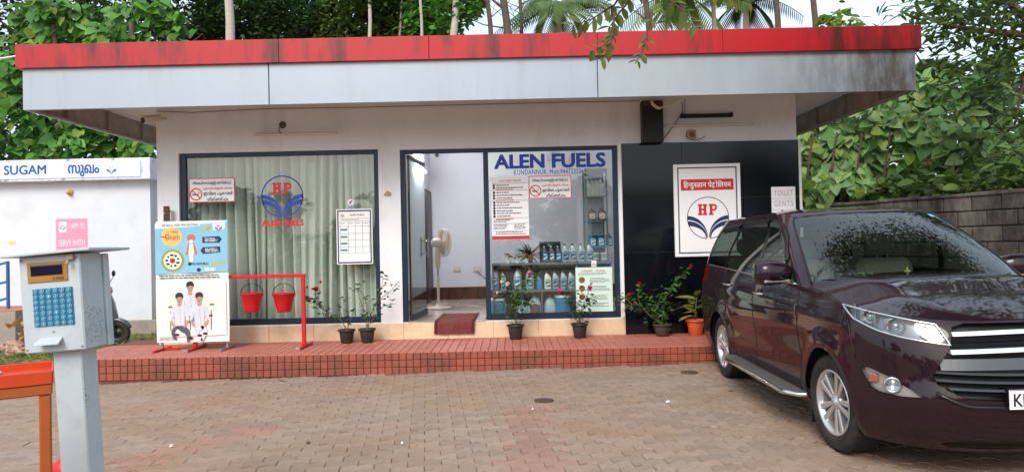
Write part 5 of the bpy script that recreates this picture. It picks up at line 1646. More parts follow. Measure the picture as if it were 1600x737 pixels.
def panel_cut(us, vs_fn, nz, polys, lift, names_default):
    """flat (u, z) sheet cut along every panel outline, then lifted onto the surface; returns panel -> (verts, faces) for the right half"""
    bm = bmesh.new()
    grid = []
    for u in us:
        z0, z1 = vs_fn(u)
        grid.append([bm.verts.new((u, z0 + (z1 - z0) * j / nz, 0)) for j in range(nz + 1)])
    for i in range(len(us) - 1):
        for j in range(nz):
            bm.faces.new((grid[i][j], grid[i + 1][j], grid[i + 1][j + 1], grid[i][j + 1]))
    for name, poly in polys:
        lo = (min(p[0] for p in poly), min(p[1] for p in poly)); hi = (max(p[0] for p in poly), max(p[1] for p in poly))
        for a, b in zip(poly, poly[1:] + poly[:1]):
            dx, dy = b[0] - a[0], b[1] - a[1]
            if abs(dx) + abs(dy) < 1e-6: continue
            fs = []
            for f in bm.faces:
                us_ = [v.co.x for v in f.verts]; zs_ = [v.co.y for v in f.verts]
                if max(us_) < min(a[0], b[0]) - .03 or min(us_) > max(a[0], b[0]) + .03 or max(zs_) < min(a[1], b[1]) - .03 or min(zs_) > max(a[1], b[1]) + .03: continue
                fs.append(f)
            if not fs: continue
            ge = set(); gv = set()
            for f in fs: ge.update(f.edges); gv.update(f.verts)
            bmesh.ops.bisect_plane(bm, geom=list(gv) + list(ge) + fs, dist=1e-5, plane_co=(a[0], a[1], 0), plane_no=(-dy, dx, 0))
    def inside(p, poly):
        c = False; n = len(poly)
        for i in range(n):
            a, b = poly[i], poly[i - 1]
            if (a[1] > p[1]) != (b[1] > p[1]) and p[0] < (b[0] - a[0]) * (p[1] - a[1]) / (b[1] - a[1]) + a[0]: c = not c
        return c
    out = {}
    for f in bm.faces:
        c = f.calc_center_median()
        nm = names_default
        for name, poly in polys:
            if inside((c.x, c.y), poly): nm = name
        out.setdefault(nm, []).append([tuple(v.co[:2]) for v in f.verts])
    bm.free()
    res = {}
    for nm, faces in out.items():
        idx, vs, fl = {}, [], []
        for f in faces:
            q = []
            for p in f:
                k = (round(p[0], 5), round(p[1], 5))
                if k not in idx:
                    idx[k] = len(vs); vs.append(lift(p[0], p[1]))
                q.append(idx[k])
            if len(set(q)) >= 3: fl.append(tuple(dict.fromkeys(q)))
        res[nm] = (vs, fl)
    return res

def both(mb, vf, mi=0, push=0.0):
    vs, fs = vf
    mb.add(vs, fs, mi, True)
    mb.add([(-v[0], v[1], v[2]) for v in vs], [f[::-1] for f in fs], mi, True)
def one(mb, vf, sgn, mi=0):
    vs, fs = vf
    mb.add([(sgn * v[0], v[1], v[2]) for v in vs], [f if sgn > 0 else f[::-1] for f in fs], mi, True)

AX_F, AX_R, WR = .93, 3.68, .336
car = thing("parked_car", "dark maroon people carrier parked nose forward on the pavers at the right", "car")
def circ(sc, zc, r, n=30, a0=0, a1=360):
    return [(u_of_s(sc + r * math.cos(R(a0 + (a1 - a0) * i / n)), .5), zc + r * math.sin(R(a0 + (a1 - a0) * i / n))) for i in range(n)]
def us_(s): return u_of_s(s, .6)
HL_IN = u_of_x(.50, .9)
headlight_poly = [(u_of_x(.545, .95), .955), (u_of_x(.74, 1.0), .998), (us_(.36), 1.04), (us_(.58), 1.065), (us_(.66), 1.062), (us_(.50), .968), (us_(.32), .905), (u_of_x(.72, .88), .876), (u_of_x(.60, .86), .853), (u_of_x(.50, .84), .838)]
fog_poly = [(u_of_x(.66, .53), .525), (u_of_x(.70, .55), .565), (u_of_x(.77, .6), .625), (u_of_x(.835, .65), .665), (u_of_x(.865, .67), .672), (u_of_x(.868, .64), .64), (u_of_x(.845, .56), .55), (u_of_x(.82, .53), .528), (u_of_x(.74, .52), .518)]
grille_poly = [(-.02, .962), (u_of_x(.40, .95), .962), (u_of_x(.47, .93), .94), (u_of_x(.505, .84), .82), (u_of_x(.60, .66), .66), (u_of_x(.585, .6), .605), (u_of_x(.47, .53), .535), (-.02, .52)]
intake_poly = [(-.02, .285), (u_of_x(.45, .3), .285), (u_of_x(.55, .25), .25), (u_of_x(.5, .22), .225), (-.02, .225)]
def sd(s): return UF + (s - NA) / (CAR_L - RB - NA) * (U_SIDE1 - UF)
fender_poly = [(us_(.50), .71), (us_(.56), .955), (us_(.665), 1.07), (us_(.66), 1.2), (sd(1.36), 1.3), (sd(1.42), .9), (sd(1.43), .1), (us_(.50), .1)]
fdoor_poly = [(sd(1.43), .33), (sd(1.425), .9), (sd(1.40), 1.3), (sd(2.50), 1.3), (sd(2.50), .33)]
rdoor_poly = [(sd(2.50), .33), (sd(2.50), 1.3), (sd(3.52), 1.3), (sd(3.50), 1.0), (sd(3.33), .80), (sd(3.20), .60), (sd(3.17), .33)]
sill_poly = [(sd(1.20), .10), (sd(1.20), .33), (sd(3.25), .33), (sd(3.25), .10)]
arch_f = circ(AX_F, WR + .005, .385)
arch_r = circ(AX_R, WR + .005, .385)
tail_poly = [(U_SIDE1 - .12, 1.05), (U_SIDE1 - .05, 1.3), (U_END + .1, 1.3), (U_END + .1, .95), (U_SIDE1 + .3, .92)]
us = sorted(set([UF * math.sin(i / 26 * math.pi / 2) ** 1.0 * 1.0 if False else UF * i / 40 for i in range(41)] + [U_SIDE1 * i / 60 + UF * (1 - i / 60) for i in range(61)] + [U_SIDE1 + UR * i / 14 for i in range(15)]))
def lift_low(u, z):
    v = S_low(max(u, 0), z)
    # shoulder crease and door scallop
    if u > UF * .9 and u < U_SIDE1 + .2:
        v.x += .010 * math.exp(-((z - (.93 + .012 * (u - 1))) / .035) ** 2) - .018 * math.exp(-((z - .58) / .16) ** 2) * min(1, max(0, (u - 1.25) * 2)) * min(1, max(0, (3.9 - u) * 2))
    # flared arches
    for ax in (AX_F, AX_R):
        d = math.hypot(v.y - ax, z - WR)
        v.x += .022 * math.exp(-((d - .40) / .07) ** 2) * (1 if z < .95 else .5)
    # bumper crease rising into the lower lip
    if u < UF:
        pass
    return v
polys = [("fender", fender_poly), ("front_door", fdoor_poly), ("rear_door", rdoor_poly), ("sill", sill_poly), ("headlight", headlight_poly), ("fog", fog_poly), ("grille", grille_poly), ("intake", intake_poly), ("tail", tail_poly), ("hole", arch_f), ("hole", arch_r)]
parts = panel_cut(us, lambda u: (ZB, ZT(u)), 22, polys, lift_low, "body")
def split_s(vf, s_cut):
    vs, fs = vf
    out = []
    for front in (True, False):
        sel = [f for f in fs if (sum(vs[i][1] for i in f) / len(f) < s_cut) == front]
        used = sorted({i for f in sel for i in f}); mp_ = {i: k for k, i in enumerate(used)}
        out.append(([vs[i] for i in used], [tuple(mp_[i] for i in f) for f in sel]))
    return out
body_front, body_rear = split_s(parts["body"], 2.4)
def nm_clean(o):
    bm = bmesh.new(); bm.from_mesh(o.data)
    bmesh.ops.remove_doubles(bm, verts=bm.verts, dist=2e-4)
    bm.to_mesh(o.data); bm.free()
    return o
def carpart(mb, name, mats, parent=car):
    return nm_clean(mb.build(name, mats, parent, local=True))
mb = MB(); both(mb, body_front); body = carpart(mb, "front_bumper", M_paint)
mb = MB(); both(mb, body_rear); carpart(mb, "rear_body", M_paint)
for key, nm in (("fender", "fender"), ("front_door", "front_door"), ("rear_door", "rear_door")):
    for sgn in (-1, 1):
        m_ = MB(); one(m_, parts[key], sgn)
        p = carpart(m_, nm, M_paint)
        if key == "front_door" and sgn == -1: FDOOR = p
        if key == "front_door" and sgn == 1: FDOOR_R = p
        if key == "rear_door" and sgn == -1: RDOOR = p
        if key == "rear_door" and sgn == 1: RDOOR_R = p
for sgn in (-1, 1):
    m_ = MB(); one(m_, parts["sill"], sgn); carpart(m_, "sill", M_paint)
    m_ = MB(); one(m_, parts["tail"], sgn); carpart(m_, "tail_light", M_taillamp)
# seams: thin dark tubes standing in for the shaded gaps between panels
def poly_line(poly, off=.0008, z_max=None, step=.05):
    pts = []
    for a, b in zip(poly[:-1], poly[1:]):
        n = max(1, int(math.hypot(b[0] - a[0], b[1] - a[1]) / step))
        for i in range(n): pts.append((a[0] + (b[0] - a[0]) * i / n, a[1] + (b[1] - a[1]) * i / n))
    pts.append(poly[-1])
    out = []
    for u, z in pts:
        z = min(z, ZT(max(u, 0)) - .002)
        out.append(lift_low(u, z) + Vector((off, 0, 0)))
    return out
for sgn in (-1, 1):
    for pl in (fdoor_poly[:3], [fdoor_poly[3], fdoor_poly[4]], [fdoor_poly[4], fdoor_poly[0]], rdoor_poly[2:], [rdoor_poly[-1], rdoor_poly[0]], [(us_(.50), .71), (us_(.56), .955)]):
        m_ = MB(); pts = poly_line(pl)
        m_.tube([(sgn * p.x, p.y, p.z) for p in pts], .0032, 5)
        carpart(m_, "door_seam", M_trim)
# bonnet between the two wing edges
Ecurve = [(u, lift_low(u, ZT(u))) for u in [UF * i / 36 for i in range(37)] + [UF + .75 * i / 14 for i in range(1, 15)]]
vs, fs = [], []
NT = 24
def hood_z(s, t, zE):
    crown = interp(s, [.1, .25, .5, .9, 1.3, 1.6], [.0, .030, .060, .085, .085, .085])
    ridge = .012 * math.exp(-((abs(t) - .62) / .10) ** 2) * min(1, max(0, (s - .15) * 3))
    return zE + crown * (1 - abs(t) ** 2.6) + ridge
for (u, p) in Ecurve:
    for i in range(NT + 1):
        t = -1 + 2 * i / NT
        vs.append((p.x * t, p.y, hood_z(p.y, t, p.z)))
for j in range(len(Ecurve) - 1):
    for i in range(NT):
        fs.append((j * (NT + 1) + i, j * (NT + 1) + i + 1, (j + 1) * (NT + 1) + i + 1, (j + 1) * (NT + 1) + i))
m_ = MB(); m_.add(vs, fs, 0, True); hood = carpart(m_, "bonnet", M_paint)
m_ = MB()
for sgn in (-1, 1):
    pts = [Vector((sgn * p.x * .985, p.y, hood_z(p.y, .985, p.z) + .001)) for u, p in Ecurve if .15 < p.y < 1.3]
    m_.tube(pts, .0035, 5)
m_.build("bonnet_seam", M_trim, hood, local=True)

# greenhouse
GA, GRB = .42, .35
def GW(z): return interp(z, [1.0, 1.15, 1.3, 1.45, 1.6, 1.72], [.885, .862, .825, .775, .715, .655])
def GN(z): return interp(z, [1.0, 1.12, 1.3, 1.5, 1.66, 1.74], [.98, 1.10, 1.345, 1.66, 1.95, 2.12])
def GT(z): return interp(z, [1.0, 1.2, 1.45, 1.74], [4.64, 4.63, 4.55, 4.36])
ZG0, ZG1 = 1.02, 1.715
def S_up(u, z):
    x, s = outline(u, GW(z), GN(z), GT(z), GA, GRB, 2.25, 2.0)
    return Vector((x, s, z))
def ug(s, z):
    s0, s1 = GN(z) + GA, GT(z) - GRB
    return UF + (s - s0) / (s1 - s0) * (U_SIDE1 - UF)
ws_poly = [(-.05, 1.115), (.70, 1.125), (.74, 1.15), (.715, 1.62), (.69, 1.672), (.40, 1.69), (-.05, 1.695)]
belt = lambda s: 1.125 + (s - 1.4) * .030
def gp(pts): return [(ug(s, z), z) for s, z in pts]
qtr_poly = [(ug(1.52, 1.15), 1.152), (ug(1.60, 1.20), 1.30), (ug(1.78, 1.3), 1.315), (ug(1.80, 1.16), 1.152)]
qtr_poly = gp([(1.56, 1.15), (1.80, 1.35), (1.83, 1.35), (1.83, 1.155)])
fw_poly = gp([(1.87, 1.155), (1.87, 1.385), (2.02, 1.50), (2.22, 1.60), (2.42, 1.645), (2.50, 1.650), (2.50, 1.172)])
rw_poly = gp([(2.58, 1.172), (2.58, 1.650), (3.30, 1.652), (3.46, 1.40), (3.50, 1.20)])
cw_poly = gp([(3.57, 1.205), (3.53, 1.40), (3.42, 1.640), (3.95, 1.615), (4.12, 1.54), (4.22, 1.38), (4.24, 1.25), (4.2, 1.222)])
dark_poly = gp([(1.50, 1.13), (1.85, 1.385), (2.02, 1.525), (2.22, 1.622), (2.42, 1.668), (3.4, 1.672), (3.97, 1.635), (4.15, 1.56), (4.26, 1.38), (4.28, 1.23), (4.2, 1.20), (2.5, 1.150)])
bw_poly = [(U_SIDE1 + .22, 1.24), (U_SIDE1 + .24, 1.60), (U_END + .1, 1.62), (U_END + .1, 1.22)]
polys = [("dark", dark_poly), ("wind", ws_poly), ("quarter", qtr_poly), ("fwin", fw_poly), ("rwin", rw_poly), ("cwin", cw_poly), ("back", bw_poly)]
gu = sorted(set([UF * i / 30 for i in range(31)] + [UF + (U_SIDE1 - UF) * i / 44 for i in range(45)] + [U_SIDE1 + UR * i / 12 for i in range(13)]))
gparts = panel_cut(gu, lambda u: (ZG0, ZG1), 20, polys, lambda u, z: S_up(max(u, 0), z), "pillar")
m_ = MB(); both(m_, gparts["pillar"]); cabin = carpart(m_, "cabin_pillar", M_paint)
m_ = MB(); both(m_, gparts["dark"]); carpart(m_, "window_surround", M_gloss)
m_ = MB(); both(m_, gparts["wind"]); wsc = carpart(m_, "windscreen", M_windscreen)
m_ = MB(); both(m_, gparts["back"]); carpart(m_, "rear_window", M_carglass)
for sgn in (-1, 1):
    for key in ("quarter", "fwin", "rwin", "cwin"):
        m_ = MB(); one(m_, gparts[key], sgn)
        carpart(m_, "side_window", M_carglass)
# black band round the windscreen edge
m_ = MB()
for sgn in (-1, 1):
    pts = [S_up(u, z) for u, z in [(0, 1.695), (.2, 1.694), (.40, 1.69), (.55, 1.682), (.69, 1.672), (.715, 1.62), (.722, 1.5), (.73, 1.35), (.738, 1.2), (.74, 1.15)]]
    m_.tube([(sgn * p.x, p.y, p.z) for p in pts], .010, 6)
m_.build("seal", M_trim, wsc, local=True)
# roof
vs, fs = [], []
NR = 10
ring_u = [UF * i / 20 for i in range(21)] + [UF + (U_SIDE1 - UF) * i / 20 for i in range(1, 21)] + [U_SIDE1 + UR * i / 12 for i in range(1, 13)]
RCX = (GN(ZG1) + GT(ZG1)) / 2
vs, fs = [], []
NT2 = 18
for u in ring_u:
    p = S_up(u, ZG1)
    for i in range(NT2 + 1):
        t = -1 + 2 * i / NT2
        k = 1 - abs(t) ** 3.2
        e = max(0.0, min(1, (p.y - GN(ZG1)) / .9)); e2 = max(0.0, min(1, (GT(ZG1) - p.y) / .8))
        vs.append((p.x * t, p.y, ZG1 + k * .062 * (1 - (1 - e) ** 2) * (1 - (1 - e2) ** 2)))
for j in range(len(ring_u) - 1):
    for i in range(NT2):
        fs.append((j * (NT2 + 1) + i, j * (NT2 + 1) + i + 1, (j + 1) * (NT2 + 1) + i + 1, (j + 1) * (NT2 + 1) + i))
m_ = MB(); m_.add(vs, fs, 0, True); roofp = carpart(m_, "car_roof", M_paint)
# cowl, wipers
m_ = MB()
vs, fs = [], []
for i in range(25):
    t = -1 + 2 * i / 24
    sE = 1.12 + .22 * abs(t) ** 2.2
    pts = [(t * .83, sE - .10, hood_z(sE - .1, t, 1.085) - .02), (t * .83, sE - .02, 1.125 + .045 * (1 - abs(t) ** 2.5)), (t * .83, sE + .14, 1.10)]
    vs += pts
for i in range(24):
    for k in range(2): fs.append((3 * i + k, 3 * i + 3 + k, 3 * i + 4 + k, 3 * i + 1 + k))
m_.add(vs, fs, 0, True); carpart(m_, "cowl", M_trim)
for (xa, xb, za) in ((-.62, .05, 0), (.10, .62, 0)):
    m_ = MB()
    pts = []
    for i in range(9):
        k = i / 8; x = xa + (xb - xa) * k
        u = max(0, min(.72, abs(x) / .885)); 
        z = 1.135 + .035 * k
        uu = 0
        lo, hi = 0, .9
        for _ in range(30):
            mm = (lo + hi) / 2
            if S_up(mm, z).x < abs(x): lo = mm
            else: hi = mm
        p = S_up(lo, z)
        pts.append((x, p.y - .03, z + .012))
    m_.tube(pts, [.014] + [.010] * 7 + [.006], 6); carpart(m_, "wiper", M_trim)
# windscreen sticker and little cross on the dashboard
p = S_up(.56, 1.655)
m_ = MB(); q = [S_up(u, z) + Vector((0, -.004, .003)) for u, z in ((.47, 1.64), (.545, 1.637), (.54, 1.662), (.47, 1.665))]
m_.add(q, [(0, 1, 2, 3)]); m_.build("windscreen_sticker", mat("teal_sticker", C(90, 200, 200), .5, var=.02), wsc, local=True)
m_ = MB(); M_cream = mat("cream_plastic", C(222, 206, 120), .5, var=.03)
m_.box(-.022, .022, -.015, .015, 0, .012, b=.003); m_.box(-.006, .006, -.005, .005, .012, .115, b=.002); m_.box(-.024, .024, -.005, .005, .078, .09, b=.002)
for v in range(len(m_.v)): m_.v[v] = (m_.v[v][0] - .02, m_.v[v][1] + 1.47, m_.v[v][2] + 1.128)
carpart(m_, "dashboard_cross", M_cream)
# interior
m_ = MB()
m_.box(-.78, .78, 1.30, 1.80, .85, 1.125, 0, .05); m_.box(-.80, .80, 1.2, 4.5, .30, .36)
carpart(m_, "dashboard", M_dash)
m_ = MB(); m_.lathe([(.0, 0), (.01, 0)], 8)
m_ = MB()
Mst = Matrix.Translation((-.36, 1.92, 1.08)) @ Matrix.Rotation(R(65), 4, 'X')
ringp = [(.185 * math.cos(2 * math.pi * i / 24), .185 * math.sin(2 * math.pi * i / 24), 0) for i in range(25)]
m_.tube(ringp, .015, 8, M=Mst); m_.tube([(-.18, 0, 0), (.18, 0, 0)], .018, 6, M=Mst); m_.lathe([(.0, -.05), (.07, -.03), (.06, .02), (0, .03)], 12, M=Mst)
carpart(m_, "steering_wheel", M_dash)
for (sx, sy) in ((-.37, 2.25), (.37, 2.25), (-.37, 3.15), (.37, 3.15), (0, 3.95)):
    m_ = MB(); wdt = .26 if sy < 3.5 else .6
    m_.box(sx - wdt, sx + wdt, sy - .25, sy + .25, .55, .72, 0, .06)
    Mb = Matrix.Translation((sx, sy + .24, .70)) @ Matrix.Rotation(R(-14), 4, 'X')
    m_.box(-wdt, wdt, -.07, .07, 0, .60, 0, .06, Mb)
    for hx in ((0,) if wdt < .3 else (-.35, .35)):
        m_.box(hx - .13, hx + .13, -.05, .05, .63, .82, 0, .045, Mb)
        m_.tube([(hx - .05, 0, .55), (hx - .05, 0, .68)], .008, 6, M=Mb); m_.tube([(hx + .05, 0, .55), (hx + .05, 0, .68)], .008, 6, M=Mb)
    carpart(m_, "seat", M_seat)
# underbody and wheel wells
m_ = MB()
m_.box(-.54, .54, .40, 4.4, .22, .30)
for ax in (AX_F, AX_R):
    for sgn in (-1, 1):
        vs, fs = [], []
        n = 20
        for i in range(n + 1):
            a = R(-18 + 216 * i / n)
            zz_ = max(.22, WR + .383 * math.sin(a)); xo = min(.885, S_low(u_of_s(max(.3, ax + .383 * math.cos(a)), zz_), zz_).x - .03) if ax < 1.5 else .885
            for x in (.55, xo):
                vs.append((sgn * x, ax + .383 * math.cos(a), WR + .383 * math.sin(a)))
        for i in range(n): fs.append((2 * i, 2 * i + 1, 2 * i + 3, 2 * i + 2))
        m_.add(vs, fs, 0, True)
        m_.add([(sgn * .55, ax + .39 * math.cos(R(18 * k)), max(.22, WR + .39 * math.sin(R(18 * k)))) for k in range(20)], [tuple(range(20))])
carpart(m_, "underbody", M_trim)
# wheels
def make_wheel(loc, sgn):
    hub = bpy.data.objects.new("wheel", None); COL.objects.link(hub); hub.parent = car; hub.location = loc
    Mw = Matrix.Rotation(sgn * math.pi / 2, 4, 'Y')        # lathe axis z -> outward
    t = MB()
    hw = .107
    prof = [(.222, -hw * .82), (.245, -hw), (.300, -hw * 1.02), (.322, -hw * .93), (.334, -hw * .72), (.336, -hw * .3), (.336, 0), (.336, hw * .3), (.334, hw * .72), (.322, hw * .93), (.300, hw * 1.02), (.262, hw * 1.01), (.245, hw), (.229, hw * .86), (.222, hw * .6)]
    t.lathe(prof, 48, M=Mw)
    for rr in (.255, .275): t.lathe([(rr, hw * 1.0), (rr + .002, hw * 1.04), (rr + .004, hw * 1.0)], 48, M=Mw)
    for gx in (-.05, -.017, .017, .05): t.lathe([(.337, gx - .004), (.3365, gx), (.337, gx + .004)], 48, M=Mw)
    for k in range(48):
        a = 2 * math.pi * k / 48
        for zz, sl in ((-.075, .2), (.075, -.2)):
            Mk = Mw @ Matrix.Rotation(a, 4, 'Z') @ Matrix.Translation((.334, 0, zz)) @ Matrix.Rotation(sl, 4, 'X')
            t.box(0, .004, -.014, .014, -.02, .02, M=Mk)
    t.build("tyre", M_tyre, hub, local=True)
    r = MB()
    r.lathe([(.205, -.09), (.208, hw * .45), (.222, hw * .78), (.231, hw * .90), (.226, hw * .97), (.214, hw * .93), (.204, hw * .55), (.196, -.02)], 48, M=Mw)
    r.lathe([(0, .035), (.205, .015)], 32, mi=1, M=Mw)
    r.lathe([(.062, .05), (.060, .072), (.045, .082), (.034, .086), (.032, .092), (0, .094)], 24, M=Mw)
    for k in range(5):
        for dlt in (-.21, .21):
            a = 2 * math.pi * k / 5 + .3
            a2 = a + dlt * 1.0
            p0 = Vector((.040 * math.cos(a + dlt * 1.6), .040 * math.sin(a + dlt * 1.6), .074)); p1 = Vector((.215 * math.cos(a2), .215 * math.sin(a2), .084))
            d = (p1 - p0).normalized(); nrm = Vector((-d.y, d.x, 0))
            w0, w1 = .014, .024
            vs = [p0 - nrm * w0, p0 + nrm * w0, p1 + nrm * w1, p1 - nrm * w1]
            top = [v + Vector((0, 0, .004)) for v in [p0 - nrm * w0 * .6, p0 + nrm * w0 * .6, p1 + nrm * w1 * .65, p1 - nrm * w1 * .65]]
            bot = [v + Vector((0, 0, -.045)) for v in vs]
            r.add(vs + top + bot, [(4, 5, 6, 7), (0, 1, 5, 4), (1, 2, 6, 5), (2, 3, 7, 6), (3, 0, 4, 7), (8, 9, 1, 0), (9, 10, 2, 1), (11, 8, 0, 3)], 0, False, Mw)
        a = 2 * math.pi * k / 5 + .3 + math.pi / 5
        r.lathe([(.009, 0), (.009, .012), (0, .014)], 8, c=(.048 * math.cos(a), .048 * math.sin(a), .066), mi=1, M=Mw)
    r.build("rim", [M_alloy, M_alloydark], hub, local=True)
    return hub
for ax in (AX_F, AX_R):
    for sgn in (-1, 1):
        wv = make_wheel((sgn * .768, ax, WR), sgn)
        wv.rotation_euler = (random.uniform(0, 6), 0, R(-4) if ax == AX_F else 0)
        wv.rotation_mode = 'ZXY'
# arch lips
for sgn in (-1, 1):
    for ax, ph in ((AX_F, 0), (AX_R, 0)):
        m_ = MB(); pts = []
        for i in range(23):
            a = R(-8 + 196 * i / 22)
            s, z = ax + .384 * math.cos(a), WR + .005 + .384 * math.sin(a)
            if z < ZB: continue
            p = lift_low(u_of_s(s, z) if s < NA else sd(s), z)
            pts.append((sgn * (p.x - .004), p.y, p.z))
        m_.tube(pts, .007, 6)
        carpart(m_, "arch_lip", M_paint)
    # mud flap, running board
    m_ = MB(); m_.box(sgn * .62, sgn * .86, AX_F + .385, AX_F + .40, .10, .42, 0, .004); m_.box(sgn * .62, sgn * .86, AX_R + .385, AX_R + .40, .10, .40, 0, .004); carpart(m_, "mud_flap", M_trim)
    m_ = MB()
    yb0, yb1 = 1.36, 3.26
    pl = [(.80, yb0), (.94, yb0 + .02), (1.005, yb0 + .14), (1.005, yb1 - .22), (.93, yb1), (.80, yb1)]
    vs = [(sgn * x, y, .285) for x, y in pl] + [(sgn * x, y, .315) for x, y in pl]
    n = len(pl)
    fs = [tuple(range(n)), tuple(range(2 * n - 1, n - 1, -1))] + [((i + 1) % n, i, i + n, (i + 1) % n + n) for i in range(n)]
    m_.add(vs, fs)
    for k in range(5): m_.box(sgn * (.83 + .03 * k), sgn * (.84 + .03 * k), yb0 + .12, yb1 - .2, .315, .321)
    rb = carpart(m_, "running_board", M_runboard)
    m_ = MB(); m_.tube([(sgn * .82, yb0 - .005, .298), (sgn * .935, yb0 + .012, .298), (sgn * 1.008, yb0 + .14, .298), (sgn * 1.008, yb1 - .22, .298), (sgn * .935, yb1 + .005, .298)], .019, 8); m_.build("edge_trim", M_chrome, rb, local=True)
# chrome belt, visors, handles, mirrors
for sgn, fd, rd in ((-1, FDOOR, RDOOR), (1, FDOOR_R, RDOOR_R)):
    m_ = MB(); pts = []
    for i in range(30):
        s = 1.50 + (4.22 - 1.50) * i / 29
        z = 1.133 + (s - 1.5) * .0275
        p = S_up(ug(s, z), z); pts.append((sgn * (p.x + .004), p.y, p.z))
    m_.tube(pts, .009, 6); carpart(m_, "chrome_strip", M_chrome)
    m_ = MB()
    for seg in ([(1.78, 1.335), (1.87, 1.405), (2.02, 1.52), (2.22, 1.618), (2.42, 1.662), (2.50, 1.668)], [(2.57, 1.668), (2.9, 1.670), (3.29, 1.668)], [(3.43, 1.655), (3.7, 1.645), (3.95, 1.63)]):
        vs = []
        for s, z in seg:
            p = S_up(ug(s, z), z); vs += [(sgn * (p.x + .004), p.y, p.z + .006), (sgn * (p.x + .030), p.y + .015, p.z - .035), (sgn * (p.x + .028), p.y + .02, p.z - .07)]
        k = len(seg)
        m_.add(vs, [(3 * i + q, 3 * i + 3 + q, 3 * i + 4 + q, 3 * i + 1 + q) for i in range(k - 1) for q in range(2)], 0, True)
    carpart(m_, "window_visor", mat("smoked_visor", C(34, 34, 38), .15, var=.05))
    for (s, z, par) in ((2.34, 1.005, fd), (3.34, 1.03, rd)):
        p = lift_low(sd(s), z)
        m_ = MB()
        m_.tube([(sgn * (p.x - .005), s - .10, z), (sgn * (p.x + .030), s - .075, z + .002), (sgn * (p.x + .034), s, z + .005), (sgn * (p.x + .030), s + .075, z + .004), (sgn * (p.x - .005), s + .10, z + .002)], .013, 8, flat=.75)
        m_.lathe([(.045, 0), (.03, -.008), (0, -.012)], 14, M=Matrix.Translation((sgn * (p.x + .004), s - .03, z)) @ Matrix.Rotation(sgn * math.pi / 2, 4, 'Y'), mi=1)
        m_.build("handle", [M_chrome, M_trim], par, local=True)
    # mirror
    m_ = MB()
    p = S_up(ug(1.80, 1.17), 1.17)
    Mm = Matrix.Translation((sgn * (p.x + .115), 1.74, 1.215)) @ Matrix.Scale(sgn, 4, (1, 0, 0)) @ Matrix.Rotation(R(-12), 4, 'Z') @ Matrix.Scale(1.15, 4)
    vs, fs = [], []
    secs = [(-.125, .055, .045), (-.10, .085, .065), (-.03, .10, .085), (.05, .10, .09), (.11, .085, .08), (.14, .05, .05)]
    n = 16
    for (x, ry, rz) in secs:
        for k in range(n):
            a = 2 * math.pi * k / n
            ca_, sa_ = math.cos(a), math.sin(a)
            vs.append((x, ry * math.copysign(abs(ca_) ** .7, ca_) * (1 if ca_ < 0 else .55), rz * math.copysign(abs(sa_) ** .75, sa_)))
    for i in range(len(secs) - 1):
        for k in range(n): fs.append((i * n + k, i * n + (k + 1) % n, (i + 1) * n + (k + 1) % n, (i + 1) * n + k))
    fs += [tuple(range(n))[::-1], tuple(range((len(secs) - 1) * n, len(secs) * n))]
    m_.add(vs, fs, 0, True, Mm)
    mir = carpart(m_, "side_mirror", M_paint)
    bm = bmesh.new(); bm.from_mesh(mir.data); bmesh.ops.recalc_face_normals(bm, faces=bm.faces); bm.to_mesh(mir.data); bm.free()
    m_ = MB(); m_.tube([(sgn * (p.x - .02), 1.80, 1.15), (sgn * (p.x + .06), 1.77, 1.150), (sgn * (p.x + .12), 1.745, 1.15)], [.035, .03, .04], 10, flat=.6); m_.build("bracket", M_trim, mir, local=True)
    m_ = MB(); m_.box(-.09, .11, -.090, -.060, -.066, -.044, 0, .010, Mm); m_.build("indicator", M_alloy, mir, local=True)
    m_ = MB(); m_.box(-.095, .115, .052, .060, -.06, .065, 0, .01, Mm); m_.build("mirror_glass", M_steel, mir, local=True)
# front: grille, lamps, plate
def off_in(vf, d):
    vs, fs = vf
    return [(v[0] * (1 - d * .12), v[1] + d, v[2]) for v in vs], fs
m_ = MB(); both(m_, off_in(parts["grille"], .06)); grille = carpart(m_, "grille", M_trim)
m_ = MB()
for pl in (grille_poly,):
    pts = [lift_low(max(u, 0), z) for u, z in [grille_poly[0]] + grille_poly[1:]]
    fine = []
    for a, b in zip(grille_poly[:-1], grille_poly[1:]):
        for i in range(8):
            fine.append((a[0] + (b[0] - a[0]) * i / 8, a[1] + (b[1] - a[1]) * i / 8))
    fine.append(grille_poly[-1])
    for sgn in (-1, 1):
        o_, i_ = [], []
        for u, z in fine:
            p = lift_low(max(u, 0), z); o_.append((sgn * p.x, p.y, p.z)); i_.append((sgn * p.x * (1 - .06 * .12), p.y + .06, p.z))
        n = len(fine)
        m_.add(o_ + i_, [(k, k + 1, n + k + 1, n + k) for k in range(n - 1)])
m_.build("grille_side", M_gloss, grille, local=True)
def grille_x(z):
    return interp(z, [.52, .535, .605, .66, .82, .94, .962], [.44, .46, .575, .60, .505, .47, .42])
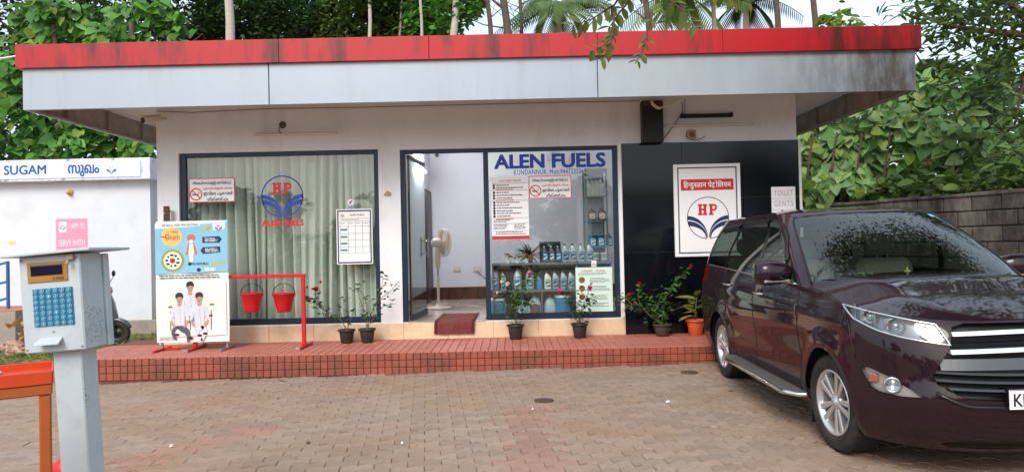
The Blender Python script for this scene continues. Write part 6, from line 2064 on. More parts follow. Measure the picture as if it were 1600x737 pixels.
def slat(z, hh, dep, m, droop=.02, x_in=0.0, name="slat", rise=0.0):
    t = MB(); vs, fs = [], []
    xs_ = [grille_x(z) * (-.985 + 1.97 * i / 28) for i in range(29)]
    for x in xs_:
        zz = z - droop * (abs(x) / .6) ** 1.6 + rise
        p = lift_low(u_of_x(abs(x), zz), zz)
        y = p.y + dep
        for (a, b) in ((.016, hh), (.03, hh * .9), (.05, hh * .3), (.05, -hh * .6), (.012, -hh * .9), (0, -hh * .8)):
            vs.append((x, y + a - .0, zz + b))
    for i in range(28):
        for k in range(6): fs.append((i * 6 + k, (i + 1) * 6 + k, (i + 1) * 6 + (k + 1) % 6, i * 6 + (k + 1) % 6))
    fs += [tuple(range(6)), tuple(range(28 * 6, 29 * 6))[::-1]]
    t.add(vs, fs, 0, False); o = t.build(name, m, grille, local=True)
    bm = bmesh.new(); bm.from_mesh(o.data); bmesh.ops.recalc_face_normals(bm, faces=bm.faces); bm.to_mesh(o.data); bm.free()
    return o
M_bright = mat("sky_white_chrome_bar", C(225, 226, 230), .25, metal=.35, var=.02)  # chrome's sky reflection put into a whitish, low-metal base colour
slat(.912, .013, -.002, M_bright); slat(.812, .013, -.006, M_bright)
slat(.728, .036, .010, M_greytrim, droop=.01)
for z in (.870, .845): slat(z, .006, .026, M_trim)
for z in (.775,): slat(z, .006, .022, M_trim)
for z in (.668, .622, .578): slat(z, .006, .008, M_greytrim, droop=-.012)
for z in (.645, .60, .555): slat(z, .005, .026, M_trim, droop=-.012)
m_ = MB(); both(m_, off_in(parts["intake"], .03)); carpart(m_, "lower_intake", M_trim)
# lower chrome-like bumper lip
m_ = MB()
pts = []
for i in range(41):
    x = -.60 + 1.2 * i / 40
    z = .492 + .10 * max(0, (abs(x) - .44) / .2) ** 1.5
    p = lift_low(u_of_x(abs(x), z), z); pts.append((x, p.y - .004, z))
m_.tube(pts, .012, 8); carpart(m_, "bumper_lip", M_paint)
for sgn in (-1, 1):
    # headlight: recessed bowl, lenses and clear cover
    vs, fs = parts["headlight"]
    m_ = MB(); m_.add([(sgn * v[0] * .965, v[1] + .045, v[2]) for v in vs], [f if sgn > 0 else f[::-1] for f in fs], 0, True)
    hl = carpart(m_, "headlight", M_lampdark)
    m_ = MB(); one(m_, parts["headlight"], sgn); m_.build("cover", M_lampglass, hl, local=True)
    m_ = MB()
    for (s0, z0, rr) in ((u_of_x(.60, .9), .905, .030), (u_of_x(.73, .9), .935, .040), (us_(.36), .985, .034)):
        p = lift_low(s0, z0)
        Ml = Matrix.Translation((sgn * (p.x - .02), p.y + .05, p.z)) @ Matrix.Rotation(sgn * R(18), 4, 'Z') @ Matrix.Rotation(R(90), 4, 'X')
        m_.lathe([(rr * 1.28, .04), (rr * 1.1, .028), (rr, .015), (rr * .8, .0), (rr * .5, -.01)], 24, mi=0, M=Ml)
        m_.lathe([(rr * .74, .0), (rr * .62, .018), (rr * .36, .028), (0, .032)], 20, mi=2, M=Ml)
        m_.box(-rr * 1.5, rr * 1.5, -rr * 1.15, rr * 1.15, -.026, -.020, 0, .004, Ml)
    for i in range(4):
        p = lift_low(us_(.34 + .05 * i), .965 + .014 * i)
        m_.box(sgn * (p.x - .016), sgn * (p.x - .010), p.y + .01, p.y + .045, p.z - .045, p.z + .05, 0, .002)
    m_.build("lamp_reflector", [M_lampin, M_signwhite, M_lampglass2], hl, local=True)
    m_ = MB()
    loop = headlight_poly + headlight_poly[:1]
    pts = []
    for a, b in zip(loop[:-1], loop[1:]):
        for i in range(6):
            u, z = a[0] + (b[0] - a[0]) * i / 6, a[1] + (b[1] - a[1]) * i / 6
            z = min(z, ZT(u)); p = lift_low(u, z); pts.append((sgn * p.x, p.y - .002, p.z))
    pts.append(pts[0])
    m_.tube(pts, .007, 6); m_.build("bezel", M_chrome, hl, local=True)
    # fog lamp
    vs, fs = parts["fog"]
    m_ = MB(); m_.add([(sgn * v[0] * .985, v[1] + .02, v[2]) for v in vs], [f if sgn > 0 else f[::-1] for f in fs], 0, True)
    fl = carpart(m_, "fog_light", mat("satin_silver", C(176, 172, 170), .3, metal=.7, var=.04))
    p = lift_low(u_of_x(.765, .57), .572)
    Ml = Matrix.Translation((sgn * (p.x), p.y + .02, p.z + .012)) @ Matrix.Rotation(sgn * R(25), 4, 'Z') @ Matrix.Rotation(R(90), 4, 'X')
    m_ = MB(); m_.lathe([(.052, 0), (.05, .022), (.042, .03), (.036, .018), (.0, .008)], 20, M=Ml); m_.build("lamp", M_lampin, fl, local=True)
    m_ = MB(); m_.lathe([(.042, .024), (.03, .034), (0, .04)], 16, M=Ml); m_.build("lens", M_lampglass, fl, local=True)
    p = lift_low(u_of_x(.838, .615), .61)
    m_ = MB(); m_.box(-.030, .030, -.010, .010, -.032, .026, 0, .008, Matrix.Translation((sgn * (p.x - .01), p.y - .0, p.z)) @ Matrix.Rotation(sgn * R(52), 4, 'Z')); m_.build("turn_signal", M_amber, fl, local=True)
yp = lift_low(0, .52).y
m_ = MB(); m_.box(-.275, .225, yp - .034, yp - .022, .488, .602, 0, .004); plate = carpart(m_, "number_plate", M_signwhite)
m_ = MB(); letter(m_, "KL", -.255, -.165, .508, .582, yp - .0345, bold=.03); m_.build("plate_lettering", M_ink, plate, local=True)
m_ = MB()
for zz in (.489, .598): m_.box(-.274, .224, yp - .0346, yp - .034, zz, zz + .004)
m_.build("plate_border", M_ink, plate, local=True)
m_ = MB(); m_.box(-.25, .2, yp - .022, yp + .08, .49, .60, 0, .004); m_.build("plate_holder", M_trim, plate, local=True)
# roof fin
m_ = MB(); m_.add([(-.02, 4.05, 1.772), (.02, 4.05, 1.772), (.0, 4.2, 1.768), (.012, 4.2, 1.77), (-.012, 4.2, 1.77), (0, 4.17, 1.825)], [(0, 1, 5), (1, 3, 5), (4, 0, 5), (3, 4, 5), (0, 4, 3, 1)])
carpart(m_, "roof_fin", M_paint)
CAR_YAW = R(-1.2)
car.location = (3.075, 4.02, gz(3.1) - .002)
car.rotation_euler = (0, R(-.5), CAR_YAW)
# ------------------------------------------------------------------ kiosk box on a post
YK = 3.4
M_kiosk = mat("grey_blue_enamel", C(184, 195, 201), .5, metal=.0, var=.08, scale=4, bump=.08, bscale=30, dirt=C(92, 98, 100), dirt_amt=.5, dscale=4, dlo=.5, dhi=.8)
M_kdark = mat("dark_panel_gap", C(40, 44, 48), .6, var=.1)
kc = P(131, 737, YK)      # lean pivot far below the frame
KX = P(131, 600, YK).x
kio = thing("keypad_kiosk", "leaning grey blue metal keypad box on a square post in the left foreground", "kiosk", (KX - .022, YK, gz(KX)), (0, R(-3.1), 0))
s = YK / F_PX
def kz(py): return P(100, py, YK).z - gz(KX)
# local frame: x right, y back, z up from the ground
pw, pd = .138, .13
zbx0, zbx1 = kz(546), kz(397)
t = MB(); t.box(-pw / 2 - .0, pw / 2, 0, pd, 0, zbx0 - .002, 0, .006); t.build("post", M_kiosk, kio, local=True)
bw, bd = .29, .225
bx0 = -.165
tl = MB()
tl.box(bx0, bx0 + bw, -.055, bd - .055 - .045, zbx0, zbx1, 0, .006); tl.build("box", M_kiosk, kio, local=True)
tl = MB(); tl.box(bx0 - .004, bx0 + bw + .012, bd - .055 - .043, bd - .055, zbx0 - .005, zbx1 - .005, 0, .005); tl.build("back_door", M_kiosk, kio, local=True)
tl = MB(); Ml = Matrix.Translation((0, 0, zbx1 + .004)) @ Matrix.Rotation(R(-1.2), 4, 'Y'); tl.box(bx0 - .055, bx0 + bw + .075, -.10, bd + .03, 0, .014, 0, .003, Ml); tl.build("lid", M_kiosk, kio, local=True)
tl = MB(); tl.box(bx0 + bw - .06, bx0 + bw - .02, -.075, -.056, zbx1 - .03, zbx1 - .002, 0, .004); tl.tube([(bx0 + bw - .04, -.08, zbx1 - .03), (bx0 + bw - .04, -.085, zbx1 - .05)], .008, 6); tl.build("latch", M_rust, kio, local=True)
# display, gold surround
yf = -.0555
kh = zbx1 - zbx0
def kr(mb_, u0, u1, v0, v1, y0, y1, mi=0, b=.003):
    mb_.box(bx0 + bw * u0, bx0 + bw * u1, y0, y1, zbx1 - kh * v1, zbx1 - kh * v0, mi, b)
tl = MB(); kr(tl, .14, .80, .065, .275, yf - .005, yf); dsp = tl.build("display_surround", mat("gold_surround", C(160, 116, 42), .4, var=.06), kio, local=True)
tl = MB(); kr(tl, .205, .725, .105, .205, yf - .0075, yf - .0055); tl.build("display", mat("dark_display", C(16, 16, 44), .15, var=.05), dsp, local=True)
tl = MB(); kr(tl, .20, .73, .085, .095, yf - .009, yf - .0053, b=.001)
for u in (.185, .735): kr(tl, u, u + .014, .088, .13, yf - .008, yf - .0053, b=.001)
tl.build("sun_strip", M_steel, dsp, local=True)
tl = MB(); letter(tl, "AGS", bx0 + bw * .61, bx0 + bw * .74, zbx1 - kh * .258, zbx1 - kh * .225, yf - .006, bold=.03); tl.ring(bx0 + bw * .575, zbx1 - kh * .242, .004, .0065, yf - .006, 12); tl.build("lettering", M_ink, dsp, local=True)
tl = MB(); kr(tl, .20, .86, .34, .73, yf - .004, yf, b=.003); kp = tl.build("keypad", mat("teal_keypad", C(20, 110, 148), .35, var=.05), kio, local=True)
t0 = MB(); rr_ = .0105
t0.lathe([(rr_, 0), (rr_, .0025), (rr_ * .8, .004), (0, .004)], 14, M=Matrix.Rotation(R(90), 4, 'X')); keyme = t0.mesh("key", mat("teal_key", C(22, 112, 150), .35, var=.08))
t0 = MB(); t0.ring(0, 0, rr_ * .82, rr_ * 1.0, 0, 14)
chars = "ABCDEFGHIJKLMNOPQRSTUVWXYZ0123456789"
kprint = MB()
for i in range(7):
    for j in range(6):
        u = .255 + .55 * j / 5; v = .368 + .335 * i / 6
        px_, pz_ = bx0 + bw * u, zbx1 - kh * v
        link("key", keyme, kp, (px_, yf - .004, pz_))
        kprint.ring(px_, pz_, rr_ * .86, rr_ * .98, yf - .0085, 12)
        ch = chars[(i * 6 + j) % len(chars)]
        letter(kprint, ch, px_ - .0035, px_ + .0035, pz_ - .0048, pz_ + .0048, yf - .0085, bold=.02)
o = kprint.build("key_lettering", mat("pale_key_print", C(170, 214, 228), .5, var=.02), kp, local=True); o["kind"] = "stuff"
tl = MB(); tl.add([(bx0 + bw * .28, yf, zbx1 - kh * .845), (bx0 + bw * .64, yf, zbx1 - kh * .845), (bx0 + bw * .66, yf - .045, zbx1 - kh * .905), (bx0 + bw * .25, yf - .045, zbx1 - kh * .905), (bx0 + bw * .25, yf - .045, zbx1 - kh * .915), (bx0 + bw * .66, yf - .045, zbx1 - kh * .915), (bx0 + bw * .64, yf, zbx1 - kh * .865), (bx0 + bw * .28, yf, zbx1 - kh * .865)], [(0, 3, 2, 1), (3, 4, 5, 2), (4, 7, 6, 5), (0, 7, 4, 3), (1, 2, 5, 6)]); tl.build("slot_lip", M_kiosk, kio, local=True)
# rust pits on the right cheek and post
pits = MB(); rr = random.Random(5)
def pit(x, y, z, r, ax):
    n = 7
    if ax == 'x': vs = [(x, y + r * math.cos(2 * math.pi * k / n) * rr.uniform(.6, 1), z + r * math.sin(2 * math.pi * k / n) * rr.uniform(.7, 1.2)) for k in range(n)]
    else: vs = [(x + r * math.cos(2 * math.pi * k / n) * rr.uniform(.6, 1), y, z + r * math.sin(2 * math.pi * k / n) * rr.uniform(.7, 1.2)) for k in range(n)]
    pits.add(vs, [tuple(range(n)) if ax == 'x' else tuple(range(n))])
for k in range(130):
    u = rr.gauss(.5, .2); v = rr.gauss(.72, .14)
    if not (.05 < u < .95 and .35 < v < .95): continue
    pit(bx0 + bw + .0006, -.055 + (bd - .045) * u, zbx1 - kh * v, rr.uniform(.0012, .0038), 'x')
for k in range(26): pit(pw / 2 + .0006, .006 + rr.random() ** 2 * .07, zbx0 - rr.gauss(.24, .06), rr.uniform(.001, .0035), 'x')
for k in range(10): pit(bx0 + bw * rr.uniform(.05, .95), yf - .0006, zbx1 - kh * rr.uniform(.3, .98), rr.uniform(.001, .002), 'y')
o = pits.build("rust_pits", mat("rust_pit", C(70, 52, 44), .9, var=.2), kio, local=True); o["kind"] = "stuff"
tl = MB(); tl.box(-.05, .03, .03, .09, zbx0 - .016, zbx0 - .001, 0, .002); tl.build("under_bracket", M_kdark, kio, local=True)
for (u, w_) in ((.05, .04), (.95, .04), (.05, .96), (.95, .96), (.5, .79)):
    tl = MB(); tl.lathe([(.005, 0), (.005, .002), (.0035, .003), (0, .003)], 10, M=Matrix.Translation((bx0 + bw * u, yf - .0003, zbx1 - kh * w_)) @ Matrix.Rotation(R(90), 4, 'X')); tl.build("screw", M_rust, kio, local=True)
for w_ in (.2, .8):
    tl = MB(); tl.tube([(bx0 + bw + .008, bd - .098, zbx1 - kh * w_ - .025), (bx0 + bw + .008, bd - .098, zbx1 - kh * w_ + .025)], .006, 8); tl.build("hinge", M_kiosk, kio, local=True)
tl = MB(); tl.box(-.12, .12, -.06, .19, .005, .016, 0, .003); tl.build("base_plate", M_kiosk, kio, local=True)

# ------------------------------------------------------------------ orange trolley
YT = 2.75
M_or = mat("orange_enamel", C(206, 66, 26), .4, var=.06, dirt=C(150, 60, 30), dirt_amt=.4, dscale=5)
M_ordk = mat("brown_orange_frame", C(168, 82, 34), .5, var=.12, scale=6)
YT = 3.02
a = P(82, 563, YT); zt = a.z - gz(a.x)
tr = thing("orange_tray_table", "orange metal tray table with a square tube frame at the lower left edge", "table", (a.x, a.y, gz(a.x)), (0, 0, R(33)))
xl, xr, yb0, yb1 = -.85, 0.0, -.31, 0.0
t = MB()
t.box(xl, xr, yb0, yb1, zt - .035, zt - .027, 0, .003)
for (x0, x1, y0, y1) in ((xl, xr, yb0 - .004, yb0 + .002), (xl, xr, yb1 - .002, yb1 + .004), (xl - .004, xl + .002, yb0 + .0025, yb1 - .0025), (xr - .002, xr + .004, yb0 + .0025, yb1 - .0025)):
    t.box(x0, x1, y0, y1, zt - .05, zt, 0, .002)
t.build("tray", M_or, tr, local=True)
t = MB(); fz = zt - .051
t.box(xl, xr, yb0, yb0 + .05, fz - .042, fz, 0, .005); t.box(xl, xr, yb1 - .05, yb1, fz - .042, fz, 0, .005); t.box(xr - .05, xr, yb0 + .052, yb1 - .052, fz - .042, fz, 0, .005); t.box(xl, xl + .05, yb0 + .052, yb1 - .052, fz - .042, fz, 0, .005)
t.build("frame", M_ordk, tr, local=True)
for xx in (xl, xr - .05):
    for yy in (yb0 + .001, yb1 - .051):
        t = MB(); t.box(xx + .005, xx + .045, yy + .004, yy + .044, 0, fz - .043, 0, .005); t.build("leg", M_ordk, tr, local=True)
t = MB(); t.box(xl + .05, xr - .05, yb1 - .04, yb1 - .01, .18, .21, 0, .003); t.build("rail", M_ordk, tr, local=True)
Mt = Matrix.Translation((a.x, a.y, gz(a.x))) @ Matrix.Rotation(R(33), 4, 'Z')
t = MB(); t.lathe([(.022, 0), (.024, .010), (.015, .016), (0, .016)], 14, c=(-.24, -.10, zt - .026), M=Mt); t.tube([Mt @ Vector((-.24, -.10, zt - .012)), Mt @ Vector((-.17, -.11, zt - .016))], .007, 6); tag(t.build("metal_clip", M_steel), "small steel clip lying in the orange tray", "clip")
c = P(91, 715, YK + .4)
ex = thing("red_cylinder", "red fire extinguisher cylinder half hidden behind the kiosk post", "extinguisher", (c.x + .03, YK + .4, gz(-2)))
t = MB(); t.lathe([(0, 0), (.075, 0), (.08, .01), (.08, c.z - .02), (.07, c.z + .02), (.035, c.z + .05), (.025, c.z + .07)], 24, c=(c.x + .055, YK + .4, gz(-2))); t.build("cylinder", M_redp, ex)
t = MB(); t.box(c.x + .035, c.x + .075, YK + .385, YK + .415, c.z + .065, c.z + .078, 0, .004); t.build("valve", M_black, ex)

# ------------------------------------------------------------------ toilet block on the left
YT2 = 14.3
def TP(px, py): return P(px, py, YT2)
xr = TP(236, 400).x; zg = gz(-9) - .02
ztop, zsb = TP(100, 251).z, TP(100, 284).z
M_blockwall = mat("white_limewash", C(216, 221, 230), .8, var=.03, scale=1.2, dirt=C(176, 172, 168), dirt_amt=.35, dscale=1.4, dlo=.5, dhi=.8)
M_mould = mat("mouldy_white_edge", C(222, 228, 236), .8, var=.05, dirt=C(70, 64, 54), dirt_amt=.8, dscale=5, dlo=.52, dhi=.66)
M_conc = mat("grey_concrete", C(152, 144, 134), .9, var=.15, scale=6, bump=.4)
tbk = thing("toilet_block", "small white flat roofed toilet block with blue SUGAM lettering along its edge", "building", (xr - 3, YT2, zg))
t = MB(); t.box(-13.5, xr, YT2, YT2 + .2, zg + .3, zsb - .002); t.box(xr - .2, xr, YT2 + .202, 17.5, zg + .3, zsb - .002); t.box(-13.5, -13.3, YT2 + .202, 17.5, zg + .3, zsb - .002); t.box(-13.298, xr - .202, 17.3, 17.5, zg + .3, zsb - .002); t.build("wall", M_blockwall, tbk)
t = MB(); t.box(-13.5, xr + .12, YT2 - .06, 17.6, zg, zg + .298, 0, .02); t.build("plinth", M_conc, tbk)
xb = TP(243, 260).x
t = MB(); t.box(-13.7, xb, YT2 - .22, 17.7, zsb, ztop, 0, .008); t.build("roof_edge", M_mould, tbk)
t = MB(); t.box(-13.6, TP(229, 265).x, YT2 - .238, YT2 - .221, zsb + .05, ztop - .05, 0, .003); sbp = t.build("sign_panel", mat("pale_blue_sign", C(218, 232, 248), .4, var=.02), tbk)
yS = YT2 - .24
t = MB()
for txt, x0, x1, y0, y1, bo in (("SUGAM", 6, 72, 258, 273, .03), ("സുഖം", 106, 155, 257, 276, .03)):
    a, b = P(x0, y1, yS), P(x1, y0, yS); letter(t, txt, a.x, b.x, (a.z + P(x1, y1, yS).z) / 2, (b.z + P(x0, y0, yS).z) / 2, yS, bold=bo * 1.3)
t.build("blue_lettering", M_blue, sbp)
c = P(174, 264, yS); t = MB(); hp_logo(t, c.x, c.z - .01, .10, yS, 1, 1, 0, ringw=.02); t.build("logo", [M_blue, mat("pale_pink_print", C(240, 190, 190), .5, var=.02)], sbp)
for q in (-12.3, -10.9): pass
# pink poster on its wall
pk, X0, X1, Z0, Z1 = board("pink_poster", "faded pink poster with an HP logo on the white toilet block wall", "poster", (87, 342, 137, 402), YT2 - .006, .005, M_pinkpaper, b=.001)
t = MB(); y = YT2 - .0075
prt(t, X0, X1, Z0, Z1, y, .10, .34, .08, .34); t.build("white_square", M_signwhite, pk)
t = MB(); hp_logo(t, X0 + (X1 - X0) * .22, Z1 - (Z1 - Z0) * .22, .06, y - .001, 0, 1, 0); t.build("logo", [M_navy, M_signred], pk)
t = MB(); ltr(t, X0, X1, Z0, Z1, y, "HAPPY TO", .42, .92, .12, .26); ltr(t, X0, X1, Z0, Z1, y, "SERVE WITH", .08, .92, .54, .70, bold=.03); ltr(t, X0, X1, Z0, Z1, y, "PRIDE WITH", .08, .92, .80, .96, bold=.03); t.build("white_lettering", mat("pale_pink_lettering", C(250, 214, 224), .5, var=.02), pk)
# lamp on the wall, little yellow tag
c = TP(110, 301)
bh = thing("wall_lamp", "tiny yellowed lamp holder high on the toilet block wall", "lamp holder", (c.x, YT2, c.z))
t = MB(); t.lathe([(.07, 0), (.06, .03), (.03, .05), (.03, .12), (0, .12)], 14, M=Matrix.Translation((c.x, YT2 - .001, c.z)) @ Matrix.Rotation(R(90), 4, 'X')); t.build("holder", mat("yellowed_plastic", C(200, 180, 120), .5, var=.15), bh)
c = TP(18, 379)
t = MB(); t.box(c.x - .06, c.x + .08, YT2 - .006, YT2 - .001, c.z - .03, c.z + .035); tag(t.build("yellow_tag", mat("yellow_tag_paper", C(232, 210, 120), .6, var=.05)), "tiny yellow tag stuck on the toilet block wall near the left edge", "tag")
# blue and white panel beside the block
xa, xb2 = P(231, 380, 14.75).x, P(250, 380, 14.75).x + .5
pz0, pz1 = P(238, 487, 14.75).z, P(238, 286, 14.75).z
bp = thing("blue_framed_board", "tall white board with dark blue borders beside the toilet block", "sign board", ((xa + xb2) / 2, 14.78, zg))
t = MB(); t.box(xa, xb2, 14.75, 14.79, pz0, pz1, 0, .004); t.build("panel", M_signwhite, bp)
H = pz1 - pz0
t = MB()
for z0_, z1_ in ((0, .045), (.36, .40), (.79, .86), (.96, 1.0), (.55, .68)): t.box(xa + .0301, xb2, 14.742, 14.749, pz0 + H * z0_, pz0 + H * z1_, 0, .002)
t.box(xa - .01, xa + .03, 14.740, 14.749, pz0, pz1, 0, .002)
t.build("blue_border", M_navy, bp)
for xx in (xa + .1, xb2 - .1):
    t = MB(); t.box(xx - .03, xx + .03, 14.80, 14.86, zg, pz0 + .4, 0, .004); t.build("leg", M_steel, bp)
# blue hand rail and red tiled step at far left
YH = 13.2
M_rail = mat("blue_rail_paint", C(44, 98, 158), .45, var=.1)
hr = thing("blue_handrail", "blue pipe handrail at the left edge before the toilet block", "handrail", (P(8, 487, YH).x, YH, zg))
for px, nm in ((13, "post"), (-30, "post")):
    a, b = P(px, 486, YH), P(px, 408, YH)
    t = MB(); t.tube([(a.x, YH, a.z), (a.x, YH, b.z)], .03, 10); t.build(nm, M_rail, hr)
for ya, yb in ((417, 409), (447, 439), (475, 465)):
    t = MB(); t.tube([P(-60, ya + 12, YH), P(13, yb, YH)], .022, 8); t.build("rail", M_rail, hr)
t = MB(); c0, c1 = P(-60, 503, 12.6), P(24, 487, 12.6); t.box(c0.x, c1.x, 12.6, 13.9, zg, c1.z, 0, .01)
ts = t.build("toilet_step", M_conc); tag(ts, "little red topped concrete step at the left edge before the toilet block", kind="structure")
nt = 7
for k in range(nt):
    for j in range(4):
        m_ = tile_me("top_tile", .17, .31, .02, M_steptop, .004) if (k, j) == (0, 0) else m_
        link("top_tile", m_, ts, Vector((c1.x - .09 - k * .18, 12.77 + j * .325, c1.z + .01)) - ts.location)
# rubble of broken tiles, sand heap
M_rub = mat("rubble_stone", C(176, 140, 120), .9, var=.2, scale=8, island=.3)
base = P(20, 528, 11.8)
rb_ = thing("rubble_pile", "small heap of broken bricks and tiles on the sand at the left edge", "rubble", (base.x, 11.8, zg))
for k in range(46):
    m_ = MB(); rr = random
    s_ = rr.uniform(.06, .17)
    x = base.x + rr.gauss(-.15, .42); y = 11.8 + rr.gauss(0, .3); z = gz(x) + .03 + max(0, .12 - abs(x - base.x) * .12) * rr.random()
    M = Matrix.Translation((x, y, z)) @ Euler((rr.gauss(0, .4), rr.gauss(0, .4), rr.uniform(0, 3))).to_matrix().to_4x4()
    m_.box(-s_ * .6, s_ * .6, -s_ * .4, s_ * .4, -.02, .025, 0, .008, M); m_.build("brick", M_rub, rb_)
# grass patches
M_grass = leaf_mat("grass_blade", C(88, 112, 42), C(140, 150, 70), .3)
def grass(label, n, fn, h):
    pts = np.array([fn() for _ in range(n)])
    rm = rots(n, droop=-2.2, spread=.35)
    o = leaves_joined("grass", pts, rng.uniform(h * .5, h, n), M_grass, 'frond', None, Rm=rm)
    o["label"] = label
    return o
grass("strip of green grass between the tiled step and the toilet block", 2600, lambda: (lambda x, y: (x, y, gz(x) - .03))(rng.uniform(-8.3, -5.0), rng.uniform(10.6, 14.0)), .32)
grass("thin grass on the sand at the left edge", 1500, lambda: (lambda x, y: (x, y, gz(x) - .03))(rng.uniform(-11.5, -6.6), rng.uniform(9.4, 12.6)), .16)
grass("weeds in the joint at the foot of the tiled step", 150, lambda: (lambda x, y: (x, y, gz(x) - .005))(rng.choice([-3.9, -3.3, -2.7, -1.2, .4, 1.2]) + rng.normal(0, .09), 8.60 + rng.normal(0, .018)), .09)
# dry shrub
c = P(40, 512, 12.2)
ds = thing("dry_shrub", "little shrub of dry yellow brown leaves on the sand before the toilet block", "shrub", (c.x, 12.2, gz(c.x)))
M_dry = leaf_mat("dry_leaf", C(176, 128, 48), C(196, 160, 80), .25)
f = twig(ds, [(c.x, 12.2, gz(c.x)), (c.x + .03, 12.2, gz(c.x) + .25), (c.x + .05, 12.2, gz(c.x) + .42)], .012)
n = 40; leaves_single(np.array([(c.x, 12.2, gz(c.x) + .3)]) + rng.normal(0, [.12, .1, .14], (n, 3)), rng.uniform(.12, .2, n), M_dry, 'oval', ds)
# white pipe-like cable at far left
t = MB(); t.tube([P(-40, 93, 9.6), P(5, 91, 9.6), P(30, 87, 9.2)], .012, 6); tag(t.build("roof_cable", M_white), "white cable meeting the left end of the red roof edge", "cable")

# scooter half hidden by the kiosk
scx = P(184, 500, 12.4)
SXw, SY, SZ = scx.x, 12.4, gz(scx.x)
sc = thing("parked_scooter", "grey scooter parked by the grass behind the keypad kiosk", "scooter", (SXw - .6, SY, SZ))
M_scoot = mat("grey_scooter_paint", C(96, 100, 108), .25, metal=.4, var=.06, coat=.6)
def swheel(x):
    h = bpy.data.objects.new("wheel", None); COL.objects.link(h); h.parent = sc; h.location = Vector((x, SY, SZ + .215)) - sc.location
    Mw = Matrix.Rotation(R(90), 4, 'X')
    t = MB(); t.lathe([(.13, -.035), (.16, -.05), (.20, -.045), (.215, -.02), (.215, .02), (.20, .045), (.16, .05), (.13, .035)], 28, M=Mw); t.build("tyre", M_tyre, h, local=True)
    t = MB(); t.lathe([(0, -.03), (.05, -.03), (.06, -.01), (.12, -.02), (.135, -.03), (.135, .03), (.12, .02), (.06, .01), (.05, .03), (0, .03)], 20, M=Mw); t.build("rim", M_black, h, local=True)
swheel(SXw); swheel(SXw - 1.24)
def loft_xz(mb_, secs, hw, mi=0):
    """rounded slab following (x, z, half thickness, half width) stations"""
    vs, fs = [], []
    n = 12
    for i, (x, z, th, w) in enumerate(secs):
        a = secs[max(i - 1, 0)]; b = secs[min(i + 1, len(secs) - 1)]
        dx, dz = b[0] - a[0], b[1] - a[1]; L = math.hypot(dx, dz) or 1; nx_, nz_ = -dz / L, dx / L
        for k in range(n):
            q = 2 * math.pi * k / n; c_ = math.copysign(abs(math.cos(q)) ** .7, math.cos(q)); s_ = math.copysign(abs(math.sin(q)) ** .7, math.sin(q))
            vs.append((x + nx_ * th * c_, SY + w * s_, z + nz_ * th * c_))
    for i in range(len(secs) - 1):
        for k in range(n): fs.append((i * n + k, i * n + (k + 1) % n, (i + 1) * n + (k + 1) % n, (i + 1) * n + k))
    fs += [tuple(range(n))[::-1], tuple(range((len(secs) - 1) * n, len(secs) * n))]
    mb_.add(vs, fs, mi, True)
t = MB(); loft_xz(t, [(SXw - .04, SZ + .34, .05, .07), (SXw - .10, SZ + .50, .07, .14), (SXw - .17, SZ + .72, .07, .19), (SXw - .22, SZ + .90, .06, .15), (SXw - .24, SZ + .98, .04, .08)], 0); t.build("front_apron", M_scoot, sc, )
t = MB()
loft_xz(t, [(SXw - .20, SZ + .33, .02, .05), (SXw - .10, SZ + .43, .025, .07), (SXw + .03, SZ + .455, .03, .075), (SXw + .15, SZ + .40, .025, .07), (SXw + .22, SZ + .30, .015, .05)], 0); t.build("fender", M_scoot, sc)
t = MB(); loft_xz(t, [(SXw - .22, SZ + .62, .03, .17), (SXw - .34, SZ + .34, .05, .16), (SXw - .55, SZ + .28, .05, .16), (SXw - .72, SZ + .30, .06, .15)], 0); t.build("floorboard", M_black, sc)
t = MB(); loft_xz(t, [(SXw - .68, SZ + .40, .10, .12), (SXw - .85, SZ + .52, .17, .16), (SXw - 1.15, SZ + .58, .15, .16), (SXw - 1.45, SZ + .68, .07, .10)], 0); t.build("rear_body", M_scoot, sc)
t = MB(); loft_xz(t, [(SXw - .66, SZ + .74, .04, .12), (SXw - .85, SZ + .78, .05, .15), (SXw - 1.15, SZ + .80, .05, .15), (SXw - 1.40, SZ + .86, .04, .12)], 0); t.build("seat", M_black, sc)
t = MB(); t.tube([(SXw - .02, SY - .06, SZ + .215), (SXw - .06, SY - .06, SZ + .45), (SXw - .20, SY, SZ + .95)], .02, 8); t.tube([(SXw - .02, SY + .06, SZ + .215), (SXw - .06, SY + .06, SZ + .45)], .02, 8); t.build("fork", M_black, sc)
t = MB(); t.tube([(SXw - .35, SY - .32, SZ + 1.0), (SXw - .25, SY - .12, SZ + 1.03), (SXw - .25, SY + .12, SZ + 1.03), (SXw - .35, SY + .32, SZ + 1.0)], .018, 8); t.lathe([(.0, -.05), (.08, -.03), (.09, .03), (0, .06)], 14, c=(SXw - .22, SY, SZ + 1.0)); hb_ = t.build("handlebar", M_black, sc)
t = MB(); t.lathe([(.0, .0), (.055, .012), (.065, .04), (.06, .05), (0, .05)], 16, M=Matrix.Translation((SXw - .16, SY, SZ + .96)) @ Matrix.Rotation(R(80), 4, 'Y')); t.build("headlight", M_lampin, sc)
for s_ in (-1, 1):
    t = MB(); t.tube([(SXw - .30, SY + s_ * .24, SZ + 1.02), (SXw - .26, SY + s_ * .28, SZ + 1.14), (SXw - .25, SY + s_ * .32, SZ + 1.20)], .007, 6); t.lathe([(.0, -.012), (.05, -.008), (.058, .004), (0, .01)], 14, M=Matrix.Translation((SXw - .25, SY + s_ * .33, SZ + 1.25)) @ Matrix.Rotation(R(90), 4, 'Y')); t.build("mirror", M_black, sc)

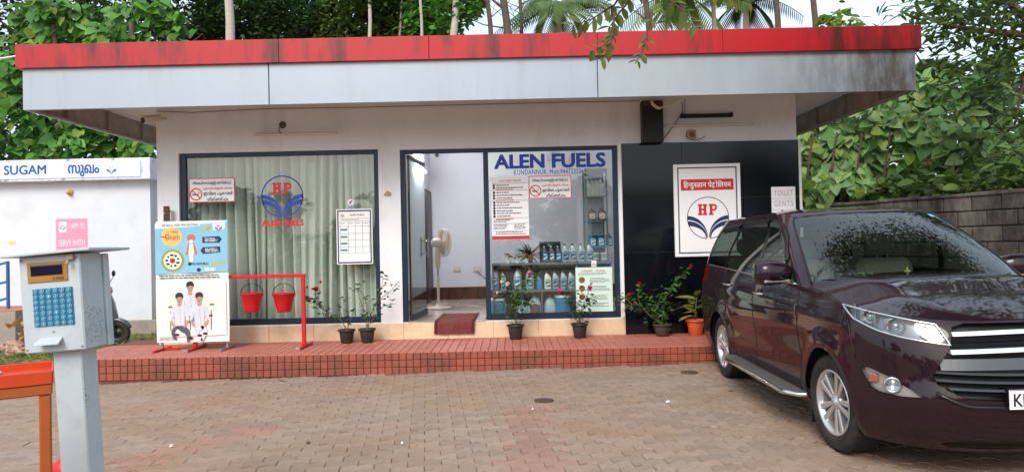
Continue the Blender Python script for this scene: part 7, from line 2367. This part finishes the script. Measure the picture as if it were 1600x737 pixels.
# ------------------------------------------------------------------ retaining wall of blocks on the right
M_blk = mat("weathered_block", C(118, 111, 104), .95, var=.35, scale=14, island=.22, bump=.9, bscale=50, dirt=C(36, 31, 28), dirt_amt=.95, dscale=1.8, stretch=(1, 1, .4), dlo=.36, dhi=.62)
M_mort = mat("dark_mortar", C(78, 72, 66), .95, var=.2, scale=12)
WA, WB = Vector((9.4, 6.6, 0)), Vector((4.6, 17.4, 0))
wz = 2.16
dirv = (WB - WA); WL = dirv.length; dirv /= WL
wang = math.atan2(dirv.y, dirv.x)
rw = thing("retaining_wall", "dark weathered concrete block retaining wall behind the car", "wall", (WA.x, WA.y, -.1), (0, 0, wang))
t = MB(); t.box(0, WL, -.21, -.02, 0, wz + .05, 0); t.build("mortar_core", M_mort, rw, local=True)
BH, BL = .245, .46
blkm = tile_me("block", BL - .014, .05, BH - .016, M_blk, .012)
t_ = MB(); 
nrow = int((wz + .05) / BH)
for r in range(nrow):
    k = 0; x = (BL / 2 if r % 2 else 0)
    while x + BL < WL:
        o = link("block", blkm, rw, (x + BL / 2, .0 + random.uniform(-.006, .006), .02 + r * BH + BH / 2), (random.gauss(0, .012), random.gauss(0, .008), random.gauss(0, .01)))
        x += BL
t = MB()
for i in range(14): t.box(i * WL / 14 + .003, (i + 1) * WL / 14 - .003, -.22, .045, wz + .052 + random.uniform(-.006, .006), wz + .115 + random.uniform(-.01, .01), 0, .012)
o = t.build("coping", M_blk, rw, local=True); o["kind"] = "stuff"
# wall stands with its blocks towards the forecourt
# earth bank behind
M_earth = mat("red_brown_earth", C(112, 78, 54), .95, var=.3, scale=3, bump=.8, bscale=12, dirt=C(70, 64, 40), dirt_amt=.7, dscale=2)
vs, fs = [], []
nu, nv = 26, 8
nrm = Vector((-dirv.y, dirv.x, 0))
if nrm.x < 0: nrm = -nrm
for j in range(nv + 1):
    for i in range(nu + 1):
        p = WA + dirv * (WL * 1.5 * i / nu - 1.0) + nrm * (.22 + 7.0 * (j / nv) ** 1.3)
        z = 1.15 + 1.9 * (j / nv) ** .7 + .2 * math.sin(i * 1.7 + j) * (j / nv)
        vs.append((p.x, p.y, z))
t = MB(); t.add(vs, [(j * (nu + 1) + i, j * (nu + 1) + i + 1, (j + 1) * (nu + 1) + i + 1, (j + 1) * (nu + 1) + i) for j in range(nv) for i in range(nu)], 0, True)
tag(t.build("bank", M_earth), "bare red brown earth bank rising behind the retaining wall", kind="structure")
# ground rise behind the buildings
vs = []; nu, nv = 40, 10
for j in range(nv + 1):
    for i in range(nu + 1):
        x = -60 + 120 * i / nu; y = 19 + 40 * (j / nv)
        vs.append((x, y, -.6 + 5.0 * (j / nv) ** .7 + .3 * math.sin(i * 1.3 + j * 2)))
t = MB(); t.add(vs, [(j * (nu + 1) + i, j * (nu + 1) + i + 1, (j + 1) * (nu + 1) + i + 1, (j + 1) * (nu + 1) + i) for j in range(nv) for i in range(nu)], 0, True)
tag(t.build("hill", M_earth), "overgrown earth slope rising behind the buildings", kind="structure")

# ------------------------------------------------------------------ vegetation
M_vine = leaf_mat("bright_vine_leaf", C(62, 112, 40), C(108, 158, 70), .35, rough=.38)
M_vine2 = leaf_mat("mid_vine_leaf", C(100, 142, 80), C(160, 186, 124), .35, rough=.42)
M_dk = leaf_mat("deep_green_leaf", C(34, 58, 30), C(62, 88, 44), .3)
M_mid = leaf_mat("olive_green_leaf", C(60, 84, 38), C(98, 122, 58), .35)
M_yel = leaf_mat("yellow_green_leaf", C(110, 140, 50), C(150, 170, 84), .4)
M_bark = mat("grey_bark", C(150, 134, 118), .9, var=.2, scale=5, bump=.6, bscale=40, dirt=C(84, 70, 58), dirt_amt=.6, dscale=3)
M_barkdk = mat("dark_bark", C(92, 74, 64), .9, var=.25, scale=5, bump=.6, bscale=40)
def trunk(o, pts, r0, r1, m, name="trunk", n=10):
    t = MB(); P_ = [Vector(p) for p in pts]; k = len(P_)
    t.tube(P_, [r0 + (r1 - r0) * i / (k - 1) for i in range(k)], n); return t.build(name, m, o)
def wavy(a, b, n, amp):
    a, b = Vector(a), Vector(b)
    return [a.lerp(b, i / n) + Vector((rng.normal(0, amp), rng.normal(0, amp), 0)) * (1 if 0 < i < n else 0) for i in range(n + 1)]
# heart leaved vine mass on the left: curtain-like surface of leaves over two poles
def vine_mass(label, name, xr, zr, yfun, n, size, m, singles, cat, poles, tuft=None, face=(0, -.75, .55), dense=1.0, cutoff=None):
    pts = []
    while len(pts) < n:
        x = rng.uniform(*xr); z = rng.uniform(*zr)
        # billowing lumps
        if cutoff and not cutoff(x, z): continue
        y = yfun(x, z) + .55 * math.sin(x * 2.3 + z * 1.1) * math.cos(z * 1.9 - x * .7) + rng.exponential(.28)
        pts.append((x, y, z))
    o = thing(name, label, cat, ((xr[0] + xr[1]) / 2, yfun((xr[0] + xr[1]) / 2, 1), 0))
    for a, b, r in poles: trunk(o, wavy(a, b, 6, .3 * r), r, r * .6, M_barkdk, "stem")
    pts = np.array(pts); k = n // 14
    leaves_joined("withered_leaves", pts[:k] + np.array([0, -.25, 0]), rng.uniform(size * .4, size * .9, k), M_yel if rng.random() < 2 else M_dry, 'heart', o, droop=.8, spread=.7, face=face)
    foliage(o, np.array(pts), rng.uniform(size * .45, size * 1.2, n), m, 'heart', droop=.7, spread=.5, face=face, singles=singles)
    return o
lx = lambda px, Y: P(px, 200, Y).x
YV = 18.6
vine_mass("dense curtain of bright heart shaped vine leaves behind the toilet block", "climbing_vine", (lx(-60, YV), lx(252, YV)), (1.5, P(100, -30, YV).z),
    lambda x, z: YV + .25 * (z - 3), 2600, .36, M_vine, 300, "vine",
    [((lx(60, YV), YV + .9, 0), (lx(40, YV), YV + 1.2, 8), .12), ((lx(190, YV), YV + .9, 0), (lx(170, YV), YV + 1.2, 8), .12)],
    cutoff=lambda x, z: z < 9.2 - 1.6 * max(0, (x - lx(190, YV)) / 1.2) + .5 * math.sin(x * 3) or rng.random() < .08)
# right bank creeper: broad leaves over the earth bank, down to the wall
YR = 13.0
def right_cut(x, z):
    # thins out towards the bare earth beside the office
    u = (x - P(1250, 200, YR).x) / (P(1440, 200, YR).x - P(1250, 200, YR).x)
    top = P(1300, 190, YR).z + (P(1440, 85, YR).z - P(1300, 190, YR).z) * max(0, min(1, u)) + .25 * math.sin(x * 4)
    low = 2.35 - .45 * u
    return z < top and z > low + .5 * math.sin(x * 5 + 1) * .6
vine_mass("broad leaved creeper covering the earth bank above the retaining wall", "bank_creeper", (P(1250, 200, YR).x, P(1640, 200, YR).x), (2.0, P(1440, 85, YR).z + .3),
    lambda x, z: YR + .9 + .35 * (z - 2) - .25 * (x - 6), 1700, .30, M_vine2, 300, "creeper",
    [((P(q, 300, YR).x, YR + 1.2, 1.6), (P(q + 20, 300, YR).x, YR + 1.0, 3.6), .03) for q in (1290, 1330, 1372, 1420, 1465, 1500, 1540)], face=(-.25, -.65, .6), cutoff=right_cut)
# stalks and dead roots showing on the bare earth
n = 3200
uu = rng.uniform(0, 1, n); dd_ = rng.exponential(.45, n)
pts = np.stack([WA.x + dirv.x * WL * uu + nrm.x * (.28 + dd_), WA.y + dirv.y * WL * uu + nrm.y * (.28 + dd_), rng.uniform(1.7, 2.5, n) + .25 * dd_], 1)
o = leaves_joined("undergrowth", pts, rng.uniform(.12, .3, n), M_mid, 'oval', None, droop=.2, spread=.7)
o["label"] = "thin grassy undergrowth on the earth bank"
# generic tree
def crown_tree(label, x, y, zb, h, cr, n, size, m, bark, name="broad_tree", kind='oval', r0=.16, lean=(0, 0), singles=0, cat="tree", cuts=7, limbs=5, face=None, group=None):
    o = thing(name, label, cat, (x, y, zb), group=group)
    top = Vector((x + lean[0], y + lean[1], zb + h))
    tp = [Vector((x, y, zb)).lerp(top, k / 6) + Vector((rng.normal(0, r0 * .4), rng.normal(0, r0 * .4), 0)) * (k > 0) for k in range(7)]
    trunk(o, tp, r0, r0 * .35, bark)
    for k in range(limbs):
        s = tp[3 + k % 4]; d = Vector((rng.normal(), rng.normal(), .5 + .5 * rng.random())).normalized()
        e = s + Vector((d.x * cr[0], d.y * cr[1], abs(d.z) * cr[2])) * .8
        trunk(o, [s, s.lerp(e, .5) + Vector((0, 0, .1 * cr[2])), e], r0 * .4, r0 * .08, bark, "limb", 7)
    if n:
        pts = blob_points(n, (top.x, top.y, top.z), cr, cuts=cuts)
        foliage(o, pts, rng.uniform(size * .6, size * 1.3, n), m, kind, droop=.6, spread=.6, singles=singles, name="crown", face=face)
    return o
def tx(px, Y): return P(px, 60, Y).x
# dark trees just behind the roof, left of centre
for i, (px, Y, zc_, cr, n, mm, sz, lab) in enumerate((
    (265, 24, 8.4, (3.2, 2.0, 2.6), 5200, M_dk, .26, "dark round tree behind the left end of the roof right of the vine"),
    (395, 26, 9.0, (3.6, 2.0, 2.4), 5200, M_dk, .26, "dark dense tree behind the roof beside the pale palm trunk"),
    (480, 25, 8.9, (3.0, 2.0, 2.0), 4200, M_dk, .24, "deep green tree behind the roof left of the slim white trunk"),
    (590, 23, 8.9, (3.0, 1.5, 2.0), 4200, M_mid, .27, "light green leafy tree behind the middle of the roof"),
    (690, 22.5, 8.3, (1.7, 1.2, 1.6), 2400, M_vine, .28, "bright green climber clad tree just left of the open sky"),
    (80, 27, 9.0, (4.0, 2.0, 3.4), 4200, M_dk, .30, "dark tall tree showing behind the vine curtain at upper left"))):
    crown_tree(lab, tx(px, Y), Y, .5, zc_, cr, int(n * 1.5), sz * .82, mm, M_barkdk, r0=.2)
# understory behind the vine and between the buildings
pts = np.stack([rng.uniform(-24, 3, 5200), rng.uniform(22, 24, 5200), rng.uniform(.5, 5.4, 5200)], 1); pts[:, 2] *= np.where(pts[:, 0] < -8, 1.5, 1.0)
o = leaves_joined("far_thicket", pts, rng.uniform(.25, .5, 5200), M_dk, 'oval', None, spread=.7); o["label"] = "dark thicket filling the slope behind the buildings"
pts = np.stack([rng.uniform(6, 22, 5200), rng.uniform(19, 22, 5200), np.zeros(5200)], 1); pts[:, 2] = rng.uniform(1.5, 5.0 + .12 * (pts[:, 0] - 6), 5200)
o = leaves_joined("far_thicket", pts, rng.uniform(.25, .5, 5200), M_mid, 'oval', None, spread=.7); o["label"] = "green thicket behind the bank at the right"
# slim trunks seen above the roof
def pole_tree(label, pxb, pxt, Y, r, m, name="slim_trunk", group=None, top=-25, branches=0):
    a = P(pxb, 90, Y); b = P(pxt, top, Y); d = (b - a) / max(b.z - a.z, .1)
    base = a - d * a.z; 
    o = thing(name, label, "tree", base, group=group)
    trunk(o, [base, a, a.lerp(b, .5) + Vector((.03, 0, 0)), b, b + d * 2.0], r * 1.15, r * .8, m)
    for k in range(branches):
        s = a.lerp(b, rng.uniform(.3, 1)); e = s + Vector((rng.uniform(-1.6, 1.6), rng.uniform(-.3, .3), rng.uniform(.4, 1.4)))
        trunk(o, [s, s.lerp(e, .5) + Vector((0, 0, -.1)), e], r * .25, r * .05, m, "branch", 5)
        for q in range(3):
            s2 = s.lerp(e, rng.uniform(.3, .9)); e2 = s2 + Vector((rng.uniform(-.6, .6), 0, rng.uniform(.0, .7)))
            trunk(o, [s2, e2], r * .10, r * .03, m, "twig", 4)
    return o
M_palm = mat("pale_palm_bark", C(182, 170, 156), .9, var=.12, scale=3, stretch=(1, 1, 8), bump=.5, bscale=20)
pole_tree("thick pale grey palm trunk standing behind the roof left of the middle", 360, 356, 21, .135, M_palm, "palm_tree")
pole_tree("slim white trunk rising behind the roof among light green leaves", 577, 577, 22, .06, M_palm)
pole_tree("thin pale trunk among leaves left of the leaning one", 660, 655, 22, .05, M_palm)
pole_tree("very thin grey trunk between the white trunk and the pale palm", 622, 628, 22.4, .04, M_bark)
pole_tree("pale leaning trunk at the edge of the open sky", 705, 714, 21.5, .11, M_palm)
pole_tree("thin dark brown trunk leaning left against the open sky", 770, 758, 22, .075, M_barkdk, branches=3)
pole_tree("thicker brown trunk right of the thin dark one against the sky", 797, 783, 22, .12, M_barkdk, branches=4)
pole_tree("bare branched thin tree against the sky", 815, 812, 26, .07, M_barkdk, branches=9, top=-10)
pole_tree("grey brown bare trunk behind the hanging leaves", 1018, 1005, 23, .10, M_barkdk, branches=4)
pole_tree("pale slim trunk right of the drooping palm", 1116, 1113, 24, .08, M_palm)
pole_tree("grey trunk standing alone in the right part of the sky", 1217, 1211, 23, .10, M_barkdk)
pole_tree("grey trunk leaning left beside the small yellow green tree", 1277, 1268, 23, .10, M_barkdk)
# palms with drooping fronds
def palm(label, px, Y, py, n, L, m, trunk_m=None, dead=False):
    c = P(px, py, Y)
    o = thing("palm_tree", label, "palm", (c.x, Y, 0))
    trunk(o, [(c.x + .1, Y, 0), (c.x - .05, Y, c.z * .5), (c.x, Y, c.z)], .16, .11, M_palm)
    for k in range(n):
        a = 2 * math.pi * k / n + rng.uniform(-.2, .2); el = rng.uniform(-.3, .9) if not dead else rng.uniform(-1.2, -.5)
        d = Vector((math.cos(a) * math.cos(el), math.sin(a) * math.cos(el), math.sin(el)))
        spine = [c + d * (L * i / 10) + Vector((0, 0, -L * .55 * (i / 10) ** 2)) for i in range(11)]
        fr = trunk(o, spine, .025, .006, M_yel if not dead else M_dry, "frond", 5)
        pts, rm, sz = [], [], []
        for i in range(1, 11):
            for q in range(3):
                u = min(9.99, i - 1 + q / 3); s = spine[int(u)].lerp(spine[int(u) + 1], u - int(u)); tg = (spine[int(u) + 1] - spine[int(u)]).normalized()
                sd_ = tg.cross(Vector((0, 0, 1))).normalized()
                for sg in (-1, 1):
                    dd = (sd_ * sg + tg * .5 + Vector((0, 0, -.5))).normalized(); up = sd_.cross(tg).normalized(); up = (up - dd * up.dot(dd)).normalized(); xx = dd.cross(up)
                    pts.append(s); rm.append([[xx[r_], dd[r_], up[r_]] for r_ in range(3)]); sz.append(L * .34 * (1 - .6 * abs(u / 10 - .4)))
        leaves_joined("leaflets", np.array(pts) , np.array(sz), m, 'frond', fr, Rm=np.array(rm))
    return o
palm("dark drooping palm crown behind the middle right of the roof", 872, 26, 8, 11, 2.6, M_mid)
palm("pale palm with hanging dry fronds behind the leafy branch", 1066, 24, -8, 12, 2.4, M_yel)
palm("dark palm crown partly behind the far right trunks", 1165, 27, 0, 10, 2.2, M_dk)
crown_tree("small bright yellow green tree against the sky above the right roof end", tx(1306, 22), 22, .5, 7.0, (1.0, .7, 1.3), 420, .34, M_yel, M_bark, r0=.08, cuts=6, name="young_tree")
crown_tree("low bushy green tree right of the roof end behind the bank", tx(1445, 20), 20, 1.0, 4.9, (1.6, 1.0, 1.3), 1500, .26, M_mid, M_barkdk, cuts=6)
# big tree at upper right: long hanging leaves
M_right = leaf_mat("upper_right_leaf", C(58, 84, 44), C(104, 126, 68), .35)
o = crown_tree("large dark tree with long drooping leaves filling the upper right corner", tx(1690, 12), 12.0, 1.5, 4.6, (2.6, 1.3, 2.0), 1500, .26, M_right, M_barkdk, name="large_tree", kind='long', r0=.22, singles=300, cuts=9, limbs=7)
c = P(1560, 20, 11.5)
pts = np.concatenate([np.array(P(px, py, 11.4)) + rng.normal(0, [.38, .4, .28], (k, 3)) for px, py, k in ((1480, 20, 170), (1440, 30, 90), (1500, 60, 130), (1550, 30, 160), (1590, 80, 180), (1560, 120, 120), (1600, 160, 160), (1580, 220, 110), (1600, 260, 120), (1520, 110, 60), (1410, 25, 50))])
leaves_joined("crown", pts, rng.uniform(.14, .30, len(pts)), M_right, 'long', o, droop=.9, spread=.5)
trunk(o, [P(1640, 60, 11.4), P(1560, 50, 11.4), P(1490, 42, 11.4), P(1430, 20, 11.4)], .06, .015, M_barkdk, "limb"); trunk(o, [P(1640, 60, 11.4), P(1600, 120, 11.4), P(1585, 200, 11.4)], .05, .012, M_barkdk, "limb"); trunk(o, [P(1640, 60, 11.4), P(1570, 0, 11.4), P(1520, -30, 11.4)], .08, .03, M_barkdk, "limb")
for px, py in ((1475, 85), (1520, 95), (1395, 15), (1408, 180)):
    pass
# tree behind the camera whose branch hangs into the view
YBch = 6.2
ot = thing("overhanging_tree", "tree beside the car whose leafy branch tips hang into view before the roof", "tree", (8.6, 3.0, gz(8.6)))
M_right = leaf_mat("upper_right_leaf", C(58, 84, 44), C(104, 126, 68), .35)
M_hang = leaf_mat("olive_hanging_leaf", C(70, 92, 36), C(128, 136, 62), .45)  # yellowish green of the hanging sprays themselves
trunk(ot, [(8.6, 3.0, 0), (8.4, 3.2, 2.5), (7.6, 3.8, 4.6), (5.6, 4.8, 5.6), (3.4, 5.6, 5.6), (1.6, YBch, 4.5)], .22, .02, M_barkdk)
def spray(pts_px, n_leaf, sz):
    fine = [P(px, py, YBch + dy) for px, py, dy in pts_px]
    trunk(ot, fine, .012, .003, M_barkdk, "branch", 6)
    pts, rm, s_ = [], [], []
    for i in range(n_leaf):
        k = (i + .5) / n_leaf * (len(fine) - 1); a = fine[int(k)]; b = fine[min(int(k) + 1, len(fine) - 1)]
        p = a.lerp(b, k - int(k)); tg = (b - a).normalized() if (b - a).length > 0 else Vector((0, 0, -1))
        for sg in (-1, 1):
            sd_ = tg.cross(Vector((0, -1, 0))); sd_.normalize()
            dd = (sd_ * sg + tg * .55 + Vector((rng.normal(0, .2), rng.normal(0, .3), -.25 + rng.normal(0, .2)))).normalized()
            up = Vector((rng.normal(0, .4), -.6, .8)); up = (up - dd * up.dot(dd)).normalized(); xx = dd.cross(up)
            pts.append(p); rm.append([[xx[r_], dd[r_], up[r_]] for r_ in range(3)]); s_.append(sz * rng.uniform(.75, 1.2))
    leaves_single(np.array(pts), np.array(s_), M_hang, 'oval', ot, Rm=np.array(rm))
spray([(985, -30, 0), (960, 8, 0), (925, 30, 0), (892, 42, 0)], 10, .115); spray([(1010, -30, .1), (968, 20, .1), (950, 46, .1)], 8, .115)
spray([(1000, -40, 0), (1040, -5, 0), (1070, 20, 0), (1085, 46, 0)], 10, .12); spray([(1060, -40, .2), (1055, 0, .2), (1040, 40, .2)], 8, .115)
spray([(1090, -30, 0), (1130, -6, 0), (1172, 4, 0)], 8, .115)
spray([(960, 20, 0), (958, 50, 0), (945, 72, 0), (920, 82, 0)], 6, .09); spray([(958, 50, 0), (950, 80, 0), (938, 95, 0)], 5, .085); spray([(1020, 20, 0), (1010, 55, 0), (1012, 66, 0)], 3, .085); spray([(1010, 60, 0), (1002, 85, 0), (992, 100, 0)], 3, .09)
# its crown arches over the car, above the picture; windscreen and bonnet mirror it
n = 26000
pts = np.concatenate([np.array(c_) + rng.normal(0, s_, (int(n * w_), 3)) for c_, s_, w_ in (((5.6, 6.0, 7.0), (.8, 1.0, .35), .26), ((3.4, 7.2, 7.4), (.9, .7, .3), .07), ((6.8, 5.4, 6.8), (.9, 1.1, .4), .25), ((5.4, 7.6, 7.8), (1.1, .8, .4), .16), ((7.6, 7.6, 7.2), (1.1, 1.2, .5), .2), ((4.2, 4.2, 7.0), (.7, .6, .3), .06))])
WPT = np.array([3.3, 5.4, 1.3]); pts = WPT + (pts - WPT) * .52
leaves_joined("crown", pts, rng.uniform(.05, .095, len(pts)), M_mid, 'oval', ot)
for e in ((4.6, 6.2, 6.9), (3.0, 7.2, 7.3), (5.2, 8.6, 7.7), (7.4, 7.4, 7.0), (4.2, 3.9, 6.8)):
    e = tuple(WPT + (np.array(e) - WPT) * .52)
    trunk(ot, [(8.4, 3.2, 2.6), ((8.4 + e[0]) / 2, (3.2 + e[1]) / 2, 4.2), e], .1, .02, M_barkdk, "limb", 7)
# tree row and a pale house across the road behind the camera: what the panes and paint mirror
for i, (x, y, h, cr) in enumerate(((-22, -40, 5, (5, 3, 3)), (-9, -44, 6, (5, 3, 3)), (6, -42, 5, (5, 3, 3)), (20, -40, 6, (6, 3, 4)), (30, -12, 5, (4, 4, 3)), (-30, -10, 5, (4, 4, 3)))):
    crown_tree(("wide roadside tree behind the viewer at far left", "tall roadside tree behind the viewer left of centre", "roadside tree straight behind the viewer", "largest roadside tree behind the viewer at right", "roadside tree to the right beside the viewer", "roadside tree to the left beside the viewer")[i], x, y, -.2, h, cr, 1500, .7, M_dk, M_barkdk, r0=.3)

n = 2600  # unseen hedge added to darken the reflections in granite and panes
pts = np.stack([rng.uniform(-45, 45, n), rng.uniform(-27, -24, n), rng.uniform(.2, 5.2, n)], 1); pts[:, 2] *= .75 + .25 * np.sin(pts[:, 0] * .6)
o = leaves_joined("reflection_hedge", pts, rng.uniform(.7, 1.3, n), M_dk, 'clump', None, spread=.7); o["label"] = "tall dark hedge added unseen behind the viewer to darken reflections"
hs = thing("roadside_house", "white two storey house across the road behind the viewer", "house", (9, -20.5, -.1))
t = MB(); t.box(4, 14, -23, -20.5, -.1, 4.2); t.build("wall", M_wall, hs)
t = MB(); t.box(3.6, 14.4, -23.2, -20.0, 4.201, 4.5, 0, .02); t.build("roof", M_conc, hs)
for xx in (5.2, 7.6, 10, 12.4):
    t = MB(); t.box(xx - .6, xx + .6, -20.499, -20.46, 1.4, 3.0, 0, .01); t.build("window", M_black, hs)
# ------------------------------------------------------------------ litter on the pavers
M_fallen = leaf_mat("fallen_leaf", C(150, 104, 56), C(190, 150, 90), .1)
rr = random.Random(11)
spots = [(1043, 632), (1050, 690), (320, 650)]
for k, (px, py, kind, lab) in enumerate(((1085, 567, 'oval', "curled yellow dead leaf at the foot of the step near the car"), (858, 566, 'long', "long pale dead leaf at the foot of the step right of centre"), (585, 575, 'long', "thin orange dead leaf at the foot of the step below the bucket stand"), (1240, 622, 'oval', "large yellow dead leaf under the running board"), (1012, 562, 'oval', "small brown dead leaf by the step below the red shrub"), (905, 566, 'oval', "pale dead leaf by the step below the pink rose"), (445, 592, 'oval', "little brown dead leaf by the step below the banner"), (1146, 616, 'oval', "tan dead leaf on the pavers beside the rear wheel"), (480, 690, 'long', "slim dry leaf on the pavers in the lower left foreground"))):
    d = 1.5
    c = P(px, py, 5); k_ = (1.5 - gz(0)) / max(.01, 1.5 - c.z); Y = 5 * k_
    c = P(px, py, Y); 
    o = link("dead_leaf", leaf_mesh(kind, M_fallen), None, (c.x, c.y, gz(c.x) + .012), (rr.uniform(-.3, .3), rr.uniform(-.3, .3), rr.uniform(0, 6)), (.12, .12, .12))
    tag(o, lab, "dead leaf", "dead leaves on the pavers")
for px, py, sz, lab in ((1043, 632, .018, "scrap of white paper on the pavers left of the car"), (267, 692, .011, "small white scrap on the pavers right of the kiosk post"), (628, 692, .008, "tiny white scrap on the pavers in the foreground"), (832, 641, .008, "tiny white fleck on the pavers beside the round iron cover")):
    c = P(px, py, 5); k_ = (1.5 - gz(0)) / max(.01, 1.5 - c.z); Y = 5 * k_; c = P(px, py, Y)
    t = MB(); M = Matrix.Translation((c.x, Y, gz(c.x) + .008)); t.add([M @ Vector(v) for v in ((-sz, -sz, 0), (sz * 1.2, -sz * .8, .006), (sz, sz, .012), (-sz * .7, sz * 1.1, .004), (.1 * sz, 0, .02))], [(0, 1, 4), (1, 2, 4), (2, 3, 4), (3, 0, 4)])
    tag(t.build("paper_scrap", M_signwhite), lab, "paper scrap", "white scraps on the pavers")
M_cover = mat("rusty_iron_cover", C(82, 58, 46), .8, var=.2, scale=20)
for px, py, lab in ((850, 626, "small dark round iron cover in the pavers near the middle"), (1077, 585, "small dark round iron cover in the pavers close to the rear wheel")):
    c = P(px, py, 5); k_ = (1.5 - gz(0)) / max(.01, 1.5 - c.z); Y = 5 * k_; c = P(px, py, Y)
    o = thing("iron_cover", lab, "cover", (c.x, Y, gz(c.x)), group="round iron covers in the pavers")
    t = MB(); t.lathe([(.095, 0), (.095, .008), (.085, .010), (0, .010)], 24, c=(c.x, Y, gz(c.x))); t.build("lid", M_cover, o)
    t = MB(); t.lathe([(.03, .0101), (.028, .016), (0, .016)], 12, c=(c.x, Y, gz(c.x))); t.build("knob", M_cover, o)

for o in list(scene.objects):
    nm = o.name.split(".")[0]
    if nm.endswith("_print") or nm.endswith("_lettering") or nm.startswith("printed_"): o["kind"] = "stuff"
